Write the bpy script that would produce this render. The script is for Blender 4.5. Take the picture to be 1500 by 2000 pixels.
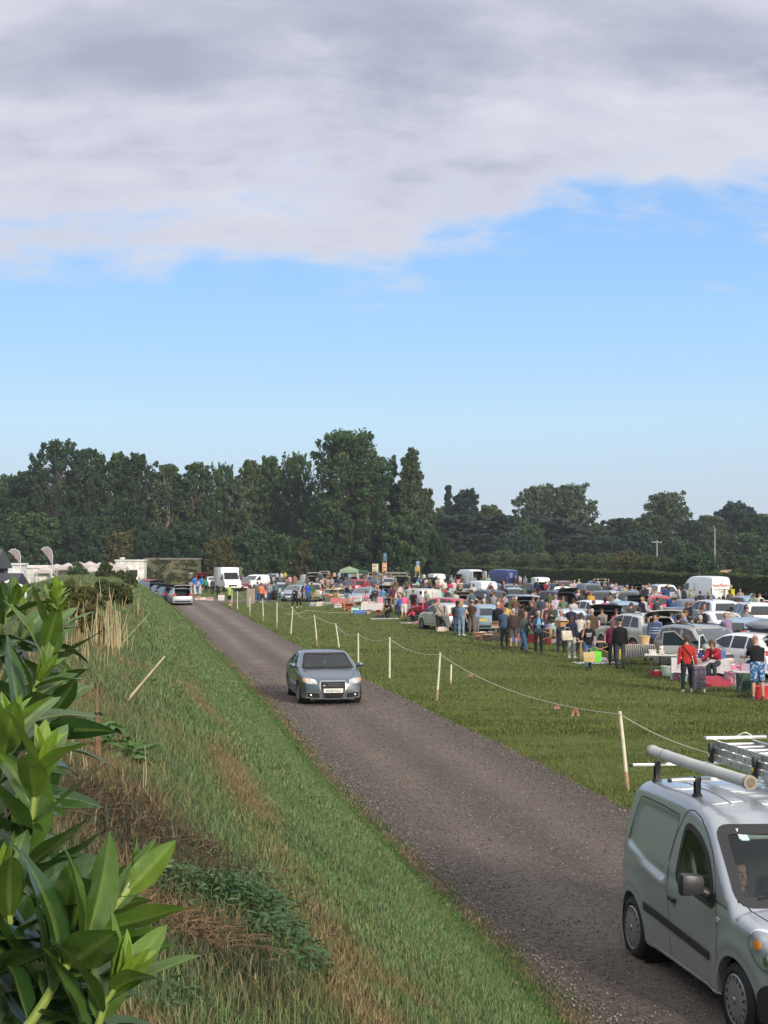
import bpy,bmesh,math,random
import numpy as np
from mathutils import Vector,Matrix,noise
from mathutils.bvhtree import BVHTree
from mathutils.geometry import tessellate_polygon
R=math.radians
rnd=random.Random(7)
S=bpy.context.scene
C=S.collection
for o in list(bpy.data.objects):bpy.data.objects.remove(o)
# ------------------------------------------------------------------ camera
F_PX,CX,CY,HOR,HC=2900.0,750.0,1000.0,1086.0,4.06
PITCH=math.atan((HOR-CY)/F_PX)
cam_d=bpy.data.cameras.new('camera');cam=bpy.data.objects.new('camera',cam_d);C.objects.link(cam)
cam.location=(0,0,HC);cam.rotation_euler=(R(90)+PITCH,0,0)
cam_d.sensor_fit='VERTICAL';cam_d.sensor_height=36.0;cam_d.lens=36.0*F_PX/2000.0
cam_d.clip_start=0.1;cam_d.clip_end=6000
S.camera=cam
S.render.resolution_x=768;S.render.resolution_y=1024
# ------------------------------------------------------------------ light
SUN_EL,SUN_AZ=R(21),R(152)
sd=Vector((math.sin(SUN_AZ)*math.cos(SUN_EL),math.cos(SUN_AZ)*math.cos(SUN_EL),math.sin(SUN_EL)))
sun_d=bpy.data.lights.new('sun','SUN');sun=bpy.data.objects.new('sun',sun_d);C.objects.link(sun)
sun_d.energy=2.7;sun_d.angle=R(9.0);sun_d.color=(1.0,0.86,0.70)
sun.rotation_euler=sd.to_track_quat('Z','Y').to_euler()
S.view_settings.view_transform='Standard';S.view_settings.look='None'
S.view_settings.gamma=1;S.view_settings.exposure=0.42
S.render.engine='CYCLES'
S.cycles.max_bounces=6;S.cycles.transparent_max_bounces=12;S.cycles.volume_bounces=0
# ---- sky: physical sky low down, a cloud deck laid out on a real horizontal plane overhead
W=bpy.data.worlds.new('World');S.world=W;W.use_nodes=True
def build_world():
 nt=W.node_tree;nt.nodes.clear();N=nt.nodes;L=nt.links
 out=N.new('ShaderNodeOutputWorld');bg=N.new('ShaderNodeBackground');L.new(bg.outputs[0],out.inputs[0])
 tc=N.new('ShaderNodeTexCoord')
 sky=N.new('ShaderNodeTexSky');sky.sky_type='NISHITA';sky.sun_disc=False
 sky.sun_elevation=SUN_EL;sky.sun_rotation=SUN_AZ;sky.air_density=1.0;sky.dust_density=0.6;sky.ozone_density=2.0
 def M(op,a,b=None,c=None,clamp=False):
  n=N.new('ShaderNodeMath');n.operation=op;n.use_clamp=clamp
  for i,v in enumerate((a,b,c)):
   if v is None:continue
   if isinstance(v,(int,float)):n.inputs[i].default_value=v
   else:L.new(v,n.inputs[i])
  return n.outputs[0]
 def mix(f,a,b):
  n=N.new('ShaderNodeMix');n.data_type='RGBA';n.clamp_factor=True
  for s,v in((n.inputs[0],f),(n.inputs[6],a),(n.inputs[7],b)):
   if isinstance(v,tuple):s.default_value=(*v,1)
   elif isinstance(v,(int,float)):s.default_value=v
   else:L.new(v,s)
  return n.outputs[2]
 def ramp(f,stops):
  n=N.new('ShaderNodeValToRGB');L.new(f,n.inputs[0]);cr=n.color_ramp
  while len(cr.elements)<len(stops):cr.elements.new(0.5)
  for e,(p,c)in zip(cr.elements,stops):e.position=p;e.color=(*c,1)if isinstance(c,tuple)else(c,c,c,1)
  return n.outputs[0]
 sep=N.new('ShaderNodeSeparateXYZ');L.new(tc.outputs['Generated'],sep.inputs[0])
 x,y,z=sep.outputs
 zc=M('MAXIMUM',z,0.02)
 SK=SKY_SCALE
 grad=ramp(M('MULTIPLY',zc,2.5),[(0.0,(0.43,0.49,0.59)),(0.10,(0.42,0.51,0.63)),(0.22,(0.41,0.59,0.75)),(0.36,(0.31,0.53,0.80)),(0.55,(0.23,0.44,0.78)),(1.0,(0.14,0.30,0.60))])
 vs=N.new('ShaderNodeVectorMath');vs.operation='SCALE';L.new(sky.outputs[0],vs.inputs[0]);vs.inputs[3].default_value=0.10
 clear=mix(0.86,vs.outputs[0],grad)
 zz=M('ADD',zc,0.48)
 u=M('DIVIDE',x,zz);v=M('DIVIDE',y,zz)
 cb=N.new('ShaderNodeCombineXYZ');L.new(u,cb.inputs[0]);L.new(v,cb.inputs[1])
 def nz(scale,det,rough,off,dist=0.0,sc=(1,1,1)):
  mp=N.new('ShaderNodeMapping');mp.inputs['Location'].default_value=off;mp.inputs['Scale'].default_value=sc
  L.new(cb.outputs[0],mp.inputs[0])
  n=N.new('ShaderNodeTexNoise');n.inputs['Scale'].default_value=scale;n.inputs['Detail'].default_value=det
  n.inputs['Roughness'].default_value=rough;n.inputs['Distortion'].default_value=dist;L.new(mp.outputs[0],n.inputs[0]);return n.outputs[0]
 big=nz(3.2,3,0.5,(3.1,1.7,0),0.3)
 fine=nz(11,9,0.6,(0.3,8.2,0),0.2,(.8,1.5,1))
 lump=nz(4.2,7,0.5,(7.3,2.6,0),0.1,(0.7,1.7,1))
 edge=M('ADD',M('MULTIPLY',x,0.055),0.206)
 e=M('MULTIPLY',M('SUBTRACT',z,edge),11.0)
 cov=M('ADD',M('ADD',e,M('MULTIPLY',M('SUBTRACT',fine,0.5),1.7)),M('MULTIPLY',M('SUBTRACT',big,0.5),1.9))
 cov=M('ADD',cov,0.22)
 ss=N.new('ShaderNodeMapRange');ss.interpolation_type='SMOOTHSTEP';L.new(cov,ss.inputs[0]);ss.inputs[1].default_value=-0.10;ss.inputs[2].default_value=0.62
 mask=M('MULTIPLY',ss.outputs[0],0.97)
 shade=M('ADD',M('MULTIPLY',M('SUBTRACT',lump,0.5),3.0),M('ADD',0.42,M('MULTIPLY',e,0.10)))
 shade=M('ADD',shade,M('MULTIPLY',M('SUBTRACT',fine,0.5),1.1))
 thick=N.new('ShaderNodeMapRange');L.new(cov,thick.inputs[0]);thick.inputs[1].default_value=0.1;thick.inputs[2].default_value=1.3
 shade=M('MULTIPLY',shade,thick.outputs[0])
 ccol=ramp(shade,[(0.0,(0.57,0.572,0.63)),(0.3,(0.49,0.50,0.575)),(0.62,(0.395,0.412,0.50)),(1.0,(0.32,0.34,0.43))])
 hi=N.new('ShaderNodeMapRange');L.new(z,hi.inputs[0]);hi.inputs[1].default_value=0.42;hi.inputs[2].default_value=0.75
 ccol=mix(hi.outputs[0],ccol,(1.05,1.04,1.05))  # unseen overhead cloud whitened to raise the neutral ambient light
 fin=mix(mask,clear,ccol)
 g=N.new('ShaderNodeMapRange');L.new(z,g.inputs[0]);g.inputs[1].default_value=-0.03;g.inputs[2].default_value=-0.005
 fin=mix(g.outputs[0],(0.10,0.12,0.07),fin)
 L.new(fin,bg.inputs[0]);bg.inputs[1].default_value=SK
SKY_SCALE=1.0
build_world()
# ------------------------------------------------------------------ helpers
def G(px,py,z=0.0):
 """ground point (x, y) seen at photograph pixel px, py"""
 dx=(px-CX)/F_PX;dz=-(py-CY)/F_PX
 d=Vector((dx,math.cos(PITCH)-dz*math.sin(PITCH),math.sin(PITCH)+dz*math.cos(PITCH)))
 t=(z-HC)/d.z
 return d.x*t,d.y*t
def XD(px,d):
 return(px-CX)/F_PX*d
def ZD(py,d):
 return HC+(HOR-py)/F_PX*d
def tag(o,label=None,cat=None,group=None,kind=None):
 if label:o['label']=label
 if cat:o['category']=cat
 if group:o['group']=group
 if kind:o['kind']=kind
 return o
def empty(name,loc,rz=0,label=None,cat=None,group=None):
 o=bpy.data.objects.new(name,None);C.objects.link(o);o.location=loc;o.rotation_euler=(0,0,rz);o.empty_display_size=.1
 return tag(o,label,cat,group)
def link(name,me,parent=None,mat=None):
 o=bpy.data.objects.new(name,me);C.objects.link(o)
 if parent:o.parent=parent
 if mat:setmat(o,mat)
 return o
def setmat(o,mat,i=0):
 if i>=len(o.material_slots):o.data.materials.append(mat);return
 o.material_slots[i].link='OBJECT';o.material_slots[i].material=mat
def bm_mesh(bm,mat=None,smooth=True,name='m'):
 bmesh.ops.recalc_face_normals(bm,faces=bm.faces)
 me=bpy.data.meshes.new(name);bm.to_mesh(me);bm.free()
 if smooth:
  me.polygons.foreach_set('use_smooth',[True]*len(me.polygons))
  me.set_sharp_from_angle(angle=R(38))
 for m in(mat if isinstance(mat,(list,tuple))else[mat]if mat else[]):me.materials.append(m)
 return me
def np_mesh(name,verts,faces,mat=None,fcol=None,vcol=None,smooth=False):
 """verts (n,3), faces (m,k) arrays"""
 me=bpy.data.meshes.new(name);n=len(verts);m,k=faces.shape
 me.vertices.add(n);me.vertices.foreach_set('co',np.asarray(verts,dtype=np.float32).ravel())
 me.loops.add(m*k);me.loops.foreach_set('vertex_index',faces.astype(np.int32).ravel())
 me.polygons.add(m);me.polygons.foreach_set('loop_start',np.arange(0,m*k,k,dtype=np.int32))
 me.update(calc_edges=True)
 if smooth:me.polygons.foreach_set('use_smooth',np.ones(m,dtype=bool))
 if fcol is not None:
  a=me.color_attributes.new('Col','FLOAT_COLOR','POINT')
  a.data.foreach_set('color',np.concatenate([fcol,np.ones((n,1))],axis=1).astype(np.float32).ravel())
 for mm in(mat if isinstance(mat,(list,tuple))else[mat]if mat else[]):me.materials.append(mm)
 return me
def box(bm,x0,x1,y0,y1,z0,z1,bev=0.0,M=None,mi=0):
 r=bmesh.ops.create_cube(bm,size=1);vs=r['verts']
 for v in vs:v.co=Vector(((x0+x1)/2+v.co.x*(x1-x0),(y0+y1)/2+v.co.y*(y1-y0),(z0+z1)/2+v.co.z*(z1-z0)))
 fs=list({f for v in vs for f in v.link_faces})
 for f in fs:f.material_index=mi
 if bev:
  es=list({e for v in vs for e in v.link_edges})
  rr=bmesh.ops.bevel(bm,geom=es,offset=bev,segments=2,affect='EDGES',profile=.6)
  vs=list({v for v in rr['verts']}|{v for v in vs if v.is_valid})
 if M is not None:
  for v in vs:v.co=M@v.co
 return vs
def tube(bm,pts,rad,n=8,caps=True,mi=0):
 """tapered tube through pts"""
 pts=[Vector(p)for p in pts]
 if isinstance(rad,(int,float)):rad=[rad]*len(pts)
 rings=[];prev=None
 for i,p in enumerate(pts):
  d=(pts[min(i+1,len(pts)-1)]-pts[max(i-1,0)]).normalized()
  if prev is None:
   a=d.orthogonal().normalized()
  else:
   a=(prev-d*prev.dot(d));a=a.normalized()if a.length>1e-6 else d.orthogonal().normalized()
  prev=a;b=d.cross(a)
  rings.append([bm.verts.new(p+(a*math.cos(2*math.pi*k/n)+b*math.sin(2*math.pi*k/n))*rad[i])for k in range(n)])
 for i in range(len(rings)-1):
  for k in range(n):
   f=bm.faces.new((rings[i][k],rings[i][(k+1)%n],rings[i+1][(k+1)%n],rings[i+1][k]));f.material_index=mi
 if caps:
  for rr in(rings[0][::-1],rings[-1]):
   try:bm.faces.new(rr).material_index=mi
   except ValueError:pass
def lathe(bm,prof,axis='Z',n=24,M=None,mi=0,close=False):
 rings=[]
 for r,h in prof:
  ring=[]
  for k in range(n):
   a=2*math.pi*k/n;c,s=r*math.cos(a),r*math.sin(a)
   p=Vector((c,s,h))if axis=='Z' else(Vector((c,h,s))if axis=='Y' else Vector((h,c,s)))
   ring.append(bm.verts.new(M@p if M is not None else p))
  rings.append(ring)
 pairs=list(zip(rings[:-1],rings[1:]))+([(rings[-1],rings[0])]if close else[])
 for a,b in pairs:
  for k in range(n):
   bm.faces.new((a[k],a[(k+1)%n],b[(k+1)%n],b[k])).material_index=mi
 if not close:
  for rr in(rings[0][::-1],rings[-1]):
   bm.faces.new(rr).material_index=mi
def ell(bm,c,r,M=None,seg=12,rings=8,mi=0):
 rr=bmesh.ops.create_uvsphere(bm,u_segments=seg,v_segments=rings,radius=1)
 for v in rr['verts']:
  v.co=Vector((v.co.x*r[0],v.co.y*r[1],v.co.z*r[2]))
  if M is not None:v.co=M@v.co
  v.co+=Vector(c)
 for f in{f for v in rr['verts']for f in v.link_faces}:f.material_index=mi
 return rr['verts']
def prism(bm,pts,h,M=None,mi=0):
 """pts: list of (x,y) extruded from z=0 to z=h"""
 lo=[bm.verts.new((x,y,0))for x,y in pts];hi=[bm.verts.new((x,y,h))for x,y in pts]
 n=len(pts)
 for f in[bm.faces.new(lo[::-1]),bm.faces.new(hi)]+[bm.faces.new((lo[i],lo[(i+1)%n],hi[(i+1)%n],hi[i]))for i in range(n)]:f.material_index=mi
 if M is not None:
  for v in lo+hi:v.co=M@v.co
 return lo+hi
def text_mesh(txt,size,mat,depth=0.002,align='CENTER'):
 cu=bpy.data.curves.new('t','FONT');cu.body=txt;cu.size=size;cu.extrude=depth;cu.align_x=align;cu.align_y='CENTER';cu.resolution_u=3
 o=bpy.data.objects.new('t',cu);C.objects.link(o)
 dg=bpy.context.evaluated_depsgraph_get();me=bpy.data.meshes.new_from_object(o.evaluated_get(dg))
 bpy.data.objects.remove(o);me.materials.clear();me.materials.append(mat);return me
_rs=np.random.RandomState(5);_tab=_rs.rand(256,256)
def vn(x,y,s=1.0,o=0):
 x=np.asarray(x)*s+17.3*o;y=np.asarray(y)*s+9.1*o
 xi=np.floor(x).astype(int);yi=np.floor(y).astype(int);fx=x-xi;fy=y-yi
 fx=fx*fx*(3-2*fx);fy=fy*fy*(3-2*fy)
 a=_tab[xi%256,yi%256];b=_tab[(xi+1)%256,yi%256];c=_tab[xi%256,(yi+1)%256];d=_tab[(xi+1)%256,(yi+1)%256]
 return(a*(1-fx)+b*fx)*(1-fy)+(c*(1-fx)+d*fx)*fy
def fbm(x,y,s=1.0,o=0,n=4):
 t=0;a=.5;k=0
 for i in range(n):t=t+a*vn(x,y,s*2**i,o+i);k+=a;a*=.55
 return t/k
 # ------------------------------------------------------------------ materials
MATS={}
def newmat(name):
 m=bpy.data.materials.new(name);m.use_nodes=True;nt=m.node_tree
 return m,nt,nt.nodes['Principled BSDF']
def simple(name,col,rough=.6,metal=0.0,coat=0.0,var=0.12,nscale=9.0,bump=0.0,spec=.5,sheen=0.0,trans=0.0):
 if name in MATS:return MATS[name]
 m,nt,p=newmat(name)
 p.inputs['Roughness'].default_value=rough;p.inputs['Metallic'].default_value=metal
 p.inputs['Coat Weight'].default_value=coat;p.inputs['Coat Roughness'].default_value=.06
 p.inputs['Specular IOR Level'].default_value=spec;p.inputs['Sheen Weight'].default_value=sheen
 tc=nt.nodes.new('ShaderNodeTexCoord');n=nt.nodes.new('ShaderNodeTexNoise');n.inputs['Scale'].default_value=nscale;n.inputs['Detail'].default_value=3
 nt.links.new(tc.outputs['Object'],n.inputs[0])
 mr=nt.nodes.new('ShaderNodeMapRange');nt.links.new(n.outputs[0],mr.inputs[0]);mr.inputs[1].default_value=.3;mr.inputs[2].default_value=.7
 mr.inputs[3].default_value=1-var;mr.inputs[4].default_value=1+var
 hs=nt.nodes.new('ShaderNodeHueSaturation');hs.inputs['Color'].default_value=(*col,1);nt.links.new(mr.outputs[0],hs.inputs['Value'])
 nt.links.new(hs.outputs[0],p.inputs['Base Color'])
 if bump:
  b=nt.nodes.new('ShaderNodeBump');b.inputs['Strength'].default_value=bump;b.inputs['Distance'].default_value=.02
  nt.links.new(n.outputs[0],b.inputs['Height']);nt.links.new(b.outputs[0],p.inputs['Normal'])
 MATS[name]=m;return m
def cloth(col):return simple('cloth_%d_%d_%d'%tuple(int(c*255)for c in col),col,.85,var=.14,nscale=14,bump=.25,spec=.2)
def paint(col,metal=.35,rough=.32):
 return simple('paint_%d_%d_%d'%tuple(int(c*255)for c in col),col,rough,metal,.7,var=.04,nscale=3)
BLACK=simple('black_rubber',(.012,.012,.013),.75,var=.2,nscale=30)
TRIM=simple('black_plastic',(.022,.023,.025),.5,var=.15,nscale=40,bump=.05)
GLASSD=simple('dark_glass',(.012,.018,.022),.06,var=.0,spec=.8)
GLASSB=simple('tinted_glass',(.03,.05,.065),.05,var=.0,spec=1.0)
CHROME=simple('chrome',(.7,.71,.72),.15,1.0,var=.03)
ALU=simple('aluminium',(.62,.64,.66),.34,.9,var=.12,nscale=25)
RIM=simple('alloy_rim',(.45,.46,.48),.35,.8,var=.1)
LAMPR=simple('tail_lamp',(.45,.02,.02),.12,coat=.8,var=.2,nscale=20)
LAMPC=simple('head_lamp',(.62,.64,.66),.12,.3,.8,var=.3,nscale=25)
AMBER=simple('indicator',(.75,.27,.05),.2,coat=.5,var=.2)
PLATEY=simple('plate_yellow',(.72,.52,.05),.5,var=.05)
PLATEW=simple('plate_white',(.75,.74,.70),.5,var=.05)
SKIN=simple('skin',(.48,.27,.19),.6,var=.08)
WHITE=simple('white_plastic',(.72,.72,.70),.5,var=.05)
CARD=simple('cardboard',(.42,.25,.12),.8,var=.12)
WOODP=simple('bare_wood',(.40,.27,.15),.75,var=.25,nscale=12,bump=.2)
INTER=simple('boot_liner',(.018,.018,.02),.85,var=.3)
# ================================================================== GROUND
EDGE0,EDGEK=4.2,.175
def edge_l(y):return EDGE0-EDGEK*np.asarray(y)+.22*(vn(y,0*np.asarray(y),.09,3)-.5)-.35*np.exp(-((np.asarray(y)-28)/12.)**2)
def edge_r(y):return 8.2-EDGEK*np.asarray(y)+.35*(vn(y,0*np.asarray(y),.07,6)-.5)-.35*np.exp(-((np.asarray(y)-55)/25.)**2)
BANK_END=128.
def bank_z(t,s):
 """t: distance left of the track edge, s: distance ahead"""
 t=np.asarray(t,float);s=np.asarray(s,float)
 h=2.72+.25*(fbm(s,t*.3,.05,9)-.5)*2
 k=np.clip((t-.15)/4.6,0,1);up=k*(1-.16*np.sin(k*math.pi*.5)**4)/.84
 up=np.where(k<1,np.minimum(up,1)*(1-np.exp(-t.clip(0)*2.2)),1)
 up=np.clip(up,0,1);up=up-.04*np.clip((up-.8)/.2,0,1)**2
 down=np.clip((11.5-t)/3.4,0,1);down=down*down*(3-2*down)
 end=np.clip((BANK_END-s)/9.,0,1);end=end*end*(3-2*end)
 z=h*up*down*end
 bump=.16*(fbm(s,t,.8,2)-.5)+.07*(fbm(s,t,3.2,4)-.5)
 return z+bump*np.clip(t/.8,0,1)*np.clip(z*3,0,1)*(.35+.65*np.clip((t-2.2)/1.5,0,1))+.012
def bank_xy(t,s):
 return EDGE0-EDGEK*s-t/.985,s
def bank_at(x,y):
 t=(EDGE0-EDGEK*y-x)*.985
 return float(bank_z(t,y))if t>0 else 0.0
def GB(px,py,dz=0.0):
 """first point of the bank or field seen at pixel"""
 dx=(px-CX)/F_PX;q=-(py-CY)/F_PX
 d=Vector((dx,math.cos(PITCH)-q*math.sin(PITCH),math.sin(PITCH)+q*math.cos(PITCH)))
 k=1.0
 while k<400:
  p=Vector((0,0,HC))+d*k
  if p.z-dz<=max(bank_at(p.x,p.y),0):return p
  k+=.03+k*.002
 return p
def ground_mat(name,cols,scale,bump=.5,extra=None,rough=.95):
 m,nt,p=newmat(name);N=nt.nodes;L=nt.links
 tc=N.new('ShaderNodeTexCoord')
 def nz(s,d=6,r=.6,sc=(1,1,1),rot=0):
  mp=N.new('ShaderNodeMapping');mp.inputs['Scale'].default_value=sc;mp.inputs['Rotation'].default_value=(0,0,rot);L.new(tc.outputs['Object'],mp.inputs[0])
  n=N.new('ShaderNodeTexNoise');n.inputs['Scale'].default_value=s;n.inputs['Detail'].default_value=d;n.inputs['Roughness'].default_value=r;L.new(mp.outputs[0],n.inputs[0]);return n
 a=nz(scale,8,.65);r=N.new('ShaderNodeValToRGB');L.new(a.outputs[0],r.inputs[0])
 st=cols;cr=r.color_ramp
 while len(cr.elements)<len(st):cr.elements.new(.5)
 for e,(pos,c)in zip(cr.elements,st):e.position=pos;e.color=(*c,1)
 col=r.outputs[0]
 if extra:col=extra(nt,tc,nz,col)
 L.new(col,p.inputs['Base Color']);p.inputs['Roughness'].default_value=rough;p.inputs['Specular IOR Level'].default_value=.15
 f=nz(scale*9,5,.7);b=N.new('ShaderNodeBump');b.inputs['Strength'].default_value=bump;b.inputs['Distance'].default_value=.05
 L.new(f.outputs[0],b.inputs['Height']);L.new(b.outputs[0],p.inputs['Normal'])
 return m
def mixrgb(nt,f,a,b,mode='MIX'):
 n=nt.nodes.new('ShaderNodeMix');n.data_type='RGBA';n.blend_type=mode;n.clamp_factor=True
 for s,v in((n.inputs[0],f),(n.inputs[6],a),(n.inputs[7],b)):
  if isinstance(v,tuple):s.default_value=(*v,1)
  elif isinstance(v,(int,float)):s.default_value=v
  else:nt.links.new(v,s)
 return n.outputs[2]
def mrange(nt,v,a,b,c=0.,d=1.):
 n=nt.nodes.new('ShaderNodeMapRange');nt.links.new(v,n.inputs[0])
 for i,q in enumerate((a,b,c,d)):n.inputs[i+1].default_value=q
 return n.outputs[0]
def field_extra(nt,tc,nz,col):
 big=nz(.12,4,.6);col=mixrgb(nt,mrange(nt,big.outputs[0],.42,.62),col,(.085,.105,.030))
 st=nz(1.1,7,.7,(.35,1.9,1),.18);col=mixrgb(nt,mrange(nt,st.outputs[0],.5,.68,0,.62),col,(.034,.058,.014))
 d=nz(14,3,.6);col=mixrgb(nt,mrange(nt,d.outputs[0],.62,.75,0,.5),col,(.16,.15,.06))
 return col
M_FIELD=ground_mat('meadow',[(.3,(.062,.088,.020)),(.5,(.096,.124,.028)),(.7,(.132,.150,.046))],1.7,.8,field_extra)
def road_extra(nt,tc,nz,col):
 vo=nt.nodes.new('ShaderNodeTexVoronoi');vo.inputs['Scale'].default_value=42;nt.links.new(tc.outputs['Object'],vo.inputs[0])
 sp=nt.nodes.new('ShaderNodeSeparateColor');nt.links.new(vo.outputs['Color'],sp.inputs[0])
 col=mixrgb(nt,mrange(nt,sp.outputs[0],.68,.90,0,.6),col,(.30,.265,.235))
 col=mixrgb(nt,mrange(nt,sp.outputs[1],.70,.95,0,.7),col,(.060,.054,.052))
 at=nt.nodes.new('ShaderNodeAttribute');at.attribute_name='Col'
 s2=nt.nodes.new('ShaderNodeSeparateColor');nt.links.new(at.outputs['Color'],s2.inputs[0])
 col=mixrgb(nt,s2.outputs[0],col,(.29,.245,.20))
 col=mixrgb(nt,s2.outputs[1],col,(.120,.100,.088))
 return col
M_ROAD=ground_mat('gravel',[(.28,(.110,.096,.088)),(.5,(.162,.135,.119)),(.72,(.230,.196,.174))],9,1.0,road_extra)
M_ATTR,_nt,_p=newmat('grass_blades')
_a=_nt.nodes.new('ShaderNodeAttribute');_a.attribute_name='Col';_nt.links.new(_a.outputs['Color'],_p.inputs['Base Color']);_p.inputs['Roughness'].default_value=.75;_p.inputs['Specular IOR Level'].default_value=.25
M_BANK,_nt,_p=newmat('bank_soil')
_a=_nt.nodes.new('ShaderNodeAttribute');_a.attribute_name='Col'
_tc=_nt.nodes.new('ShaderNodeTexCoord');_n=_nt.nodes.new('ShaderNodeTexNoise');_n.inputs['Scale'].default_value=11;_n.inputs['Detail'].default_value=7;_n.inputs['Roughness'].default_value=.7
_nt.links.new(_tc.outputs['Object'],_n.inputs[0])
_c=mixrgb(_nt,.8,_a.outputs['Color'],mixrgb(_nt,mrange(_nt,_n.outputs[0],.35,.65),(.35,.35,.35),(1.2,1.2,1.2)),'MULTIPLY')
_nt.links.new(_c,_p.inputs['Base Color']);_p.inputs['Roughness'].default_value=.95;_p.inputs['Specular IOR Level'].default_value=.1
_b=_nt.nodes.new('ShaderNodeBump');_b.inputs['Strength'].default_value=1;_b.inputs['Distance'].default_value=.08;_nt.links.new(_n.outputs[0],_b.inputs['Height']);_nt.links.new(_b.outputs[0],_p.inputs['Normal'])
# --- field: one sheet to the horizon
bm=bmesh.new()
vs=[bm.verts.new(p)for p in((-2500,-60,0),(2500,-60,0),(2500,5000,0),(-2500,5000,0))];bm.faces.new(vs)
fld=link('ground',bm_mesh(bm,M_FIELD,False));tag(fld,kind='structure')
# --- track
def grid_mesh(name,X,Y,Z,mat,col=None,smooth=True):
 a,b=X.shape;v=np.stack([X.ravel(),Y.ravel(),Z.ravel()],1)
 i=np.arange(a*b).reshape(a,b);f=np.stack([i[:-1,:-1],i[:-1,1:],i[1:,1:],i[1:,:-1]],-1).reshape(-1,4)
 return np_mesh(name,v,f,mat,col,smooth=smooth)
ys=np.concatenate([np.arange(-6,45,.16),np.arange(45,132,.6)]);us=np.linspace(0,1,36)
Y,U=np.meshgrid(ys,us,indexing='ij')
jl=.10*(vn(Y,U*0,2.1,1)-.5)*2;jr=.12*(vn(Y,U*0,1.7,2)-.5)*2
XL=edge_l(Y)+jl;XR=edge_r(Y)+jr;X=XL+(XR-XL)*U
Z=.006+.02*np.sin(np.clip(U,0,1)*math.pi)**.5+.012*fbm(X,Y,3,1)
lane=np.exp(-((U-.27+.04*(vn(Y,U,.2,8)-.5))/.085)**2)+np.exp(-((U-.68+.04*(vn(Y,U,.2,7)-.5))/.10)**2)
lane=np.clip(lane*(.25+1.1*fbm(X,Y,.5,5)**1.5),0,1)*.75
Z=Z-.012*lane
dk=np.clip((np.exp(-((U-.48)/.07)**2)+np.exp(-((U-.97)/.07)**2)+.7*np.exp(-(U/.06)**2))*(fbm(X,Y,1.2,3)*1.4-.2),0,1)*.6
col=np.stack([lane.ravel(),dk.ravel(),0*dk.ravel()],1)
rd=link('gravel_track',grid_mesh('gravel_track',X,Y,Z,M_ROAD,col));tag(rd,kind='structure')
bm=bmesh.new()
pl=[(-60,129),(-60,137.5),(-19,139.5),(-10,137.5),(3,136),(3,135.2),(-9.5,134),(-14.0,128.5),(-19.5,128.5),(-24,130)]
f=bm.faces.new([bm.verts.new((x,y,.014))for x,y in pl]);
ct=link('cross_track',bm_mesh(bm,M_ROAD,False));tag(ct,kind='structure')
# --- bank
def bank_color(t,s):
 n1=fbm(s,t*1.8,.45,3);n2=fbm(s,t,1.6,6);n3=fbm(s,t,6,1)
 g1=np.array([.108,.172,.064]);g2=np.array([.080,.136,.045]);dry=np.array([.190,.130,.062]);wd=np.array([.100,.138,.058]);dk=np.array([.030,.022,.016]);gv=np.array([.055,.110,.026])
 def mx(a,b,f):return a*(1-f[...,None])+b*f[...,None]
 c=mx(np.broadcast_to(g1,t.shape+(3,)),np.broadcast_to(g2,t.shape+(3,)),np.clip((n2-.35)*2.2,0,1))
 verge=np.clip(1-(t-.5)/.5,0,1);c=mx(c,gv,verge*.8)
 crest=np.clip((t-3.3)/.7,0,1)
 c=mx(c,wd,crest*.7)
 strip=np.exp(-((t-3.0-.25*(n1-.5))/.24)**2)*np.clip((n1-.36)*3.4,0,1)*np.clip((48-s)/18,0,1)
 c=mx(c,dry,np.clip(strip*.9,0,.8))
 p2=crest*np.clip((n2*.5+n1*.5-.50)*6,0,1)*np.clip((60-s)/25,.25,1);c=mx(c,dry,np.clip(p2,0,.7))
 near=np.clip((11-s)/4,0,1)*np.clip((t-1.9)/.6,0,1);c=mx(c,dry,np.clip(near*(n2*2.4-.85),0,.75))
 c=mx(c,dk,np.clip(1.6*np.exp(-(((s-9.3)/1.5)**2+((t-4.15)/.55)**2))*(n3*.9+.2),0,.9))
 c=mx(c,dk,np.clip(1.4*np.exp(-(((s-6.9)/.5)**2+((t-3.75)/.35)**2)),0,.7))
 far=np.clip((s-30)/40,0,1)*np.clip(1-np.abs(t-1.7)/.5,0,1)*np.clip((n1-.35)*3,0,1);c=mx(c,np.array([.075,.062,.034]),far*.7)
 soil=np.exp(-((t-.08)/.16)**2)*np.clip(n2*2-.35,0,1);c=mx(c,np.array([.20,.15,.095]),soil)
 return c
ss=np.concatenate([np.arange(-4,30,.09),np.arange(30,131,.35)]);ts=np.concatenate([np.arange(-.12,5.2,.09),np.arange(5.2,12.2,.22)])
Sg,T=np.meshgrid(ss,ts,indexing='ij');Zb=bank_z(T,Sg);Zb[:,0]=-.01
Xb,Yb=bank_xy(T,Sg);Xb=Xb+(edge_l(Sg)-(EDGE0-EDGEK*Sg))*np.clip(1-T/2,0,1)
bc=bank_color(T,Sg).reshape(-1,3)*.8
bk=link('grass_bank',grid_mesh('grass_bank',Xb,Yb,Zb,M_BANK,bc));tag(bk,kind='structure')
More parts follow.
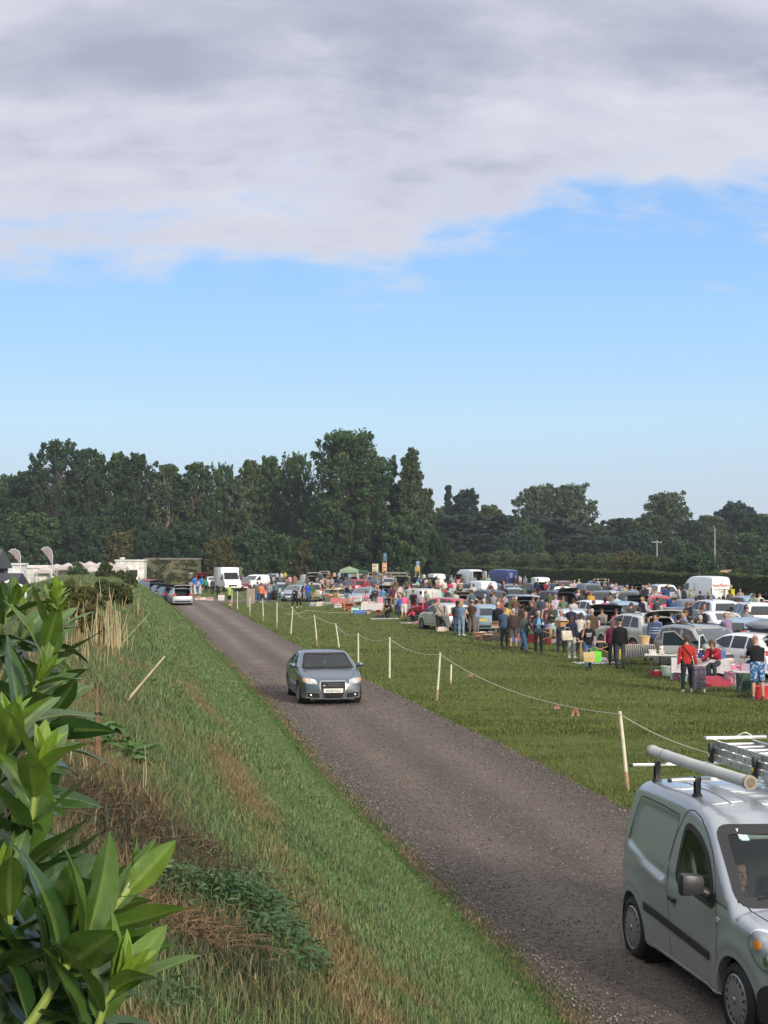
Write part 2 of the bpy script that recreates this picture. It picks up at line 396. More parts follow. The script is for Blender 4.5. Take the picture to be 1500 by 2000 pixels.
# --- blades of grass (stuff)
def blades(name,x,y,z,h,w,col,lean=.5,bend=.5,seed=1):
 rs=np.random.RandomState(seed);n=len(x);a=rs.rand(n)*2*math.pi;b=rs.rand(n)*2*math.pi
 l=h*lean*rs.rand(n);dx=np.cos(b)*l;dy=np.sin(b)*l;wx=np.cos(a)*w/2;wy=np.sin(a)*w/2
 v=np.zeros((n,5,3))
 v[:,0]=np.stack([x-wx,y-wy,z-.02],1);v[:,1]=np.stack([x+wx,y+wy,z-.02],1)
 v[:,2]=np.stack([x+wx*.8+dx*.35,y+wy*.8+dy*.35,z+h*.55],1);v[:,3]=np.stack([x-wx*.8+dx*.35,y-wy*.8+dy*.35,z+h*.55],1)
 v[:,4]=np.stack([x+dx,y+dy,z+h*(1-.35*bend*rs.rand(n))],1)
 i=np.arange(n)[:,None]*5
 f=np.concatenate([np.concatenate([i,i+1,i+2],1),np.concatenate([i,i+2,i+3],1),np.concatenate([i+3,i+2,i+4],1)])
 cc=np.repeat(col[:,None,:],5,1);
 return np_mesh(name,v.reshape(-1,3),f,M_ATTR,cc.reshape(-1,3))
rs=np.random.RandomState(3)
def bank_grass(s0,s1,n,t1,hmul,w):
 s=s0+(s1-s0)*rs.rand(n);t=-.12+(t1+.12)*rs.rand(n)
 cl=fbm(s,t,2.2,12);keep=rs.rand(n)<np.clip(.25+1.3*cl,0,1);s=s[keep];t=t[keep];n=len(s)
 keep=(t>.25)|(rs.rand(n)<.75*vn(s,t*0,2.5,3)+.2);s=s[keep];t=t[keep];n=len(s)
 x,y=bank_xy(t,s);x=x+(edge_l(s)-(EDGE0-EDGEK*s))*np.clip(1-t/2,0,1);z=bank_z(t,s)
 c=bank_color(t,s);dryness=np.clip((c[:,0]-c[:,1])/.04+.3,0,1)
 c=c*(.65+.9*rs.rand(n))[:,None];pale=rs.rand(n)<(.06+.25*dryness);c[pale]=np.array([.26,.20,.11])*(.6+.7*rs.rand(pale.sum()))[:,None]
 gr=rs.rand(n)<.16;c[gr]=c[gr]*.3+np.array([.095,.14,.085])*.7
 h=(.024+.038*rs.rand(n)*np.clip((t)/1.0,.4,1)+.13*rs.rand(n)**3*np.clip((t-2.6)/1,.06,1)*(.4+fbm(s,t,1.3,7)))*hmul
 return x,y,z,h,w*(.6+.8*rs.rand(n)),np.clip(c,0,1)
for k,a in enumerate([(3.6,9,150000,6.2,1.0,.005),(9,16,150000,6.5,1.05,.007),(16,30,130000,7,1.15,.013),(30,62,90000,7,1.3,.028),(62,126,50000,9,1.6,.06)]):
 g_=link('bank_grass',blades('bank_grass',*bank_grass(*a),lean=.9,seed=k));tag(g_,('short','thick','green','cool green','far')[k]+' grass growing on the bank beside the gravel track','grass',kind='stuff')
def field_grass(y0,y1,n,w,hm):
 y=y0+(y1-y0)*rs.rand(n)**1.2;xr=.30*y+3.5;xl=edge_r(y)-.08;x=xl+(xr-xl)*rs.rand(n)
 st=fbm(x*.5,y*1.6,.9,4);keep=rs.rand(n)<.35+.8*st;x,y,st=x[keep],y[keep],st[keep];n=len(x)
 rough=np.exp(-((x-edge_r(y))/.6)**2)
 c=np.array([.108,.140,.032])*(.6+.8*rs.rand(n))[:,None];q=st>.55;c[q]*=np.array([.80,.84,.80])
 ye=rs.rand(n)<.16;c[ye]=np.array([.17,.16,.06])*(.6+.6*rs.rand(ye.sum()))[:,None]
 h=(.018+.03*rs.rand(n)+.05*rough*rs.rand(n)+.02*(st>.52))*hm
 return x,y,0*x,h,w*(.6+.8*rs.rand(n)),c
for k,a in enumerate([(17,34,100000,.012,1.1),(34,60,100000,.022,1.3),(60,125,70000,.05,1.5)]):
 g_=link('field_grass',blades('field_grass',*field_grass(*a),lean=1.0,seed=20+k));tag(g_,('near','middle','far')[k]+' mown grass of the meadow between track and stalls','grass',kind='stuff')
 # --- loose stones on the track
n=60000;y=9+45*rs.rand(n)**1.7;u=rs.rand(n);e=rs.rand(n)<.16;u[e]=np.clip(np.abs(rs.randn(e.sum())*.07)*np.where(rs.rand(e.sum())<.5,1,1),0,1);q=rs.rand(n)<.10;u[q]=1-np.abs(rs.randn(q.sum())*.06)
x=edge_l(y)+(edge_r(y)-edge_l(y))*u
base=np.array([(1,0,0),(-1,0,0),(0,1,0),(0,-1,0),(0,0,.8),(0,0,-.5)],float)
fc=np.array([(0,2,4),(2,1,4),(1,3,4),(3,0,4),(2,0,5),(1,2,5),(3,1,5),(0,3,5)])
r_=.0035+.011*rs.rand(n)**3+.00018*y
v=base[None]*(r_[:,None,None]*(.6+.8*rs.rand(n,6,1)));an=rs.rand(n)*6.28
v=np.stack([v[...,0]*np.cos(an)[:,None]-v[...,1]*np.sin(an)[:,None],v[...,0]*np.sin(an)[:,None]+v[...,1]*np.cos(an)[:,None],v[...,2]],-1)
v+=np.stack([x,y,np.full(n,.03)],1)[:,None]
cc=np.array([.20,.172,.155])*(.3+1.25*rs.rand(n)**1.5)[:,None]*(1+.03*rs.randn(n,3));w_=rs.rand(n)<.012;cc[w_]=.36
st_=link('loose_stones',np_mesh('loose_stones',v.reshape(-1,3),(fc[None]+np.arange(n)[:,None,None]*6).reshape(-1,3),M_ATTR,np.clip(np.repeat(cc[:,None],6,1).reshape(-1,3),0,1)));tag(st_,'loose grey stones scattered over the gravel track','stones',kind='stuff')
# ================================================================== VEHICLES  (local +X = front, z up, origin on the ground at the middle)
def smoothpoly(pts,n):
 """Catmull-Rom through pts (2-tuples) with sharpness allowed by doubled points, resampled to n by arc length"""
 P=[Vector((*p,0))for p in pts];out=[]
 for i in range(len(P)-1):
  p0=P[max(i-1,0)];p1=P[i];p2=P[i+1];p3=P[min(i+2,len(P)-1)]
  for k in range(12):
   t=k/12;a=1.0
   q=.5*((2*p1)+(p2-p0)*t+(2*p0-5*p1+4*p2-p3)*t*t+(3*p1-p0-3*p2+p3)*t**3)
   out.append(q*.75+(p1.lerp(p2,t))*.25)
 out.append(P[-1]);L=[0]
 for a,b in zip(out,out[1:]):L.append(L[-1]+(b-a).length)
 res=[];j=0
 for k in range(n):
  s=L[-1]*k/(n-1)
  while j<len(L)-2 and L[j+1]<s:j+=1
  f=(s-L[j])/max(L[j+1]-L[j],1e-9);res.append(out[j].lerp(out[j+1],min(f,1)))
 return[(p.x,p.y)for p in res]
def rounded(pts,r,k=4):
 out=[];n=len(pts);P=[Vector(p)for p in pts]
 for i in range(n):
  a,b,c=P[i-1],P[i],P[(i+1)%n];rr=r[i]if isinstance(r,(list,tuple))else r
  u=(a-b);v=(c-b);q=min(rr,u.length*.48,v.length*.48);p0=b+u.normalized()*q;p1=b+v.normalized()*q
  for j in range(k+1):
   t=j/k;out.append(p0*(1-t)**2+b*2*t*(1-t)+p1*t*t)
 return out
def resample(P,step):
 out=[]
 for a,b in zip(P,P[1:]+P[:1]):
  m=max(1,int((b-a).length/step))
  for k in range(m):out.append(a.lerp(b,k/m))
 return out
def inside(p,poly):
 c=False;j=len(poly)-1
 for i in range(len(poly)):
  a,b=poly[i],poly[j]
  if(a[1]>p[1])!=(b[1]>p[1])and p[0]<(b[0]-a[0])*(p[1]-a[1])/(b[1]-a[1])+a[0]:c=not c
  j=i
 return c
class Shell:
 """car skin: centre profile (x,z) from rear sill over the roof to front sill, half width from plan and tumblehome"""
 def __init__(s,prof,W,zs,belt,k,x0,x1,rf=.35,rr=.25,N=80,rad=.10,bulge=.03,crown=.05,planp=2.4,pf=.16,pr=.08,M=(9,5,14),flare=None,roofw=None):
  s.prof=smoothpoly(prof,N);s.W=W;s.belt=belt;s.k=k;s.x0=x0;s.x1=x1;L=x1-x0;s.L=L
  s.pf,s.pr,s.bulge,s.flare=pf,pr,bulge,flare
  nR,nC,nS=M;V=[];P=s.prof
  for i,(x,z)in enumerate(P):
   a=P[max(i-1,0)];b=P[min(i+1,N-1)];t=Vector((b[0]-a[0],b[1]-a[1])).normalized();nrm=Vector((-t.y,t.x))
   if nrm.dot(Vector((x-(x0+x1)/2,(z-.5))))<0:nrm=-nrm
   fr=max(0,-t.y)**1.5 if x>(x0+x1)/2 else 0;rrr=max(0,t.y)**1.5 if x<(x0+x1)/2 else 0
   low=1 if z<s.belt else.35
   r=rad+(rf-rad)*fr*low+(rr-rad)*rrr*low
   c=crown*(1+1.2*fr*low)
   E=Vector((x,z))-nrm*c;w=s.hw(E.x,E.y)
   f=(x-x0)/L;B=Vector((x0+.04*L*(1-f)+f*L*.98 if False else min(max(E.x,x0+.03),x1-.03),min(zs,E.y-.02)))
   row=[]
   for j in range(nR):
    u=j/nR;y=u*max(w-r,.02);uu=y/w
    q=Vector((x,z))-nrm*c*uu**2.2;row.append(Vector((q.x,y,q.y)))
   yy=max(w-r,.02);q0=Vector((x,z))-nrm*c*(yy/w)**2.2;A=Vector((q0.x,yy,q0.y))
   dz=(E.y-B.y);dr=min(r*.8,dz*.9);D2=E.lerp(B,dr/max(dz,1e-6));D=Vector((D2.x,s.hw(D2.x,D2.y),D2.y))
   K=Vector((E.x,w,E.y))
   for j in range(nC+1):
    t_=j/nC;row.append(A*(1-t_)**2+K*2*t_*(1-t_)+D*t_*t_)
   for j in range(1,nS+1):
    q=D2.lerp(B,j/nS);row.append(Vector((q.x,s.hw(q.x,q.y),q.y)))
   V.append(row)
  m=len(V[0]);bm=bmesh.new();s.rows=[]
  for row in V:
   s.rows.append([bm.verts.new((p.x,-p.y,p.z))for p in row[:0:-1]]+[bm.verts.new((p.x,p.y,p.z))for p in row])
  for i in range(N-1):
   for j in range(len(s.rows[0])-1):
    try:bm.faces.new((s.rows[i][j],s.rows[i+1][j],s.rows[i+1][j+1],s.rows[i][j+1]))
    except ValueError:pass
  bmesh.ops.recalc_face_normals(bm,faces=bm.faces);bm.normal_update()
  if sum(f.normal.z*f.calc_area()for f in bm.faces)<0:bmesh.ops.reverse_faces(bm,faces=bm.faces);bm.normal_update()
  s.bm=bm;s.bvh=BVHTree.FromBMesh(bm)
 def hw(s,x,z):
  f=(x-s.x0)/s.L;w=s.W
  w*=1-s.pf*max(0,(f-.72)/.28)**2.2-s.pr*max(0,(.2-f)/.2)**2
  if z>s.belt:w-=s.k*(z-s.belt)+.10*s.k*(z-s.belt)**2;
  else:w*=1-s.bulge*((z-s.belt)/max(s.belt-.2,.1))**2*1.2
  w-=.012*math.exp(-((z-s.belt-.02)/.05)**2)
  if s.flare:
   for(cx,cz,R0,a)in s.flare:
    d=math.hypot(x-cx,z-cz);w+=a*math.exp(-((d-R0)/.10)**2)*(1 if z<s.belt else 0)
  return w
 def ray(s,p2,ax,eps=.004):
  a,b=p2
  o,d={'L':(Vector((a,3,b)),Vector((0,-1,0))),'R':(Vector((a,-3,b)),Vector((0,1,0))),'F':(Vector((5,a,b)),Vector((-1,0,0))),'B':(Vector((-5,a,b)),Vector((1,0,0))),'T':(Vector((a,b,5)),Vector((0,0,-1)))}[ax]
  loc,nrm,i,dist=s.bvh.ray_cast(o,d)
  if loc is None:
   loc,nrm,i,dist=s.bvh.find_nearest(o+d*3)
  if nrm.dot(d)>0:nrm=-nrm
  return loc+nrm*eps
 def panel(s,poly,ax,eps=.004,rad=.05,step=.06,K=3,mat=None,thick=0.0,bm=None,mi=0,r0=None):
  own=bm is None;bm=bm or bmesh.new();P=resample(rounded(poly,rad),step)
  c=sum(P,Vector((0,0)))/len(P);rings=[]
  for k in range(K):
   q=1-k/K;rings.append([bm.verts.new(s.ray(c+(p-c)*q,ax,eps))for p in P])
  cv=bm.verts.new(s.ray(c,ax,eps));n=len(P)
  for a,b in zip(rings,rings[1:]):
   for i in range(n):bm.faces.new((a[i],a[(i+1)%n],b[(i+1)%n],b[i])).material_index=mi
  for i in range(n):bm.faces.new((rings[-1][i],rings[-1][(i+1)%n],cv)).material_index=mi
  sk=[bm.verts.new(s.ray(p,ax,-.012))for p in P]
  for i in range(n):bm.faces.new((rings[0][(i+1)%n],rings[0][i],sk[i],sk[(i+1)%n])).material_index=mi
  return bm if not own else bm_mesh(bm,mat)
 def ring(s,poly,ax,w=.03,eps=.006,rad=.05,step=.05,mat=None,w_in=0.0,bm=None):
  own=bm is None;bm=bm or bmesh.new();P=resample(rounded(poly,rad),step);n=len(P);Nn=[]
  area=sum(P[i].x*P[(i+1)%n].y-P[(i+1)%n].x*P[i].y for i in range(n));sg=1 if area>0 else-1
  for i in range(n):
   t=(P[(i+1)%n]-P[i-1]).normalized();Nn.append(Vector((t.y,-t.x))*sg)
  I=[bm.verts.new(s.ray(P[i]-Nn[i]*w_in,ax,eps))for i in range(n)];O=[bm.verts.new(s.ray(P[i]+Nn[i]*w,ax,eps))for i in range(n)]
  D=[bm.verts.new(s.ray(P[i]+Nn[i]*w,ax,-.01))for i in range(n)];D2=[bm.verts.new(s.ray(P[i]-Nn[i]*w_in,ax,-.03))for i in range(n)]
  for i in range(n):
   j=(i+1)%n;bm.faces.new((I[i],I[j],O[j],O[i]));bm.faces.new((O[i],O[j],D[j],D[i]));bm.faces.new((I[j],I[i],D2[i],D2[j]))
  return bm if not own else bm_mesh(bm,mat)
 def line(s,pts,ax,w=.008,eps=.0025,mat=None,bm=None,step=.05,h=None):
  own=bm is None;bm=bm or bmesh.new();P=[]
  for a,b in zip(pts,pts[1:]):
   a,b=Vector(a),Vector(b);m=max(1,int((b-a).length/step));P+=[a.lerp(b,k/m)for k in range(m)]
  P.append(Vector(pts[-1]));prev=None
  for i in range(len(P)):
   t=(P[min(i+1,len(P)-1)]-P[max(i-1,0)]).normalized();nn=Vector((-t.y,t.x))*w/2
   a=bm.verts.new(s.ray(P[i]-nn,ax,eps));b=bm.verts.new(s.ray(P[i]+nn,ax,eps))
   if prev:bm.faces.new((prev[0],a,b,prev[1]))
   prev=(a,b)
  return bm if not own else bm_mesh(bm,mat)
 def cut(s,poly,ax,shrink=.0):
  P=[tuple(p)for p in rounded(poly,.04)]if len(poly)<16 else poly
  kill=[]
  for f in s.bm.faces:
   c=f.calc_center_median();n=f.normal
   if ax=='L':ok=n.y>.15;q=(c.x,c.z)
   elif ax=='R':ok=n.y<-.15;q=(c.x,c.z)
   elif ax=='F':ok=n.x>.1 and c.x>0;q=(c.y,c.z)
   elif ax=='B':ok=n.x<-.1 and c.x<0;q=(c.y,c.z)
   if ok and inside(q,P):kill.append(f)
  bmesh.ops.delete(s.bm,geom=kill,context='FACES')
 def cut_wheel(s,cx,cz,r):
  bmesh.ops.delete(s.bm,geom=[f for f in s.bm.faces if(lambda c:math.hypot(c.x-cx,c.z-cz)<r and abs(c.y)>s.W*.5)(f.calc_center_median())],context='FACES')
def arch(sh,cx,cz,r,sgn,w=.03,eps=.008,lipm=None):
 bm=bmesh.new();ax='L' if sgn>0 else 'R';n=30;I=[];O=[];D=[];Q=[]
 a0,a1=R(-12),R(192)
 for i in range(n+1):
  a=a0+(a1-a0)*i/n;c,q=math.cos(a),math.sin(a)
  def pt(rr,e):
   z=cz+rr*q
   return sh.ray((cx+rr*c,max(z,.17)),ax,e)
  p0=pt(r,eps);I.append(bm.verts.new(p0));O.append(bm.verts.new(pt(r+w,eps*.5)));D.append(bm.verts.new(pt(r+w+.02,-.004)));Q.append(bm.verts.new((p0.x,p0.y-sgn*.09,p0.z)))
 for i in range(n):
  for A,B in((I,O),(O,D),(Q,I)):bm.faces.new((A[i],A[i+1],B[i+1],B[i]))
 return bm_mesh(bm,lipm)
def well(sh,cx,cz,r,s_=0):
 bm=bmesh.new();w=sh.W-.05
 for sgn in((s_,)if s_ else(1,-1)):
  lathe(bm,[(r*.98,sgn*w),(r*1.0,sgn*(w-.32)),(.01,sgn*(w-.33))],'Y',24,Matrix.Translation((cx,0,cz)))
 for f in[f for f in bm.faces if len(f.verts)==24 and abs(abs(f.calc_center_median().y)-w)<.01]:bm.faces.remove(f)
 return bm
def tyre_mesh(r,w,n=28):
 bm=bmesh.new();lathe(bm,[(r*.66,-w/2+.02),(r*.80,-w/2),(r*.94,-w/2+.012),(r,-w/2+.035),(r,w/2-.035),(r*.94,w/2-.012),(r*.80,w/2),(r*.66,w/2-.02)],'Y',n);return bm_mesh(bm,BLACK)
def rim_mesh(r,w,spokes=5,n=28,mat=None):
 """outer face at +Y"""
 bm=bmesh.new();R_=r*.68;y=w/2
 lathe(bm,[(R_,y-.015),(R_*1.02,y-.002),(R_*.93,y-.004),(R_*.90,y-.05),(R_*.88,-y+.03),(R_*.99,-y+.03)],'Y',n,mi=0)
 for f in[f for f in bm.faces if len(f.verts)==n and f.calc_center_median().y>y-.02 and False]:bm.faces.remove(f)
 bm.faces.ensure_lookup_table()
 bmesh.ops.delete(bm,geom=[f for f in bm.faces if len(f.verts)==n],context='FACES')
 lathe(bm,[(R_*.89,y-.09),(.001,y-.09)],'Y',n,mi=1)
 lathe(bm,[(R_*.20,y-.06),(R_*.20,y-.02),(R_*.12,y-.008),(.001,y-.008)],'Y',12)
 for k in range(spokes):
  a=2*math.pi*k/spokes;M=Matrix.Rotation(a,4,'Y')
  pts=[(-.15*R_,.045),(.15*R_,.045)]
  v=[]
  for(x,z0,z1,wd)in((0,.12*R_,.92*R_,.17*R_),):
   lo=[(-wd,z0,y-.035),(wd,z0,y-.035),(wd*.62,z1,y-.02),(-wd*.62,z1,y-.02)]
   hi=[bm.verts.new(M@Vector((px,py+.012,pz)))for px,pz,py in lo];bo=[bm.verts.new(M@Vector((px,py-.03,pz)))for px,pz,py in lo]
   bm.faces.new(hi);
   for i in range(4):bm.faces.new((hi[i],bo[i],bo[(i+1)%4],hi[(i+1)%4]))
 return bm_mesh(bm,[mat or RIM,BLACK])
def plate_bm(sh,ax,z,w=.26,h=.055,mat=None,y0=0):
 """stand-off plate with real thickness"""
 bm=bmesh.new();p=sh.ray((y0,z),ax,0);sg=1 if ax=='F' else-1
 box(bm,p.x+sg*.004,p.x+sg*.022,y0-w,y0+w,z-h,z+h,.003);return bm_mesh(bm,mat),p.x+sg*.022
 # ---------------- ordinary cars, in kinds.  prof: rear sill -> roof -> front sill
KINDS={'hatch':dict(prof=[(-1.98,.22),(-2.03,.45),(-2.0,.72),(-1.93,.95),(-1.72,1.20),(-1.42,1.41),(-.9,1.475),(-.1,1.48),(.35,1.42),(.85,1.16),(1.15,.98),(1.6,.90),(1.9,.78),(2.02,.60),(2.02,.40),(1.96,.22)],W=.86,belt=.93,k=.42,wx=(-1.25,1.28),wr=.30,side=[(-1.50,1.0),(-1.22,1.33),(-.8,1.385),(-.1,1.39),(.30,1.33),(.92,.98)],pill=(-.95,-.22),rear=(.92,1.28,.70,.52),ws=(1.02,1.40,.70,.56),tl=(.80,.97,.60),hl=.68),'estate':dict(prof=[(-2.25,.22),(-2.30,.45),(-2.27,.75),(-2.20,.98),(-2.0,1.25),(-1.80,1.43),(-1.1,1.48),(-.1,1.48),(.4,1.42),(.95,1.14),(1.25,.97),(1.75,.89),(2.12,.76),(2.24,.60),(2.24,.40),(2.18,.22)],W=.88,belt=.93,k=.40,wx=(-1.35,1.38),wr=.31,side=[(-1.95,1.0),(-1.68,1.36),(-1.0,1.395),(-.1,1.39),(.35,1.33),(1.0,.98)],pill=(-1.2,-.35),rear=(.96,1.34,.72,.56),ws=(1.0,1.40,.72,.58),tl=(.78,1.0,.62),hl=.68),'mpv':dict(prof=[(-2.1,.24),(-2.15,.5),(-2.13,.85),(-2.08,1.05),(-1.95,1.40),(-1.80,1.60),(-1.2,1.66),(-.1,1.66),(.45,1.58),(1.05,1.22),(1.38,1.05),(1.75,.95),(2.05,.80),(2.15,.62),(2.15,.42),(2.08,.24)],W=.90,belt=1.0,k=.30,wx=(-1.32,1.35),wr=.31,side=[(-1.85,1.08),(-1.70,1.48),(-1.0,1.545),(-.1,1.55),(.42,1.48),(1.12,1.06)],pill=(-1.15,-.28),rear=(1.05,1.50,.74,.62),ws=(1.08,1.56,.75,.62),tl=(.85,1.35,.70),hl=.75),'suv':dict(prof=[(-2.15,.32),(-2.22,.55),(-2.18,.85),(-2.10,1.08),(-1.85,1.42),(-1.60,1.62),(-1.0,1.68),(-.1,1.68),(.4,1.61),(.95,1.30),(1.22,1.13),(1.75,1.06),(2.10,.94),(2.22,.75),(2.22,.5),(2.15,.32)],W=.92,belt=1.06,k=.36,wx=(-1.33,1.36),wr=.35,side=[(-1.72,1.14),(-1.48,1.52),(-.9,1.575),(-.1,1.58),(.36,1.50),(1.0,1.12)],pill=(-1.0,-.28),rear=(1.06,1.50,.74,.55),ws=(1.16,1.58,.76,.62),tl=(.86,1.05,.62),hl=.82),'coupe':dict(prof=[(-2.3,.24),(-2.36,.48),(-2.34,.78),(-2.24,.98),(-1.85,1.06),(-1.45,1.22),(-.9,1.38),(-.2,1.43),(.4,1.36),(1.0,1.06),(1.3,.93),(1.9,.84),(2.25,.70),(2.34,.55),(2.34,.38),(2.28,.24)],W=.90,belt=.93,k=.46,wx=(-1.38,1.42),wr=.33,side=[(-1.45,1.0),(-1.02,1.26),(-.2,1.35),(.36,1.28),(1.0,.97)],pill=(-.8,-.2),rear=(1.06,1.34,.66,.46),ws=(.98,1.36,.70,.54),tl=(.74,.90,.55),hl=.62),'small_van':dict(prof=[(-2.05,.25),(-2.10,.5),(-2.10,1.0),(-2.06,1.50),(-1.98,1.76),(-1.2,1.83),(-.1,1.83),(.35,1.74),(.95,1.30),(1.22,1.12),(1.65,1.02),(1.98,.86),(2.08,.65),(2.08,.42),(2.0,.25)],W=.91,belt=1.05,k=.17,wx=(-1.32,1.32),wr=.31,side=[(-.02,1.14),(-.02,1.62),(.32,1.58),(1.0,1.14)],pill=(),rear=None,ws=(1.16,1.66,.76,.64),tl=(.85,1.20,.76),hl=.78),'big_van':dict(prof=[(-2.6,.32),(-2.65,.6),(-2.65,1.4),(-2.62,2.0),(-2.52,2.36),(-1.8,2.44),(.3,2.44),(.9,2.30),(1.5,1.85),(2.02,1.32),(2.3,1.18),(2.6,.95),(2.72,.70),(2.72,.5),(2.64,.32)],W=.98,belt=1.15,k=.11,wx=(-1.70,1.75),wr=.34,side=[(.78,1.28),(.78,1.86),(1.3,1.84),(1.82,1.28)],pill=(),rear=None,ws=(1.30,1.92,.84,.70),tl=(.8,1.5,.86),hl=.86),}
def make_kind(kind,opened=False):
 """-> list of (name, mesh, key, parent_index) ; key tells which slot takes the paint"""
 K=KINDS[kind];far=kind in('big_van',)
 sh=Shell(K['prof'],K['W'],.24 if kind!='suv' else.32,K['belt'],K['k'],K['prof'][1][0],K['prof'][-3][0],N=52,M=(6,4,9),rf=.30,rr=.16 if 'van' in kind else.22,rad=.09)
 P=[];add=lambda n,me,key=None,par=-1:(P.append((n,me,key,par)),len(P)-1)[1]
 feats=[]
 side=K['side'];A=side[0][0];B=side[-1][0];xs=[A]+sorted(K['pill'])+[B]if K['pill']else None
 glass=[]
 if K['pill']:
  top=lambda x:np.interp(x,[p[0]for p in side],[p[1]for p in side]);bot=lambda x:side[0][1]+(side[-1][1]-side[0][1])*(x-A)/(B-A)
  cuts=[A]+sorted(K['pill'])+[B]
  for a,b in zip(cuts,cuts[1:]):
   a2=a+(.035 if a!=A else 0);b2=b-(.035 if b!=B else 0);xx=[a2]+[p[0]for p in side if a2<p[0]<b2]+[b2]
   poly=[(x,float(top(x)))for x in xx if top(x)-bot(x)>.02];poly=[(a2,float(bot(a2)))]+poly+[(b2,float(bot(b2)))]
   cl=[poly[0]]
   for q in poly[1:]:
    if math.hypot(q[0]-cl[-1][0],q[1]-cl[-1][1])>.03:cl.append(q)
   glass.append(cl)
 else:glass.append(list(side))
 for sg in 'LR':
  for g in glass:feats.append(('side_window',sh.panel(g,sg,.005,.03,.12,2,GLASSD)))
 b0,b1,w0,w1=K['ws'];feats.append(('windscreen',sh.panel([(-w0,b0),(w0,b0),(w1,b1),(-w1,b1)],'F',.005,.07,.1,3,GLASSB)))
 if K['rear']:
  b0,b1,w0,w1=K['rear'];rearp=[(-w0,b0),(w0,b0),(w1,b1),(-w1,b1)]
  if not opened:feats.append(('rear_window',sh.panel(rearp,'B',.005,.07,.1,3,GLASSD)))
 z0,z1,yy=K['tl']
 for s in(1,-1):
  W_=K['W']
  if 'van' in kind or kind=='mpv':pl=[(s*(yy),z0),(s*(W_-.05),z0),(s*(W_-.09),z1),(s*(yy+.01),z1)]
  else:pl=[(s*(yy-.12),z0+.03),(s*(W_-.05),z0),(s*(W_-.09),z1),(s*(yy-.06),z1-.01)]
  feats.append(('tail_light',sh.panel(pl,'B',.012,.03,.08,2,LAMPR)))
  h=K['hl'];feats.append(('headlight',sh.panel([(s*.46,h-.05),(s*(W_-.10),h-.02),(s*(W_-.14),h+.13),(s*.52,h+.06)],'F',.010,.03,.08,2,LAMPC)))
 feats.append(('grille',sh.panel([(-.42,K['hl']-.09),(.42,K['hl']-.09),(.46,K['hl']+.02),(-.46,K['hl']+.02)],'F',.006,.02,.1,2,TRIM)))
 feats.append(('lower_grille',sh.panel([(-.55,.30 if kind!='suv' else.4),(.55,.30 if kind!='suv' else.4),(.48,.46),(-.48,.46)],'F',.006,.03,.1,2,TRIM)))
 feats.append(('rear_bumper_trim',sh.panel([(-.66,.29),(.66,.29),(.66,.40),(-.66,.40)]if kind!='suv' else[(-.7,.4),(.7,.4),(.7,.58),(-.7,.58)],'B',.008,.03,.1,2,TRIM)))
 zp={'hatch':.68,'estate':.70,'mpv':.72,'suv':.74,'coupe':.62,'small_van':.66,'big_van':.62}[kind]
 if not opened or kind in('suv','mpv'):feats.append(('number_plate',plate_bm(sh,'B',zp if not opened else.55,mat=PLATEY)[0]))
 feats.append(('number_plate',plate_bm(sh,'F',.42 if kind!='suv' else.52,mat=PLATEW)[0]))
 bm=bmesh.new()
 if kind not in('big_van','small_van'):
  for sg in 'LR':
   for x in[K['pill'][1],K['side'][-1][0]-.02]+([K['pill'][0]-.02]):sh.line([(x,K['belt']+.04),(x+.02,.62),(x+.02,.36)],sg,.012,bm=bm)
   sh.line([(K['wx'][0]+.42,.34),(K['wx'][1]-.40,.34)],sg,.02,bm=bm)
 else:
  for sg in 'LR':
   for x in((.85,-.25,-1.35)if kind=='small_van' else(1.75,.70,-.55)):sh.line([(x,K['belt']+(.0 if x>.7 else.55)),(x,.40)],sg,.015,bm=bm)
  sh.line([(0,.5),(0,K['prof'][4][1]-.1)],'B',.018,bm=bm)
 feats.append(('door_seams',bm_mesh(bm,BLACK)))
 for sg,ax in((1,'L'),(-1,'R')):
  bm=bmesh.new();p=sh.ray((side[-1][0]-.12,K['belt']+.08),ax,0)
  box(bm,p.x-.06,p.x+.08,p.y-.02 if sg>0 else p.y-.17,p.y+.17 if sg>0 else p.y+.02,p.z-.01,p.z+.12,.035);feats.append(('wing_mirror',bm_mesh(bm,TRIM)))
 for x in K['pill'][1:]if K['pill']else(.1,):
  for sg,ax in((1,'L'),(-1,'R')):
   bm=bmesh.new();p=sh.ray((x+.12,K['belt']-.09),ax,0);box(bm,p.x-.08,p.x+.08,p.y-.02,p.y+.02,p.z-.014,p.z+.014,.008);feats.append(('door_handle',bm_mesh(bm,TRIM)))
 if kind in('estate','suv','mpv'):
  for s in(1,-1):
   zt=K['prof'][7][1];w=sh.hw(-.5,zt)-.10;bm=bmesh.new();x0_,x1_=side[1][0],side[-2][0]-.1
   tube(bm,[(x0_,s*w,zt-.05),(x0_+.12,s*w,zt+.015),(x1_-.12,s*w,zt+.015),(x1_,s*w,zt-.05)],.018,6);feats.append(('roof_rail',bm_mesh(bm,TRIM)))
 wr=K['wr']*1.17
 for cx in K['wx']:
  for s in(1,-1):feats.append(('wheel_arch',arch(sh,cx,K['wr'],wr,s,.03,.008),'paint'))
 for cx in K['wx']:sh.cut_wheel(cx,K['wr'],wr+.02)
 if opened:
  vanlike='van' in kind;zt=K['rear'][1]+.05 if K['rear']else K['prof'][4][1]-.12
  zb=K['tl'][0]-(.04 if not vanlike else.22);wb=K['W']-.17;wt=(K['rear'][3]if K['rear']else wb-.04)+.06
  hole=[(-wb,zb),(wb,zb),(wb-.03,K['belt']),(wt,zt),(-wt,zt),(-wb+.03,K['belt'])]
  feats.append(('boot_frame',sh.ring(hole,'B',.035,.006,.07,.08,None,.015),'paint'))
  sh.cut(hole,'B')
  bm=bmesh.new();x0_=K['prof'][1][0];xin=x0_+1.15;
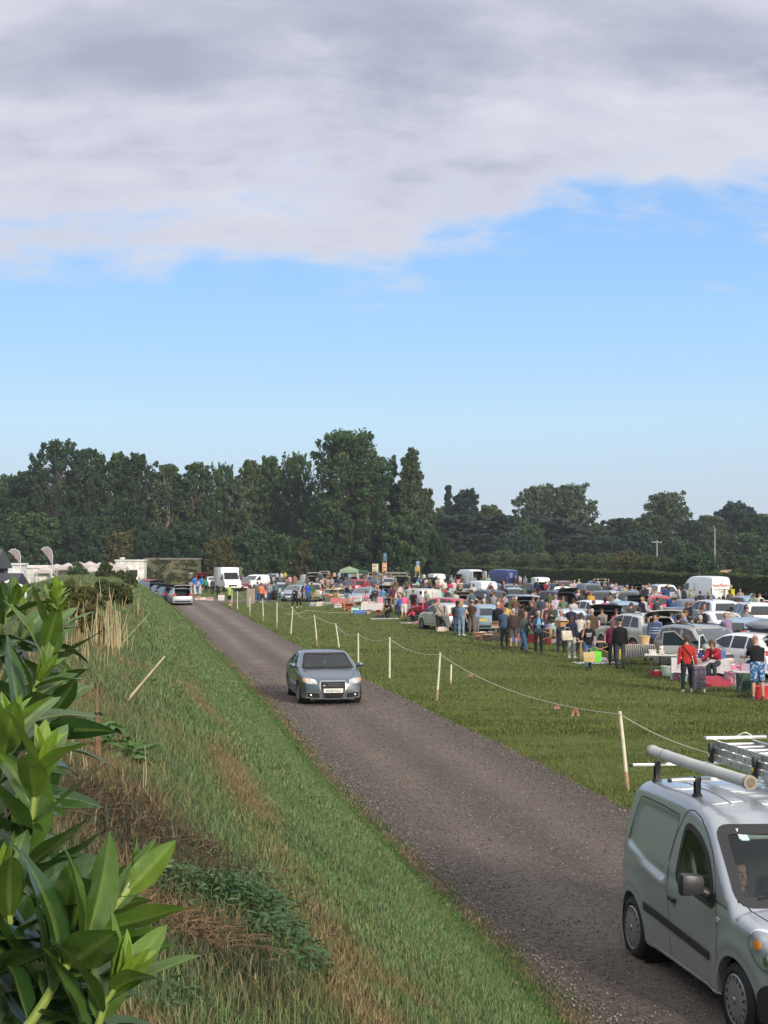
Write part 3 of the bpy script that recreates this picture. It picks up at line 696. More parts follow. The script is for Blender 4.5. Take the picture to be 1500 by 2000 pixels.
  q=[sh.ray(p,'B',-.02)for p in hole];ins=[Vector((xin,p.y*.9,p.z))for p in q]
  a=[bm.verts.new(p)for p in q];b=[bm.verts.new(p)for p in ins]
  for i in range(6):bm.faces.new((a[i],a[(i+1)%6],b[(i+1)%6],b[i]))
  bm.faces.new(b);feats.append(('boot_lining',bm_mesh(bm,INTER,False)))
  hinge=sh.ray((0,zt+.02),'B',.0)
  if not vanlike or kind=='small_van':
   Lg=(zt-zb)*1.12;ang=R(19);c,s_=math.cos(ang),math.sin(ang)
   def tg(d,y,off):
    crv=.05*math.sin(min(d/Lg,1)*math.pi)
    return Vector((hinge.x-c*d+s_*(off+crv)*0,y,hinge.z+.02+s_*d*1.0+off+crv))
   def sheet(d0,d1,w0,w1,off,th,mat):
    bm=bmesh.new();n=6;gr=[]
    for lay in(off,off+th):
     for i in range(n+1):
      d=d0+(d1-d0)*i/n;w=w0+(w1-w0)*i/n
      gr.append([bm.verts.new(tg(d,w*u,lay-.05*u*u))for u in(-1,-.6,-.2,.2,.6,1)])
    for base in(0,n+1):
     for i in range(n):
      for j in range(5):bm.faces.new((gr[base+i][j],gr[base+i+1][j],gr[base+i+1][j+1],gr[base+i][j+1]))
    for i in range(n):
     for j in(0,5):bm.faces.new((gr[i][j],gr[i+1][j],gr[n+2+i][j],gr[n+1+i][j]))
    for i in(0,n):
     for j in range(5):bm.faces.new((gr[i][j],gr[i][j+1],gr[n+1+i][j+1],gr[n+1+i][j]))
    return bm_mesh(bm,mat)
   Lw=Lg*.46
   t_=add('tailgate',sheet(0,Lg,wt+.03,wb+.02,0,.035,None),'paint')
   add('tailgate_window',sheet(.08,Lw,wt-.06,wb-.09,-.012,.005,GLASSB),None,t_)
   add('tailgate_trim',sheet(Lw+.04,Lg-.05,wb-.07,wb-.06,-.014,.006,TRIM),None,t_)
   for s in(1,-1):
    bm=bmesh.new();a_=tg(Lg*.45,s*(wb-.10),0);b_=sh.ray((s*(wb-.03),zt-.25),'B',-.02);tube(bm,[b_,a_],.011,6);add('gas_strut',bm_mesh(bm,TRIM),None,t_)
  else:
   for s in(1,-1):
    bm=bmesh.new();box(bm,x0_-.03-.75,x0_+.0,s*(wb+.09)-.02,s*(wb+.09)+.02,zb,zt,.015);add('rear_door',bm_mesh(bm),'paint')
 bm=sh.bm
 box(bm,K['wx'][0]-.1,K['wx'][1]+.1,-K['W']+.26,K['W']-.26,.20,.30)
 for cx in K['wx']:
  for s in(1,-1):feats.append(('wheel_well',bm_mesh(well(sh,cx,K['wr'],wr+.03,s),BLACK)))
 bx=K['prof'][1][0]
 body=bm_mesh(sh.bm,None);add('body',body,'paint')
 for ft in feats:
  if len(ft)==2:add(ft[0],ft[1])
  else:add(ft[0],ft[1],'paint')
 ty=tyre_mesh(K['wr'],.21,24);rm=rim_mesh(K['wr'],.21,5,24)
 for cx in K['wx']:
  for s in(1,-1):
   w_=add('wheel',ty,('at',(cx,s*(K['W']-.12),K['wr']),0 if s>0 else math.pi));add('rim',rm,None,w_)
 return P
_kc={}
def place_car(kind,x,y,yaw,col,label,opened=False,group='cars parked on the meadow',cat='car',metal=.35,name=None,dirt=0):
 """yaw: heading of its front, degrees clockwise from straight away from the camera"""
 key=(kind,opened)
 if key not in _kc:_kc[key]=make_kind(kind,opened)
 pm=paint(col,metal)
 nm=name or{'hatch':'parked_hatchback','estate':'parked_estate_car','mpv':'parked_people_carrier','suv':'parked_suv','coupe':'parked_coupe','small_van':'small_van','big_van':'large_van'}[kind]
 root=empty(nm,(x,y,.0),R(90-yaw),label,cat,group);obs=[]
 for(n,me,key_,par)in _kc[key]:
  o=bpy.data.objects.new(n,me);C.objects.link(o)
  o.parent=root if par<0 else obs[par]
  if key_=='paint':
   if not me.materials:me.materials.append(pm)
   o.material_slots[0].link='OBJECT';o.material_slots[0].material=pm
  elif isinstance(key_,tuple):o.location=key_[1];o.rotation_euler=(0,0,key_[2])
  obs.append(o)
 CARS.append((x,y,label,yaw,kind,opened));return root
CARS=[]
# ================================================================== PEOPLE (local +Y = the way they face)
M_EYE=simple('eye_dark',(.02,.015,.012),.3)
def etube(bm,pts,rad,n=10,side=Vector((1,0,0))):
 rings=[]
 for i,p in enumerate(pts):
  d=(pts[min(i+1,len(pts)-1)]-pts[max(i-1,0)]).normalized();a=(side-d*side.dot(d))
  a=a.normalized()if a.length>.05 else d.orthogonal().normalized();b=d.cross(a);rx,ry=rad[i]if isinstance(rad[i],tuple)else(rad[i],rad[i])
  rings.append([bm.verts.new(p+a*math.cos(2*math.pi*k/n)*rx+b*math.sin(2*math.pi*k/n)*ry)for k in range(n)])
 for A,B in zip(rings,rings[1:]):
  for k in range(n):bm.faces.new((A[k],A[(k+1)%n],B[(k+1)%n],B[k]))
 bm.faces.new(rings[0][::-1]);bm.faces.new(rings[-1]);return rings
def dirv(f,o,s):
 v=Vector((0,math.sin(R(f)),-math.cos(R(f))));return Matrix.Rotation(R(-o)*s,3,'Y')@v
POSES=dict(stand=dict(arm=[(8,9,15),(5,9,12)],leg=[(0,4,2),(2,5,4)]),walk=dict(arm=[(25,8,25),(-22,8,20)],leg=[(-20,2,18),(22,2,6)],lean=4),browse=dict(arm=[(38,8,45),(30,8,60)],leg=[(2,5,4),(-3,5,4)],lean=16,head=28),bend=dict(arm=[(62,8,12),(70,6,15)],leg=[(14,6,12),(10,7,14)],lean=62,head=20),fold=dict(arm=[(22,10,105),(18,10,108)],leg=[(0,6,2),(3,5,4)],inw=60),hold=dict(arm=[(18,8,88),(20,8,85)],leg=[(0,5,2),(2,5,4)],inw=15,head=12),phone=dict(arm=[(35,20,128),(6,10,14)],leg=[(0,4,2),(2,5,4)],inw=20),facehand=dict(arm=[(6,12,12),(48,22,125)],leg=[(-14,3,12),(16,3,4)],inw=12,head=-4),sit=dict(arm=[(28,10,55),(34,10,50)],leg=[(82,8,84),(78,8,82)],lean=10,head=10),drive=dict(arm=[(48,6,42),(52,4,40)],leg=[(78,6,60),(80,6,62)],lean=-12,inw=8),crouch=dict(arm=[(50,8,25),(60,8,20)],leg=[(95,14,128),(70,12,125)],lean=38,head=22),reach=dict(arm=[(62,30,20),(40,8,30)],leg=[(78,14,84),(70,12,82)],lean=34,head=24),hip=dict(arm=[(-8,38,78),(6,12,20)],leg=[(0,5,2),(3,8,4)],inw=50),carry=dict(arm=[(30,14,70),(30,14,70)],leg=[(-8,4,8),(12,4,4)],inw=5),trolley=dict(arm=[(4,10,8),(-4,14,6)],leg=[(0,6,2),(0,6,2)]),)
def hand(bm,M,s,curl=30):
 """M: wrist frame, -Z along the fingers, X to the thumb side"""
 vs=ell(bm,(0,0,0),(.040,.016,.050),None,10,6)
 for v in vs:v.co=M@(v.co+Vector((0,0,-.048)))
 for i,(x,L)in enumerate([(.028,.068),(.010,.076),(-.009,.070),(-.027,.055)]):
  a=R(curl*.5+3*i);p0=Vector((x,0,-.088));p1=p0+Vector((0,math.sin(a),-math.cos(a)))*L*.5;a+=R(curl*.9);p2=p1+Vector((0,math.sin(a),-math.cos(a)))*L*.5
  tube(bm,[M@p0,M@p1,M@p2],[.0095,.0085,.006],6)
 p0=Vector((.036,.004,-.035));p1=Vector((.062,.016,-.062));p2=Vector((.066,.028,-.088));tube(bm,[M@p0,M@p1,M@p2],[.012,.010,.0075],6)
HEAD=[(-.122,.022,.028,.052),(-.108,.036,.045,.044),(-.075,.053,.066,.026),(-.04,.063,.082,.012),(0,.071,.092,.002),(.035,.074,.097,-.002),(.07,.070,.092,-.004),(.10,.052,.068,-.006),(.118,.022,.03,-.006)]
def head_loft(bm,M,off=0.0,n=16,keep=None,mi=0):
 rings=[]
 for z,rx,ry,yo in HEAD:
  zz=z+(off if z>.05 else 0)*(z>0)
  rings.append([bm.verts.new(M@Vector((math.cos(a)*(rx+off),yo+math.sin(a)*(ry+off),zz)))for a in(2*math.pi*k/n for k in range(n))])
 for i in range(len(rings)-1):
  for k in range(n):
   if keep:
    z=(HEAD[i][0]+HEAD[i+1][0])/2;sn=math.sin(2*math.pi*(k+.5)/n)
    if not keep(z,sn):continue
   bm.faces.new((rings[i][k],rings[i][(k+1)%n],rings[i+1][(k+1)%n],rings[i+1][k])).material_index=mi
 bm.faces.new(rings[-1]).material_index=mi
 if not keep:bm.faces.new(rings[0][::-1]).material_index=mi
 return rings
def make_person(pose,h=1.72,fat=1.0,hair='short',top='l',bottom='trousers',jacket=False,voxel=.022,seed=0):
 """-> dict of meshes in local space + hand points"""
 P=dict(lean=0,head=0,inw=0,yaw=0);P.update(POSES[pose]);q=h/1.72
 r_=random.Random(seed);jit=lambda a:a+r_.uniform(-4,4)
 hip=Vector((0,0,.93));lean=R(jit(P['lean'])if P['lean']else r_.uniform(-1,3))
 up=Vector((0,math.sin(lean),math.cos(lean)))
 legs=[]
 for s,(f,o,k)in zip((-1,1),P['leg']):
  a=hip+Vector((s*.092,0,-.02));kn=a+dirv(f,o*.5,s)*.43;an=kn+dirv(f-k,o*.3,s)*.42;legs.append((a,kn,an))
 low=min(l[2].z for l in legs);dz=.085-low
 legs=[tuple(p+Vector((0,0,dz))for p in l)for l in legs];hip=hip+Vector((0,0,dz))
 sp=lambda d:hip+up*d+Vector((0,-.02*math.sin(d*6),0))
 bm=bmesh.new();cls=[]
 etube(bm,[sp(-.10),sp(-.03),sp(.05),sp(.15),sp(.26),sp(.36),sp(.44),sp(.485),sp(.52),sp(.60)],[(.10,.08),(.158,.118),(.160*fat**.5,.118*fat),(.140*fat,.102*fat),(.155*fat**.6,.112*fat**.7),(.172,.115),(.165,.095),(.10,.075),(.058,.058),(.052,.055)],16)
 bones=[('torso',sp(-.06),sp(.47)),('neck',sp(.52),sp(.66))];hands=[]
 for s,(a,kn,an)in zip((-1,1),legs):
  mid=kn.lerp(an,.3)+Vector((0,-.012,0));etube(bm,[a+Vector((0,0,.05)),a,a.lerp(kn,.5),kn,mid,kn.lerp(an,.7),an,an+Vector((0,0,-.03))],[(.085,.095),(.092*fat**.3,.10),(.075,.080),(.054,.057),(.055,.060),(.042,.045),(.034,.038),(.034,.042)],12)
  sh=(an-kn).normalized();fw=Vector((s*.12,1,0)).normalized()
  if sh.z>-.5:fw=(Vector((0,.5,-.8))).normalized()
  et=[an+Vector((0,-.045,-.045)),an+fw*.05+Vector((0,0,-.045)),an+fw*.14+Vector((0,0,-.058)),an+fw*.20+Vector((0,0,-.064))]
  etube(bm,et,[(.034,.034),(.042,.036),(.046,.024),(.030,.016)],10)
  bones+=[('thigh',a,kn),('shin',kn,an+Vector((0,0,.01))),('foot',an+Vector((0,-.03,-.05)),an+fw*.19+Vector((0,0,-.06)))]
 for s,(f,o,k)in zip((-1,1),P['arm']):
  sh=sp(.425)+Vector((s*.178,0,0));f=jit(f)-0;d1=dirv(f,o,s);el=sh+d1*.285
  d2=dirv(f+k,o*.6-P['inw']*1.0,s);
  if P['inw']and k>60:d2=(Matrix.Rotation(R(P['inw'])*s,3,'Z')@dirv(f+k,o*.5,s))
  wr=el+d2*.245
  etube(bm,[sp(.42)+Vector((s*.09,0,0)),sh,sh+d1*.07,sh.lerp(el,.6),el,el+d2*.07,wr-d2*.05,wr],[.062,.060,.054,.044,.039,.041,.029,.026],10)
  bones+=[('uarm',sh,el),('farm',el,wr)];hands.append((wr,d2,s))
 bmesh.ops.recalc_face_normals(bm,faces=bm.faces)
 me=bpy.data.meshes.new('t');bm.to_mesh(me);bm.free();o=bpy.data.objects.new('t',me);C.objects.link(o)
 md=o.modifiers.new('r','REMESH');md.mode='VOXEL';md.voxel_size=voxel;sm=o.modifiers.new('s','SMOOTH');sm.factor=.5;sm.iterations=2
 ev=o.evaluated_get(bpy.context.evaluated_depsgraph_get());m2=bpy.data.meshes.new_from_object(ev);bpy.data.objects.remove(o);bpy.data.meshes.remove(me)
 n=len(m2.vertices);co=np.empty(n*3,np.float32);m2.vertices.foreach_get('co',co);co=co.reshape(-1,3)
 nr=np.empty(n*3,np.float32);m2.vertices.foreach_get('normal',nr);nr=nr.reshape(-1,3)
 faces=np.array([list(p.vertices)if len(p.vertices)==4 else list(p.vertices)+[p.vertices[-1]]for p in m2.polygons])
 bpy.data.meshes.remove(m2)
 fc=co[faces].mean(1);D=[];Tt=[]
 for nm,a,b in bones:
  a=np.array(a);b=np.array(b);ab=b-a;t=((fc-a)@ab)/(ab@ab);D.append(np.linalg.norm(fc-(a+np.clip(t,0,1)[:,None]*ab),axis=1)-{'torso':.10,'thigh':.06,'neck':.03}.get(nm,.03));Tt.append(t)
 for i_,(nm,a,b)in enumerate(bones):
  if nm in('farm','uarm'):lim=.045 if nm=='farm' else.06;D[i_]=np.where(D[i_]+.03>lim+.02,9,D[i_])
 D=np.array(D);Tt=np.array(Tt);bi=D.argmin(0);names=np.array([b[0]for b in bones]);fn=names[bi];ft=Tt[bi,np.arange(len(fc))]
 spine=(fc-np.array(hip))@np.array(up)
 def shell(mask,off,nm,taper=None):
  f=faces[mask];used=np.unique(f);mp=np.full(n,-1);mp[used]=np.arange(len(used));v=co[used]+nr[used]*off
  wr_=np.sin(v[:,2:3]*60+v[:,0:1]*30+seed)*.004+np.sin(v[:,0:1]*90+v[:,2:3]*25)*.003
  v=v+nr[used]*wr_;return np_mesh(nm,v*q,mp[f],None,smooth=True)
 out={}
 core=(fn=='torso')|(fn=='neck')&(spine<.50)
 arms=(fn=='uarm')|(fn=='farm')
 tm=(core&(spine>(-.12 if jacket else-.06))&(spine<.52))|((fn=='uarm')&((ft<.62)if top=='s' else True))|((fn=='farm')&(ft<.93)if top=='l' else np.zeros(len(fc),bool))
 if jacket:tm|=(fn=='thigh')&(ft<.12)
 out['top']=shell(tm,.032 if jacket else.020,'top')
 bt=(core&(spine<.07))|((fn=='thigh')if bottom!='shorts' else((fn=='thigh')&(ft<.98)))
 if bottom=='shorts':bt|=(fn=='shin')&(ft<.06)
 if bottom=='trousers':bt|=(fn=='shin')&(ft<.95)
 if bottom=='skirt':pass
 out['bottom']=shell(bt,.017 if bottom!='shorts' else.026,'bottom')
 sm_=(fn=='foot')|((fn=='shin')&(ft>.93));leg_i=np.array([0]+[0]+[0]*3+[1]*3+[0]*4)[bi]
 out['shoes']=[shell(sm_&(leg_i==k_),.012,'shoe')for k_ in(0,1)]
 hm=Matrix.Translation(sp(.52)+(up*.5+Vector((0,0,.5))).normalized()*.17+Vector((0,.015,0)))@Matrix.Rotation(R(-(P['head']+math.degrees(lean)*.6)+r_.uniform(-6,6)),4,'X')@Matrix.Rotation(R(P['yaw']+r_.uniform(-14,14)),4,'Z')
 bm=bmesh.new()
 vv=[bm.verts.new(Vector(c))for c in co];
 for f in faces:
  try:bm.faces.new([vv[i]for i in(f if f[2]!=f[3]else f[:3])])
  except ValueError:pass
 head_loft(bm,hm);
 tube(bm,[hm@Vector((0,.088,.022)),hm@Vector((0,.104,-.012)),hm@Vector((0,.112,-.030)),hm@Vector((0,.088,-.036))],[.008,.012,.015,.010],6)
 for s in(1,-1):
  ell(bm,hm@Vector((s*.074,-.005,-.005)),(.010,.020,.032),None,8,6)
  ell(bm,hm@Vector((s*.030,.084,.012)),(.014,.010,.008),None,8,5,mi=1)
 ell(bm,hm@Vector((0,.088,-.062)),(.024,.007,.006),None,8,5,mi=1)
 for wr,d,s in hands:
  z=-d;x=Vector((0,1,0))-z*z.y;x=x.normalized()if x.length>.1 else Vector((0,0,1));
  if k:pass
  y=z.cross(x);y=y*(-s);M4=Matrix((x,y,z)).transposed().to_4x4();M4.translation=wr;hand(bm,M4,s)
 for v in bm.verts:v.co*=q
 out['body']=bm_mesh(bm,[SKIN,M_EYE])
 bm=bmesh.new()
 if hair in('short','long','bob'):
  head_loft(bm,hm,.013,keep=lambda z,sn:(z>.045 and sn<.99 and not(z<.055 and sn>.6))or(z>-.035 and sn<.25 and z<.06)or(z>-.07 and sn<-.35))
  if hair!='short':
   L=.24 if hair=='long' else.12;b0=hm@Vector((0,-.045,.04));b1=hm@Vector((0,-.075,-.05));b2=b1+Vector((0,-.03,-L));etube(bm,[b0,b1,b1.lerp(b2,.5),b2],[(.078,.055),(.084,.055),(.080,.045),(.055,.022)],12)
   for s in(1,-1):etube(bm,[hm@Vector((s*.070,.01,.03)),hm@Vector((s*.083,.0,-.04)),hm@Vector((s*.080,.0,-.12))],[(.012,.045),(.014,.04),(.01,.025)],8)
 elif hair=='cap':
  head_loft(bm,hm,.016,keep=lambda z,sn:z>.03)
  pr=[(math.cos(a)*.075,.06+math.sin(a)*.095)for a in[math.pi*k/8 for k in range(9)]];prism(bm,pr,.010,hm@Matrix.Translation((0,0,.046))@Matrix.Rotation(R(-8),4,'X'))
 elif hair=='sunhat':
  head_loft(bm,hm,.018,keep=lambda z,sn:z>.03);lathe(bm,[(.085,.05),(.15,.030),(.152,.034),(.085,.062)],'Z',20,hm,close=True)
 elif hair=='bald':
  head_loft(bm,hm,.004,keep=lambda z,sn:(z>-.05 and z<.03 and sn<.0))
 for v in bm.verts:v.co*=q
 out['hair']=bm_mesh(bm,None)
 if bottom=='skirt':
  bm=bmesh.new();lathe(bm,[(.15,.06),(.19,-.10),(.22,-.38),(.215,-.385),(.185,-.10),(.14,.055)],'Z',20,Matrix.Translation(hip));
  for v in bm.verts:v.co*=q
  out['bottom']=bm_mesh(bm,None)
 out['hands']=[(w+d*.08)*q for w,d,s in hands];out['neck']=sp(.45)*q;out['hip']=hip*q;return out
_pc={}
def person(x,y,face,pose,topc,botc,label,z=0.0,h=1.72,fat=1.0,hair='short',hairc=(.08,.05,.03),top='l',bottom='trousers',jacket=False,shoes=(.03,.03,.03),seed=0,group='people at the car boot sale',voxel=.022,skin=None,cache=None):
 key=(pose,round(h,2),fat,hair,top,bottom,jacket,seed,voxel)
 if key not in _pc:_pc[key]=make_person(pose,h,fat,hair,top,bottom,jacket,voxel,seed)
 D=_pc[key];root=empty('person',(x,y,z),R(-face),label,'person',group)
 b=link('body',D['body'],root)
 if skin:b.material_slots[0].link='OBJECT';b.material_slots[0].material=skin
 def prt(nm,me,col):
  m=cloth(col)if isinstance(col,tuple)else col
  if not me.materials:me.materials.append(m)
  o=link(nm,me,root);o.material_slots[0].link='OBJECT';o.material_slots[0].material=m
 prt('jacket' if jacket else('shirt' if top=='s' else 'jumper'),D['top'],topc);prt(bottom,D['bottom'],botc)
 for m_ in D['shoes']:prt('shoe',m_,shoes)
 if len(D['hair'].polygons):prt({'cap':'cap','sunhat':'sun_hat'}.get(hair,'hair'),D['hair'],hairc)
 root['_h']=1;del root['_h']
 M=Matrix.Translation((x,y,z))@Matrix.Rotation(R(-face),4,'Z')
 PEOPLE.append((x,y));return root,[M@p for p in D['hands']],M@D['neck'],M
PEOPLE=[]
# ================================================================== THE TWO CARS ON THE TRACK
def glass_mat(name,tint,refl=.06):
 m=bpy.data.materials.new(name);m.use_nodes=True;nt=m.node_tree;nt.nodes.clear()
 o=nt.nodes.new('ShaderNodeOutputMaterial');mx=nt.nodes.new('ShaderNodeMixShader');t=nt.nodes.new('ShaderNodeBsdfTransparent');g=nt.nodes.new('ShaderNodeBsdfGlossy')
 t.inputs[0].default_value=(*tint,1);g.inputs['Roughness'].default_value=.03;g.inputs[0].default_value=(.9,.95,1,1)
 f=nt.nodes.new('ShaderNodeFresnel');f.inputs[0].default_value=1.45
 nt.links.new(f.outputs[0],mx.inputs[0]);nt.links.new(t.outputs[0],mx.inputs[1]);nt.links.new(g.outputs[0],mx.inputs[2]);nt.links.new(mx.outputs[0],o.inputs[0]);return m
GLASS_T=glass_mat('clear_car_glass',(.50,.56,.56))
GLASS_S=glass_mat('side_car_glass',(.55,.62,.60))
def flake_paint(name,col,metal=.65,rough=.3,dirt=(.20,.17,.13),dz=.55):
 m,nt,p=newmat(name);N=nt.nodes;L=nt.links
 tc=N.new('ShaderNodeTexCoord');sp=N.new('ShaderNodeSeparateXYZ');L.new(tc.outputs['Object'],sp.inputs[0])
 n=N.new('ShaderNodeTexNoise');n.inputs['Scale'].default_value=5;n.inputs['Detail'].default_value=6;L.new(tc.outputs['Object'],n.inputs[0])
 n2=N.new('ShaderNodeTexNoise');n2.inputs['Scale'].default_value=900;L.new(tc.outputs['Object'],n2.inputs[0])
 a=N.new('ShaderNodeMath');a.operation='MULTIPLY_ADD';L.new(n.outputs[0],a.inputs[0]);a.inputs[1].default_value=-.5;L.new(sp.outputs[2],a.inputs[2])
 f=mrange(nt,a.outputs[0],dz-.20,dz-.62+.12,0,.55)
 base=mixrgb(nt,mrange(nt,n2.outputs[0],.3,.7),tuple(c*.86 for c in col),tuple(min(c*1.14,1)for c in col))
 L.new(mixrgb(nt,f,base,dirt),p.inputs['Base Color'])
 L.new(mrange(nt,f,0,.5,metal,.05),p.inputs['Metallic']);L.new(mrange(nt,f,0,.5,rough,.65),p.inputs['Roughness'])
 p.inputs['Coat Weight'].default_value=.8;p.inputs['Coat Roughness'].default_value=.05;return m
SILVER=flake_paint('silver_van_paint',(.36,.395,.435),.38,.30)
STEEL=flake_paint('steel_blue_paint',(.090,.118,.145),.5,.3,dz=.45)
SEATM=simple('seat_cloth',(.035,.037,.042),.9,var=.2)
def dist_poly(p,poly):
 d=9;n=len(poly)
 for i in range(n):
  a=Vector(poly[i]);b=Vector(poly[(i+1)%n]);ab=b-a;t=max(0,min(1,(Vector(p)-a).dot(ab)/ab.length_squared));d=min(d,(Vector(p)-a-ab*t).length)
 return d
def hero_common(root,sh,paintm,wheels,r,tw,rimf,steer=0,mats=None):
 pass
def add_part(root,name,me,mat=None,parent=None):
 if mat is not None and not me.materials:me.materials.append(mat)
 return link(name,me,parent or root)
def boxpart(root,name,b,mat,bev=.02,parent=None,M=None):
 bm=bmesh.new();box(bm,*b,bev);
 if M is not None:bmesh.ops.transform(bm,matrix=M,verts=bm.verts)
 return add_part(root,name,bm_mesh(bm,mat),None,parent)
def seat(root,x,y,z=.35):
 o=boxpart(root,'seat',(x-.25,x+.25,y-.24,y+.24,z,z+.16),SEATM,.05)
 M=Matrix.Translation((x-.26,y,z+.1))@Matrix.Rotation(R(-14),4,'Y')
 boxpart(root,'seat_back',(-.06,.06,-.23,.23,0,.56),SEATM,.05,None,M);boxpart(root,'headrest',(-.045,.045,-.12,.12,.60,.78),SEATM,.04,None,M)
def steering(root,x,y,z):
 bm=bmesh.new();M=Matrix.Translation((x,y,z))@Matrix.Rotation(R(-62),4,'Y')
 lathe(bm,[(.175,-.012),(.19,-.012),(.19,.012),(.175,.012)],'Z',28,M,close=True);box(bm,-.02,.02,-.18,.18,-.006,.006,0,M);box(bm,-.18,0,-.02,.02,-.006,.006,0,M);ell(bm,M@Vector((0,0,0)),(.05,.05,.05));return add_part(root,'steering_wheel',bm_mesh(bm,TRIM))
def cover_rim(r,w,n=16,mat=None):
 """steel wheel behind a plastic cover with slots round its edge"""
 bm=bmesh.new();Rr=r*.68;y=w/2
 lathe(bm,[(Rr*1.03,y-.02),(Rr*1.04,y-.004),(Rr*.99,y+.004),(Rr*.95,y-.002)],'Y',48)
 bmesh.ops.delete(bm,geom=[f for f in bm.faces if len(f.verts)==48],context='FACES')
 lathe(bm,[(Rr*.97,y-.03),(.001,y-.03)],'Y',32,mi=1)
 lathe(bm,[(Rr*.70,y-.02),(Rr*.70,y+.006),(Rr*.45,y+.016),(Rr*.16,y+.012),(Rr*.13,y+.022),(.001,y+.024)],'Y',32)
 for k in range(n):
  M=Matrix.Rotation(2*math.pi*k/n,4,'Y')
  a=[(-.034,Rr*.68,y+.004),(.034,Rr*.68,y+.004),(.030,Rr*.97,y+.0),(-.030,Rr*.97,y+.0)]if False else[(-.021,Rr*.68,y+.004),(.021,Rr*.68,y+.004),(.016,Rr*.97,y),(-.016,Rr*.97,y)]
  hi=[bm.verts.new(M@Vector((p,q_,z)))for p,z,q_ in a];lo=[bm.verts.new(M@Vector((p,q_-.02,z)))for p,z,q_ in a];bm.faces.new(hi)
  for i in range(4):bm.faces.new((hi[i],lo[i],lo[(i+1)%4],hi[(i+1)%4]))
 for x0_,x1_,in((.0,.03),):
  pts=[(0,.045),(.026,0),(0,-.045),(-.026,0)];M=Matrix.Translation((0,y+.022,0))@Matrix.Rotation(R(-90),4,'X')
  inn=[(a*.55,b*.55)for a,b in pts];o1=[bm.verts.new(M@Vector((a,b,.006)))for a,b in pts];i1=[bm.verts.new(M@Vector((a,b,.006)))for a,b in inn]
  for i in range(4):bm.faces.new((o1[i],o1[(i+1)%4],i1[(i+1)%4],i1[i]))
 return bm_mesh(bm,[mat,BLACK])
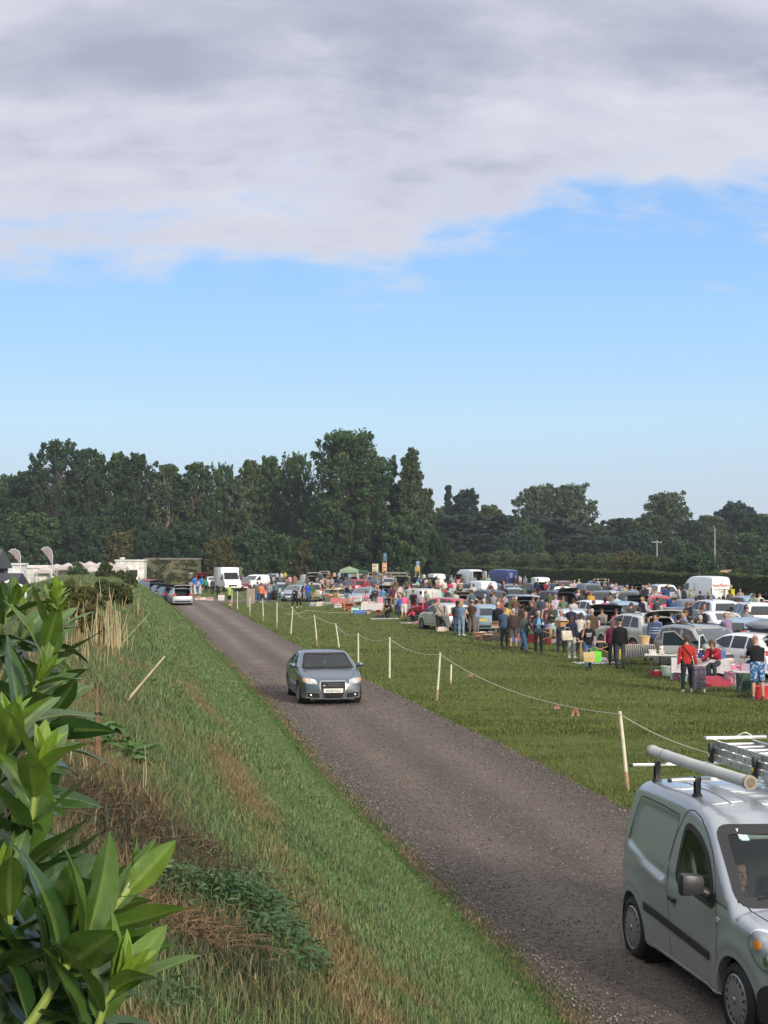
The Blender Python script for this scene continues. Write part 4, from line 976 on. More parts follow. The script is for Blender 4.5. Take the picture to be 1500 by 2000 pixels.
 # ---------------------------------------------------------------- silver van
VX,VY,VH=3.562,14.012,169.4
def build_van():
 Wd=.86;wx=(-1.25,1.25);r=.305;ar=.365
 flare=[(wx[0],r,.44,.020),(wx[1],r,.46,.028)]
 prof=[(-1.57,.24),(-1.62,.45),(-1.62,.95),(-1.60,1.40),(-1.53,1.68),(-1.35,1.79),(-.8,1.82),(-.1,1.82),(.35,1.765),(.62,1.66),(1.22,1.115),(1.32,1.07),(1.62,1.02),(1.88,.90),(2.04,.72),(2.09,.50),(2.08,.34),(2.02,.22)]
 sh=Shell(prof,Wd,.245,1.0,.17,-1.62,2.09,N=260,M=(14,8,64),rf=.42,rr=.14,rad=.12,bulge=.045,crown=.045,pf=.20,pr=.05,flare=flare)
 rec=[tuple(p)for p in rounded([(-1.24,1.61),(-.17,1.60),(-.36,.97),(-.42,.955),(-1.48,1.12)],[.14,.10,.06,.05,.12])]
 hips=[tuple(p)for p in rounded([(-.20,.955),(.85,.90),(.90,.985),(-.06,1.03)],.03)]
 for v in sh.bm.verts:
  c=v.co
  if abs(c.y)<.5:continue
  if-1.55<c.x<-.1 and.9<c.z<1.65:
   d=dist_poly((c.x,c.z),rec)
   if inside((c.x,c.z),rec):c.y*=1-.028*min(1,d/.045)
   elif c.z<1.15 and d<.09:c.y*=1+.010*math.sin(math.pi*d/.09)
 sh.bm.normal_update();sh.bvh=BVHTree.FromBMesh(sh.bm)
 root=empty('small_van',(VX,VY,.012),R(90-VH),'silver panel van on the track with a ladder and long tube on its roof','van')
 A=lambda n,me,m=None,par=None:add_part(root,n,me,m,par)
 win=[(-.045,1.035),(-.045,1.25),(.0,1.545),(.12,1.555),(.36,1.50),(.60,1.36),(.76,1.14),(.80,.99)]
 winr=[.06,.2,.06,.06,.2,.2,.1,.03]
 ws=[(-.765,1.085),(.765,1.085),(.695,1.63),(-.695,1.63)]
 for sg in 'LR':
  A('window_frame',sh.ring(win,sg,.028,.006,winr,.03,TRIM,.03));A('door_window',sh.panel(win,sg,.001,winr,.05,4,GLASS_S))
 A('windscreen_frame',sh.ring(ws,'F',.022,.006,.09,.035,TRIM,.05));g=A('windscreen',sh.panel(ws,'F',.001,.09,.06,6,GLASS_T))
 bm=bmesh.new()
 door=[(-.245,.80),(-.262,1.0),(-.255,1.2),(-.20,1.42),(-.10,1.60),(.0,1.69),(.12,1.70),(.30,1.66),(.50,1.55),(.66,1.42),(.78,1.25),(.86,1.05),(.915,.80),(.94,.50),(.95,.30)]
 for sg in 'LR':sh.line(door,sg,.009,.0022,bm=bm,step=.03);sh.line([(-.245,.80),(-.25,.30)],sg,.007,.002,bm=bm);sh.line([(.86,1.05),(1.10,1.03)],sg,.007,.002,bm=bm)
 sh.line([(-1.44,1.17),(-1.34,1.45),(-1.23,1.625),(-1.05,1.635),(-.6,1.63),(-.20,1.61),(-.20,1.50),(-.30,1.15)],'R',.010,.003,bm=bm,step=.03)  # not a door seam: dark line paints shade along the stamped recess edge
 A('door_seams',bm_mesh(bm,BLACK))
 bm=bmesh.new()
 for s in(1,-1):sh.line([(1.14,s*.72),(1.5,s*.66),(1.80,s*.50)],'T',.010,.0022,bm=bm,step=.04)
 A('bonnet_seams',bm_mesh(bm,BLACK))
 bm=bmesh.new()
 for sg in 'LR':sh.line([(-.70,.285),(0,.275),(.93,.268)],sg,.014,.006,bm=bm)
 A('sill_edge',bm_mesh(bm,simple('pale_edge',(.62,.63,.64),.4,.3)))  # one even pale strip along the lower sill
 for sg in 'LR':
  A('side_moulding',sh.panel([(-.88,.655),(.72,.575),(.72,.50),(-.84,.575)],sg,.014,.015,.06,2,TRIM))
  A('indicator_repeater',sh.panel([(.895,.925),(.965,.915),(.955,.885),(.90,.890)],sg,.010,.01,.02,2,LAMPC))
  s=1 if sg=='L' else-1;bm=bmesh.new();p=sh.ray((-.115,.845),sg,0);box(bm,p.x-.09,p.x+.08,p.y-.03,p.y+.03,p.z-.018,p.z+.022,.014);A('door_handle',bm_mesh(bm,TRIM))
  A('handle_recess',sh.panel([(-.17,.84),(-.05,.83),(-.06,.775),(-.15,.785)],sg,.003,.03,.03,2,simple('recess_shade',(.30,.32,.34),.5,.4)))
  M=Matrix.Translation(sh.ray((.72,1.10),sg,0));bm=bmesh.new()
  vs=box(bm,-.065,.075,-.115,.115,-.095,.095,.058)
  for v in vs:
   c=v.co;c.z*=1+.14*c.y/.125*s;c.y*=1-.8*max(0,c.x)
  bmesh.ops.translate(bm,verts=vs,vec=(.02,s*.185,.075));tube(bm,[(.02,-s*.02,-.035),(.02,s*.06,.0),(.02,s*.12,.03)],[.055,.045,.04],12);box(bm,-.07,.12,-.02,.02,-.10,.02,.012)
  bmesh.ops.transform(bm,matrix=M,verts=bm.verts);mi=A('wing_mirror',bm_mesh(bm,simple('mirror_black',(.03,.031,.034),.38,var=.1,bump=.05,nscale=60)))
  gm=bmesh.new();vs=ell(gm,(0,0,0),(.004,.10,.082),None,20,8);bmesh.ops.translate(gm,verts=vs,vec=(-.024,s*.185,.075));bmesh.ops.transform(gm,matrix=M,verts=gm.verts);A('mirror_glass',bm_mesh(gm,CHROME),None,mi)
  hl=[(1.50,.86),(1.54,.965),(1.66,.96),(1.78,.86),(1.82,.74),(1.74,.67),(1.60,.73)]
  A('headlight_rim',sh.ring(hl,sg,.014,.007,.06,.02,CHROME,.004));hh=A('headlight',sh.panel(hl,sg,.008,.06,.03,4,simple('lamp_glass',(.30,.33,.36),.07,.25,1.0,var=.35,nscale=14)))
  A('indicator',sh.panel([(1.57,.86),(1.595,.90),(1.65,.895),(1.67,.84),(1.61,.81)],sg,.013,.04,.03,3,AMBER),None,hh)
  A('reflector',sh.panel([(1.70,.78),(1.74,.80),(1.78,.73),(1.72,.71)],sg,.014,.03,.03,3,CHROME),None,hh)
  A('tail_light',sh.panel([(s*.71,.85),(s*.80,.85),(s*.78,1.25),(s*.72,1.25)],'B',.010,.02,.05,2,LAMPR))
  A('bumper_corner',sh.panel([(1.62,.46),(1.72,.56),(1.93,.60),(1.99,.56),(1.98,.25),(1.57,.25)],sg,.012,.04,.04,4,TRIM))
  A('wheel_arch',arch(sh,wx[0],r,ar,s,.035,.010),SILVER);A('wheel_arch',arch(sh,wx[1],r,ar,s,.035,.012),SILVER)
 A('front_bumper',sh.panel([(-.72,.26),(.72,.26),(.72,.58),(-.72,.58)],'F',.014,.05,.06,5,TRIM));A('grille',sh.panel([(-.42,.64),(.42,.64),(.5,.74),(-.5,.74)],'F',.010,.03,.05,2,TRIM))
 bm,px_=plate_bm(sh,'F',.44,mat=PLATEW);A('number_plate',bm);A('number_plate',plate_bm(sh,'B',.60,mat=PLATEY)[0]);A('rear_bumper',sh.panel([(-.75,.26),(.75,.26),(.75,.48),(-.75,.48)],'B',.014,.05,.06,3,TRIM))
 bm=bmesh.new();sh.line([(0,.5),(0,1.72)],'B',.012,.003,bm=bm);A('rear_door_seam',bm_mesh(bm,BLACK))
 bm=bmesh.new()
 for y in(-.42,-.27,.27,.42):
  P0=[sh.ray((x,y),'T',.0)for x in np.arange(-1.15,.26,.1)]
  tube(bm,[p+Vector((0,0,-.004))for p in P0],.014,6)
 A('roof_ribs',bm_mesh(bm,SILVER))
 for y0,y1 in((-.60,.02),(.05,.62)):
  bm=bmesh.new();P0=[sh.ray((y0+(y1-y0)*t,1.12+.10*t),'F',.02)for t in(0,.25,.5,.75,1)];tube(bm,P0,.008,6);A('wiper',bm_mesh(bm,BLACK))
 for sg in 'LR':sh.cut([(a*1,b)for a,b in win],sg)
 sh.cut(ws,'F')
 for cx in wx:sh.cut_wheel(cx,r,ar+.012)
 box(sh.bm,-1.5,1.9,-.62,.62,.20,.27)
 A('body',bm_mesh(sh.bm,SILVER))
 for cx in wx:
  for s in(1,-1):A('wheel_well',bm_mesh(well(sh,cx,r,ar+.03,s),BLACK))
 ty=tyre_mesh(r,.20,48);rm=cover_rim(r,.20,16,simple('wheel_cover',(.27,.28,.295),.4,.5,.3,var=.1))
 for cx in wx:
  for s in(1,-1):
   w=link('wheel',ty,root);w.location=(cx,s*(Wd-.115),r);w.rotation_euler=(0,R(37+60*cx),0 if s>0 else math.pi);link('wheel_cover',rm,w)
 boxpart(root,'dashboard',(.86,1.22,-.68,.68,.55,1.03),simple('dash_grey',(.05,.055,.06),.8),.06);boxpart(root,'bulkhead',(-.42,-.38,-.72,.72,.3,1.68),simple('bulkhead_grey',(.06,.065,.065),.8),.01)
 seat(root,.10,-.36);seat(root,.10,.36);steering(root,.88,-.36,1.0)
 VIS=simple('pale_visor',(.50,.56,.50),.7)
 for s in(-1,1):M=Matrix.Translation((.62,s*.30,1.62))@Matrix.Rotation(R(42),4,'Y');boxpart(root,'sun_visor',(0,.12,-.26,.26,-.01,.01),VIS,.006,None,M)
 bm=bmesh.new();tube(bm,[(-.10,-.70,1.45),(-.04,-.69,1.2),(.02,-.64,.8)],.02,6);A('seat_belt',bm_mesh(bm,simple('belt_grey',(.35,.38,.30),.8)))
 st=sh.panel([(-.545,1.535),(-.475,1.535),(-.478,1.575),(-.548,1.575)],'F',.004,.004,.03,1,simple('pale_sticker',(.45,.68,.60),.6));A('windscreen_sticker',st,None,g)
 return root,sh
van,vsh=build_van()
VM=Matrix.Translation((VX,VY,.012))@Matrix.Rotation(R(90-VH),4,'Z')
_p=VM@Vector((.36,-.36,0))
person(_p.x,_p.y,VH,'drive',(.09,.10,.12),(.03,.035,.05),'person with a pale collar driving the silver panel van',z=-.03,h=1.60,hair='short',hairc=(.03,.022,.018),seed=41,voxel=.018,group=None,jacket=False)
def build_rack():
 for k,x in enumerate((-1.18,-.14)):
  bm=bmesh.new();z=1.945;box(bm,x-.022,x+.022,-.86,.86,z-.014,z+.014,.006);br=link('roof_bar',bm_mesh(bm,simple('bar_alu',(.66,.67,.66),.35,.7)),van)
  for s in(1,-1):
   bm=bmesh.new();box(bm,x-.025,x+.025,s*.873-.014,s*.873+.014,z-.018,z+.018,.008);link('end_cap',bm_mesh(bm,TRIM),br)
   bm=bmesh.new();zz=vsh.ray((x,s*.60),'T',0).z
   for dx in(-.03,.022):box(bm,x+dx,x+dx+.010,s*.60-.025,s*.60+.025,zz-.02,z)
   box(bm,x-.035,x+.035,s*.60-.04,s*.60+.04,zz-.01,zz+.022,.006);box(bm,x-.03,x+.03,s*.60-.03,s*.60+.03,z-.03,z+.03,.006);link('bar_foot',bm_mesh(bm,TRIM),br)
  for y in(-.02,.50):
   bm=bmesh.new();box(bm,x-.03,x+.03,y-.022,y+.022,z-.0,z+.20,.008);cl=link('ladder_clamp',bm_mesh(bm,TRIM),br);bm=bmesh.new();box(bm,x-.018,x+.018,y-.027,y+.027,z+.06,z+.10,.004);link('yellow_latch',bm_mesh(bm,simple('yellow_latch',(.70,.52,.03),.5)),cl)
build_rack()
def vp(x,y,z):return VM@Vector((x,y,z))
bm=bmesh.new();P0=[vp(-1.52,-.52,2.035),vp(-.5,-.50,2.035),vp(.68,-.44,2.035)]
tube(bm,P0,.056,24,caps=False)
tb=link('pipe_carrier',bm_mesh(bm,simple('grey_pvc',(.50,.51,.48),.55,var=.12,nscale=4,bump=.04)));tag(tb,'long grey plastic pipe carrier tied along the offside of the van roof','tube')
d_=(P0[2]-P0[1]).normalized();fm=simple('foam_end',(.22,.17,.12),.95,var=.4,nscale=40,bump=.8)
for a_,s_ in((P0[2],1),(P0[0],-1)):
 bm=bmesh.new();tube(bm,[a_-d_*s_*.04,a_+d_*s_*.012],[.064,.064],24);link('end_cap',bm_mesh(bm,simple('pvc_cap',(.33,.31,.26),.7,var=.2)),tb)
 bm=bmesh.new();tube(bm,[a_+d_*s_*.010,a_+d_*s_*.018],[.045,.042],20);link('stuffing',bm_mesh(bm,fm),tb)
for x_ in(-1.18,-.14):
 bm=bmesh.new();c_=P0[0].lerp(P0[2],(x_+1.52)/2.2);M_=Matrix.Translation(c_)@d_.to_track_quat('Z','Y').to_matrix().to_4x4();lathe(bm,[(.057,-.008),(.062,-.008),(.062,.008),(.057,.008)],'Z',24,M_,close=True);link('hose_clip',bm_mesh(bm,simple('green_clip',(.22,.30,.26),.5,.4)),tb)
lad=empty('ladder',vp(-.2,.24,2.0),R(90-VH),'aluminium extension ladder lying in stacked sections on the van roof rack','ladder')
for k,(x0_,x1_,hw_,z_)in enumerate(((-1.36,1.30,.245,1.965),(-1.32,1.15,.225,2.035),(-1.24,.9,.205,2.105))):
 for s in(1,-1):
  bm=bmesh.new();y_=s*hw_
  box(bm,x0_+.2,x1_+.2,y_-.004,y_+.004,z_-2.0,z_-2.0+.066);box(bm,x0_+.2,x1_+.2,min(y_,y_-s*.022),max(y_,y_-s*.022),z_-2.0+.060,z_-2.0+.064);box(bm,x0_+.2,x1_+.2,min(y_,y_-s*.022),max(y_,y_-s*.022),z_-2.0+.002,z_-2.0+.006)
  st=link('stile',bm_mesh(bm,ALU),lad)
  bm=bmesh.new();n_=0
  for xx in np.arange(x0_+.14,x1_,.25):box(bm,xx+.2-.012,xx+.2+.012,min(y_+s*.004,y_+s*.007),max(y_+s*.004,y_+s*.007),z_-2+.018,z_-2+.048)
  link('rung_ends',bm_mesh(bm,simple('rung_end',(.25,.26,.27),.5,.6)),st)
 for xx in np.arange(x0_+.14,x1_,.25):
  bm=bmesh.new();box(bm,xx+.2-.015,xx+.2+.015,-hw_+.004,hw_-.004,z_-2+.020,z_-2+.046,.004);link('rung',bm_mesh(bm,ALU),lad)
bm=bmesh.new();box(bm,-1.06,-1.0,-.30,.36,.175,.205,.004);link('crossbar',bm_mesh(bm,simple('bar_alu',(.66,.67,.66),.35,.7)),lad)
bm=bmesh.new();tube(bm,[(-1.05,.05,.2),(-1.0,.10,.24),(-1.06,.16,.235),(-1.02,.2,.21)],.007,5);link('tie_cord',bm_mesh(bm,simple('cord_white',(.6,.6,.56),.8)),lad)
# ---------------------------------------------------------------- steel blue saloon
AX_,AY_,AH=-1.74,42.25,170.0
def build_saloon():
 Wd=.865;wx=(-1.27,1.27);r=.312;ar=.36
 prof=[(-2.16,.24),(-2.23,.42),(-2.24,.66),(-2.19,.90),(-2.10,.985),(-1.68,1.03),(-1.30,1.16),(-.90,1.31),(-.35,1.385),(.08,1.385),(.36,1.335),(.72,1.15),(1.08,.965),(1.16,.935),(1.55,.875),(1.90,.785),(2.06,.69),(2.12,.60),(2.15,.42),(2.13,.26),(2.09,.18)]
 sh=Shell(prof,Wd,.20,.90,.46,-2.24,2.15,N=170,M=(14,8,30),rf=.34,rr=.24,rad=.085,bulge=.04,crown=.035,pf=.15,pr=.11,flare=[(wx[0],r,.42,.012),(wx[1],r,.42,.014)])
 root=empty('saloon_car',(AX_,AY_,.014),R(90-AH),'steel blue four ring saloon driving towards the camera on the gravel track','car')
 root['label']='steel blue saloon car driving towards the camera along the gravel track'
 A=lambda n,me,m=None,par=None:add_part(root,n,me,m,par)
 ws=[(-.71,.945),(.71,.945),(.575,1.315),(-.575,1.315)]
 A('windscreen_frame',sh.ring(ws,'F',.012,.005,.06,.04,BLACK,.035));g=A('windscreen',sh.panel(ws,'F',.001,.06,.06,5,GLASS_T))
 side=[[(-.22,.955),(-.22,1.315),(.06,1.32),(.33,1.265),(.92,.965)],[(-1.02,.975),(-.92,1.10),(-.72,1.235),(-.29,1.315),(-.29,.957)],[(-1.38,.99),(-1.22,1.075),(-1.02,1.17),(-.98,1.13),(-1.08,.985)]]
 for sg in 'LR':
  for q in side[:2]:A('window_frame',sh.ring(q,sg,.012,.005,.03,.04,CHROME,.01));A('side_window',sh.panel(q,sg,.002,.03,.06,3,GLASS_S))
  A('quarter_window',sh.panel(side[2],sg,.005,.02,.06,2,GLASSD))
  s=1 if sg=='L' else-1
  bm=bmesh.new();sh.line([(-.25,.95),(-.25,.60),(-.20,.28)],sg,.008,bm=bm);sh.line([(.93,.93),(.90,.60),(.84,.28)],sg,.008,bm=bm);sh.line([(-1.05,.95),(-.92,.62),(-.84,.42)],sg,.008,bm=bm);A('door_seams',bm_mesh(bm,BLACK))
  for x in(-.10,-.98):
   bm=bmesh.new();p=sh.ray((x,.80),sg,0);box(bm,p.x-.09,p.x+.09,p.y-.022,p.y+.022,p.z-.015,p.z+.015,.01);A('door_handle',bm_mesh(bm,STEEL))
  A('rubbing_strip',sh.panel([(-.82,.52),(.84,.50),(.84,.46),(-.82,.48)],sg,.008,.01,.08,1,STEEL))
  A('headlight',sh.panel([(s*.42,.585),(s*.46,.70),(s*.60,.735),(s*.80,.735),(s*.815,.66),(s*.66,.60)],'F',.008,.03,.03,4,simple('saloon_lamp',(.50,.52,.52),.08,.35,1.,var=.45,nscale=12)))
  hl=A('indicator',sh.panel([(s*.70,.655),(s*.70,.72),(s*.80,.728),(s*.805,.67)],'F',.013,.02,.03,2,AMBER))
  A('lamp_lens',sh.panel([(s*.54,.63),(s*.54,.71),(s*.62,.715),(s*.62,.64)],'F',.014,.035,.03,3,CHROME))
  A('fog_intake',sh.panel([(s*.37,.215),(s*.37,.35),(s*.74,.37),(s*.77,.25)],'F',.006,.03,.04,3,BLACK));bm=bmesh.new();p=sh.ray((s*.60,.295),'F',.0);ell(bm,p+Vector((.006,0,0)),(.012,.035,.035),None,16,8);A('fog_lamp',bm_mesh(bm,CHROME))
  A('tail_light',sh.panel([(s*.45,.72),(s*.45,.86),(s*.78,.86),(s*.78,.70)],'B',.008,.03,.05,2,LAMPR))
  bm=bmesh.new();p=sh.ray((.80,.985),sg,0);vs=ell(bm,(0,0,0),(.062,.105,.070),None,18,12)
  for v in vs:v.co.x=max(v.co.x,-.03);v.co.x*=1.1
  bmesh.ops.translate(bm,verts=vs,vec=p+Vector((.02,s*.125,.035)));mm=A('wing_mirror',bm_mesh(bm,STEEL));bm=bmesh.new();box(bm,p.x-.02,p.x+.06,p.y-.01 if s>0 else p.y-.07,p.y+.07 if s>0 else p.y+.01,p.z-.045,p.z-.01,.01);A('mirror_base',bm_mesh(bm,BLACK),None,mm)
  A('wheel_arch',arch(sh,wx[0],r,ar,s,.025,.008),STEEL);A('wheel_arch',arch(sh,wx[1],r,ar,s,.025,.008),STEEL)
 bm=bmesh.new();P0=[sh.ray((y,.205+.055*(abs(y)/.78)**3),'F',.006)for y in np.linspace(-.78,.78,25)];tube(bm,P0,.013,6);A('bumper_lip',bm_mesh(bm,STEEL))
 gp=[(-.335,.655),(.335,.655),(.345,.50),(.24,.215),(-.24,.215),(-.345,.50)];gr_=[.05,.05,.08,.04,.04,.08]
 gpn=A('grille',sh.panel(gp,'F',.006,gr_,.03,3,BLACK));A('grille_surround',sh.ring(gp,'F',.028,.016,gr_,.025,simple('satin_surround',(.34,.37,.41),.3,.8),.004),None,gpn)
 bm=bmesh.new()
 for y in np.arange(-.30,.301,.05):sh.line([(y,.52),(y,.645)],'F',.007,.010,bm=bm)
 for z in(.235,.255,.275,.295):sh.line([(-.21-(z-.215)*.38,z),(.21+(z-.215)*.38,z)],'F',.006,.010,bm=bm)
 A('grille_bars',bm_mesh(bm,simple('dark_bars',(.025,.026,.028),.5)),None,gpn)
 fx=sh.ray((0,.58),'F',0).x
 for k in range(4):
  bm=bmesh.new();M=Matrix.Translation((fx+.026,(k-1.5)*.066,.585))@Matrix.Rotation(R(90),4,'Y');lathe(bm,[(.030,-.004),(.045,-.004),(.045,.008),(.030,.008)],'Z',28,M,close=True);A('badge_ring',bm_mesh(bm,CHROME),None,gpn)
 bm=bmesh.new();box(bm,fx+.012,fx+.022,-.29,-.215,.540,.556,.002);A('grille_badge',bm_mesh(bm,CHROME),None,gpn)
 bm=bmesh.new();px_=sh.ray((0,.42),'F',0).x+.018;box(bm,px_,px_+.016,-.265,.265,.365,.478,.004);pl=A('number_plate',bm_mesh(bm,PLATEW))
 tm=text_mesh('AO06 RLU',.088,simple('plate_ink',(.02,.02,.02),.6),.002);o=A('plate_lettering',tm,None,pl);o.matrix_local=Matrix.Translation((px_+.0185,0,.421))@Matrix.Rotation(R(90),4,'Z')@Matrix.Rotation(R(90),4,'X')
 bm=bmesh.new()
 for s in(1,-1):sh.line([(1.12,s*.70),(1.55,s*.66),(1.93,s*.52)],'T',.008,.002,bm=bm)
 A('bonnet_seams',bm_mesh(bm,BLACK))
 bm=bmesh.new()
 for y0,y1 in((-.66,-.08),(-.02,.60)):tube(bm,[sh.ray((y0+(y1-y0)*t,.962+.02*t),'F',.014)for t in(0,.3,.6,1)],.007,5)
 A('wipers',bm_mesh(bm,BLACK))
 sh.cut(ws,'F')
 for sg in 'LR':
  for q in side[:2]:sh.cut(q,sg)
 for cx in wx:sh.cut_wheel(cx,r,ar+.01)
 box(sh.bm,-2.0,2.0,-.60,.60,.16,.22);A('body',bm_mesh(sh.bm,STEEL))
 for cx in wx:
  for s in(1,-1):A('wheel_well',bm_mesh(well(sh,cx,r,ar+.03,s),BLACK))
 ty=tyre_mesh(r,.215,40);rm=rim_mesh(r,.215,10,40,simple('pale_alloy',(.40,.41,.43),.35,.7))
 for cx in wx:
  for s in(1,-1):
   w=link('wheel',ty,root);w.location=(cx,s*(Wd-.115),r);w.rotation_euler=(0,0,(0 if s>0 else math.pi)+(R(5)if cx>0 else 0));link('rim',rm,w)
 boxpart(root,'dashboard',(.62,1.05,-.66,.66,.5,.90),simple('dash_dark',(.02,.02,.022),.8),.06);boxpart(root,'cabin_floor',(-1.5,.9,-.66,.66,.24,.30),INTER,.01)
 seat(root,-.15,-.34,.25);seat(root,-.15,.34,.25);boxpart(root,'rear_seat',(-1.25,-.85,-.62,.62,.3,.95),SEATM,.06);steering(root,.42,-.34,.84)
 boxpart(root,'rear_view_mirror',(.34,.37,-.11,.11,1.20,1.26),simple('mirror_back',(.40,.46,.48),.4),.01)
 bm=bmesh.new();lathe(bm,[(.001,.04),(.028,0),(.012,.0),(.034,-.05),(.012,-.05),(.001,-.07)],'Z',8,Matrix.Translation((.40,.0,1.10))@Matrix.Scale(.4,4,(1,0,0)));tube(bm,[(.40,0,1.13),(.37,0,1.21)],.003,4);A('air_freshener',bm_mesh(bm,simple('green_card',(.42,.55,.14),.7)))
 return root
saloon=build_saloon()
AM=Matrix.Translation((AX_,AY_,.014))@Matrix.Rotation(R(90-AH),4,'Z');_p=AM@Vector((-.10,-.34,0))
person(_p.x,_p.y,AH,'drive',(.10,.12,.15),(.03,.03,.04),'person in a grey top driving the steel blue saloon',z=-.12,h=1.62,hair='short',seed=43,voxel=.02,group=None)
# ================================================================== TREES, HEDGES
def leaf_mat(name,c1,c2,c3):
 m,nt,p=newmat(name);N=nt.nodes;L=nt.links
 tc=N.new('ShaderNodeTexCoord');n=N.new('ShaderNodeTexNoise');n.inputs['Scale'].default_value=.45;n.inputs['Detail'].default_value=4;L.new(tc.outputs['Object'],n.inputs[0])
 n2=N.new('ShaderNodeTexWhiteNoise');n2.noise_dimensions='3D';g=N.new('ShaderNodeNewGeometry');L.new(g.outputs['Random Per Island'],n2.inputs['Vector'])
 c=mixrgb(nt,mrange(nt,n.outputs[0],.38,.64),c1,c2);c=mixrgb(nt,mrange(nt,g.outputs['Random Per Island'],.55,1.0,0,.75),c,c3);L.new(c,p.inputs['Base Color'])
 p.inputs['Roughness'].default_value=.6;p.inputs['Specular IOR Level'].default_value=.3
 tr=N.new('ShaderNodeBsdfTranslucent');L.new(c,tr.inputs[0]);mx=N.new('ShaderNodeMixShader');mx.inputs[0].default_value=.22;o=[q for q in N if q.type=='OUTPUT_MATERIAL'][0]
 L.new(p.outputs[0],mx.inputs[1]);L.new(tr.outputs[0],mx.inputs[2]);L.new(mx.outputs[0],o.inputs[0]);return m
LF=dict(poplar=leaf_mat('leaf_poplar',(.036,.080,.026),(.056,.114,.036),(.092,.150,.052)),dark=leaf_mat('leaf_dark',(.022,.054,.022),(.036,.080,.030),(.056,.106,.042)),olive=leaf_mat('leaf_olive',(.070,.085,.026),(.095,.095,.028),(.13,.115,.035)),light=leaf_mat('leaf_light',(.060,.095,.035),(.085,.125,.048),(.11,.145,.06)),hedge=leaf_mat('leaf_hedge',(.045,.070,.018),(.060,.090,.024),(.085,.105,.032)),grey=leaf_mat('leaf_grey',(.056,.090,.042),(.078,.118,.054),(.105,.150,.070)),blue=leaf_mat('leaf_blue',(.024,.052,.034),(.036,.072,.046),(.052,.092,.056)))
BARK=simple('bark',(.13,.11,.085),.9,var=.35,nscale=3,bump=.5)
BARKP=simple('pale_bark',(.30,.28,.23),.85,var=.3,nscale=3,bump=.3)
def leaf_mesh(centres,radii,n_each,size,seed,mat,flat=.75,droop=0.0):
 rs=np.random.RandomState(seed);C_=np.repeat(np.array(centres),n_each,0);Rr=np.repeat(np.array(radii),n_each,0);n=len(C_)
 d=rs.randn(n,3);d/=np.linalg.norm(d,axis=1)[:,None];rad=rs.rand(n)**.45;p=C_+d*Rr*rad[:,None]
 a=rs.randn(n,3);a/=np.linalg.norm(a,axis=1)[:,None];b=np.cross(a,rs.randn(n,3));b/=np.linalg.norm(b,axis=1)[:,None]
 s=size*(.6+.8*rs.rand(n))[:,None];a=a*s;b=b*s*.62
 v=np.stack([p-a,p-b*.9+a*.1,p+a,p+b*.9+a*.1],1)
 return np_mesh('crown',v.reshape(-1,3),np.arange(n*4).reshape(-1,4),mat)
def tree_parts(kind,H,Wd,seed,clumps=70,leaves=70,size=.34,base=.12,mat=None):
 """kind: poplar / round / slim / bush.  returns trunk mesh, crown mesh, origin at ground"""
 r_=random.Random(seed);bm=bmesh.new();cs=[];rr=[]
 if kind=='bush':
  for i in range(5):
   a=r_.uniform(0,6.28);tube(bm,[(0,0,0),(math.cos(a)*Wd*.15,math.sin(a)*Wd*.15,H*.35),(math.cos(a)*Wd*.3,math.sin(a)*Wd*.3,H*.7)],[.05,.035,.01],5)
  for i in range(clumps):
   a=r_.uniform(0,6.28);q=math.sqrt(r_.random());z=r_.uniform(.08,1);w=math.sqrt(max(0,1-(z*1.0)**2.4))*.5*Wd*r_.uniform(.7,1.15)
   cs.append((math.cos(a)*w*q,math.sin(a)*w*q,z*H*.93));s=r_.uniform(.10,.2)*min(Wd,H);rr.append((s,s,s*.75))
 else:
  top=Vector((r_.uniform(-.03,.03)*H,r_.uniform(-.03,.03)*H,H*.92));r0=H*.016+.06
  tube(bm,[(0,0,-.1),(0,0,H*.06),top*.35+Vector((r_.uniform(-.2,.2),0,0)),top*.7,top],[r0*1.5,r0,r0*.72,r0*.4,.03],9)
  nb=clumps
  for i in range(nb):
   t=base+(1-base)*(i+r_.random())/nb;z=t*H
   if kind=='poplar':prof=min(1,(t-base)/.16+.5)*(1-max(0,(t-.66)/.37)**2.1)
   elif kind=='slim':prof=min(1,(t-base)/.2+.3)*(1.02-t)**.6
   elif kind=='conifer':prof=(1.03-t)**.9
   else:prof=math.sqrt(max(0,1-((t-.56)/.47)**2))
   prof=max(prof,.10);a=r_.uniform(0,6.28);q=r_.uniform(.25,1.0)**.6;w=Wd*.5*prof*q*r_.uniform(.8,1.15)
   p0=top*min(.95,max(base*.8,t-.16-.10*q))/.92*.92;p1=Vector((math.cos(a)*w,math.sin(a)*w,z))+Vector((top.x,top.y,0))*t
   if i%2==0 or q>.8:tube(bm,[p0,p0.lerp(p1,.5)+Vector((0,0,-.02*H*q)),p1],[r0*.30,r0*.18,.02],5)
   cs.append(tuple(p1));s=(Wd*.046+.20)*r_.uniform(.45,1.8);rr.append((s,s,s*(.9 if kind!='slim' else 1.3)))
   if r_.random()<.5:
    p2=p0.lerp(p1,r_.uniform(.4,.8));cs.append(tuple(p2));rr.append((s*.8,)*3)
   if r_.random()<.55:
    p3=p1+Vector((math.cos(a),math.sin(a),r_.uniform(-.1,.9)))*s*.95;cs.append(tuple(p3));rr.append((s*.42,s*.42,s*.55))
 return bm_mesh(bm,BARK),leaf_mesh(cs,rr,leaves,size,seed,mat)
_tc={}
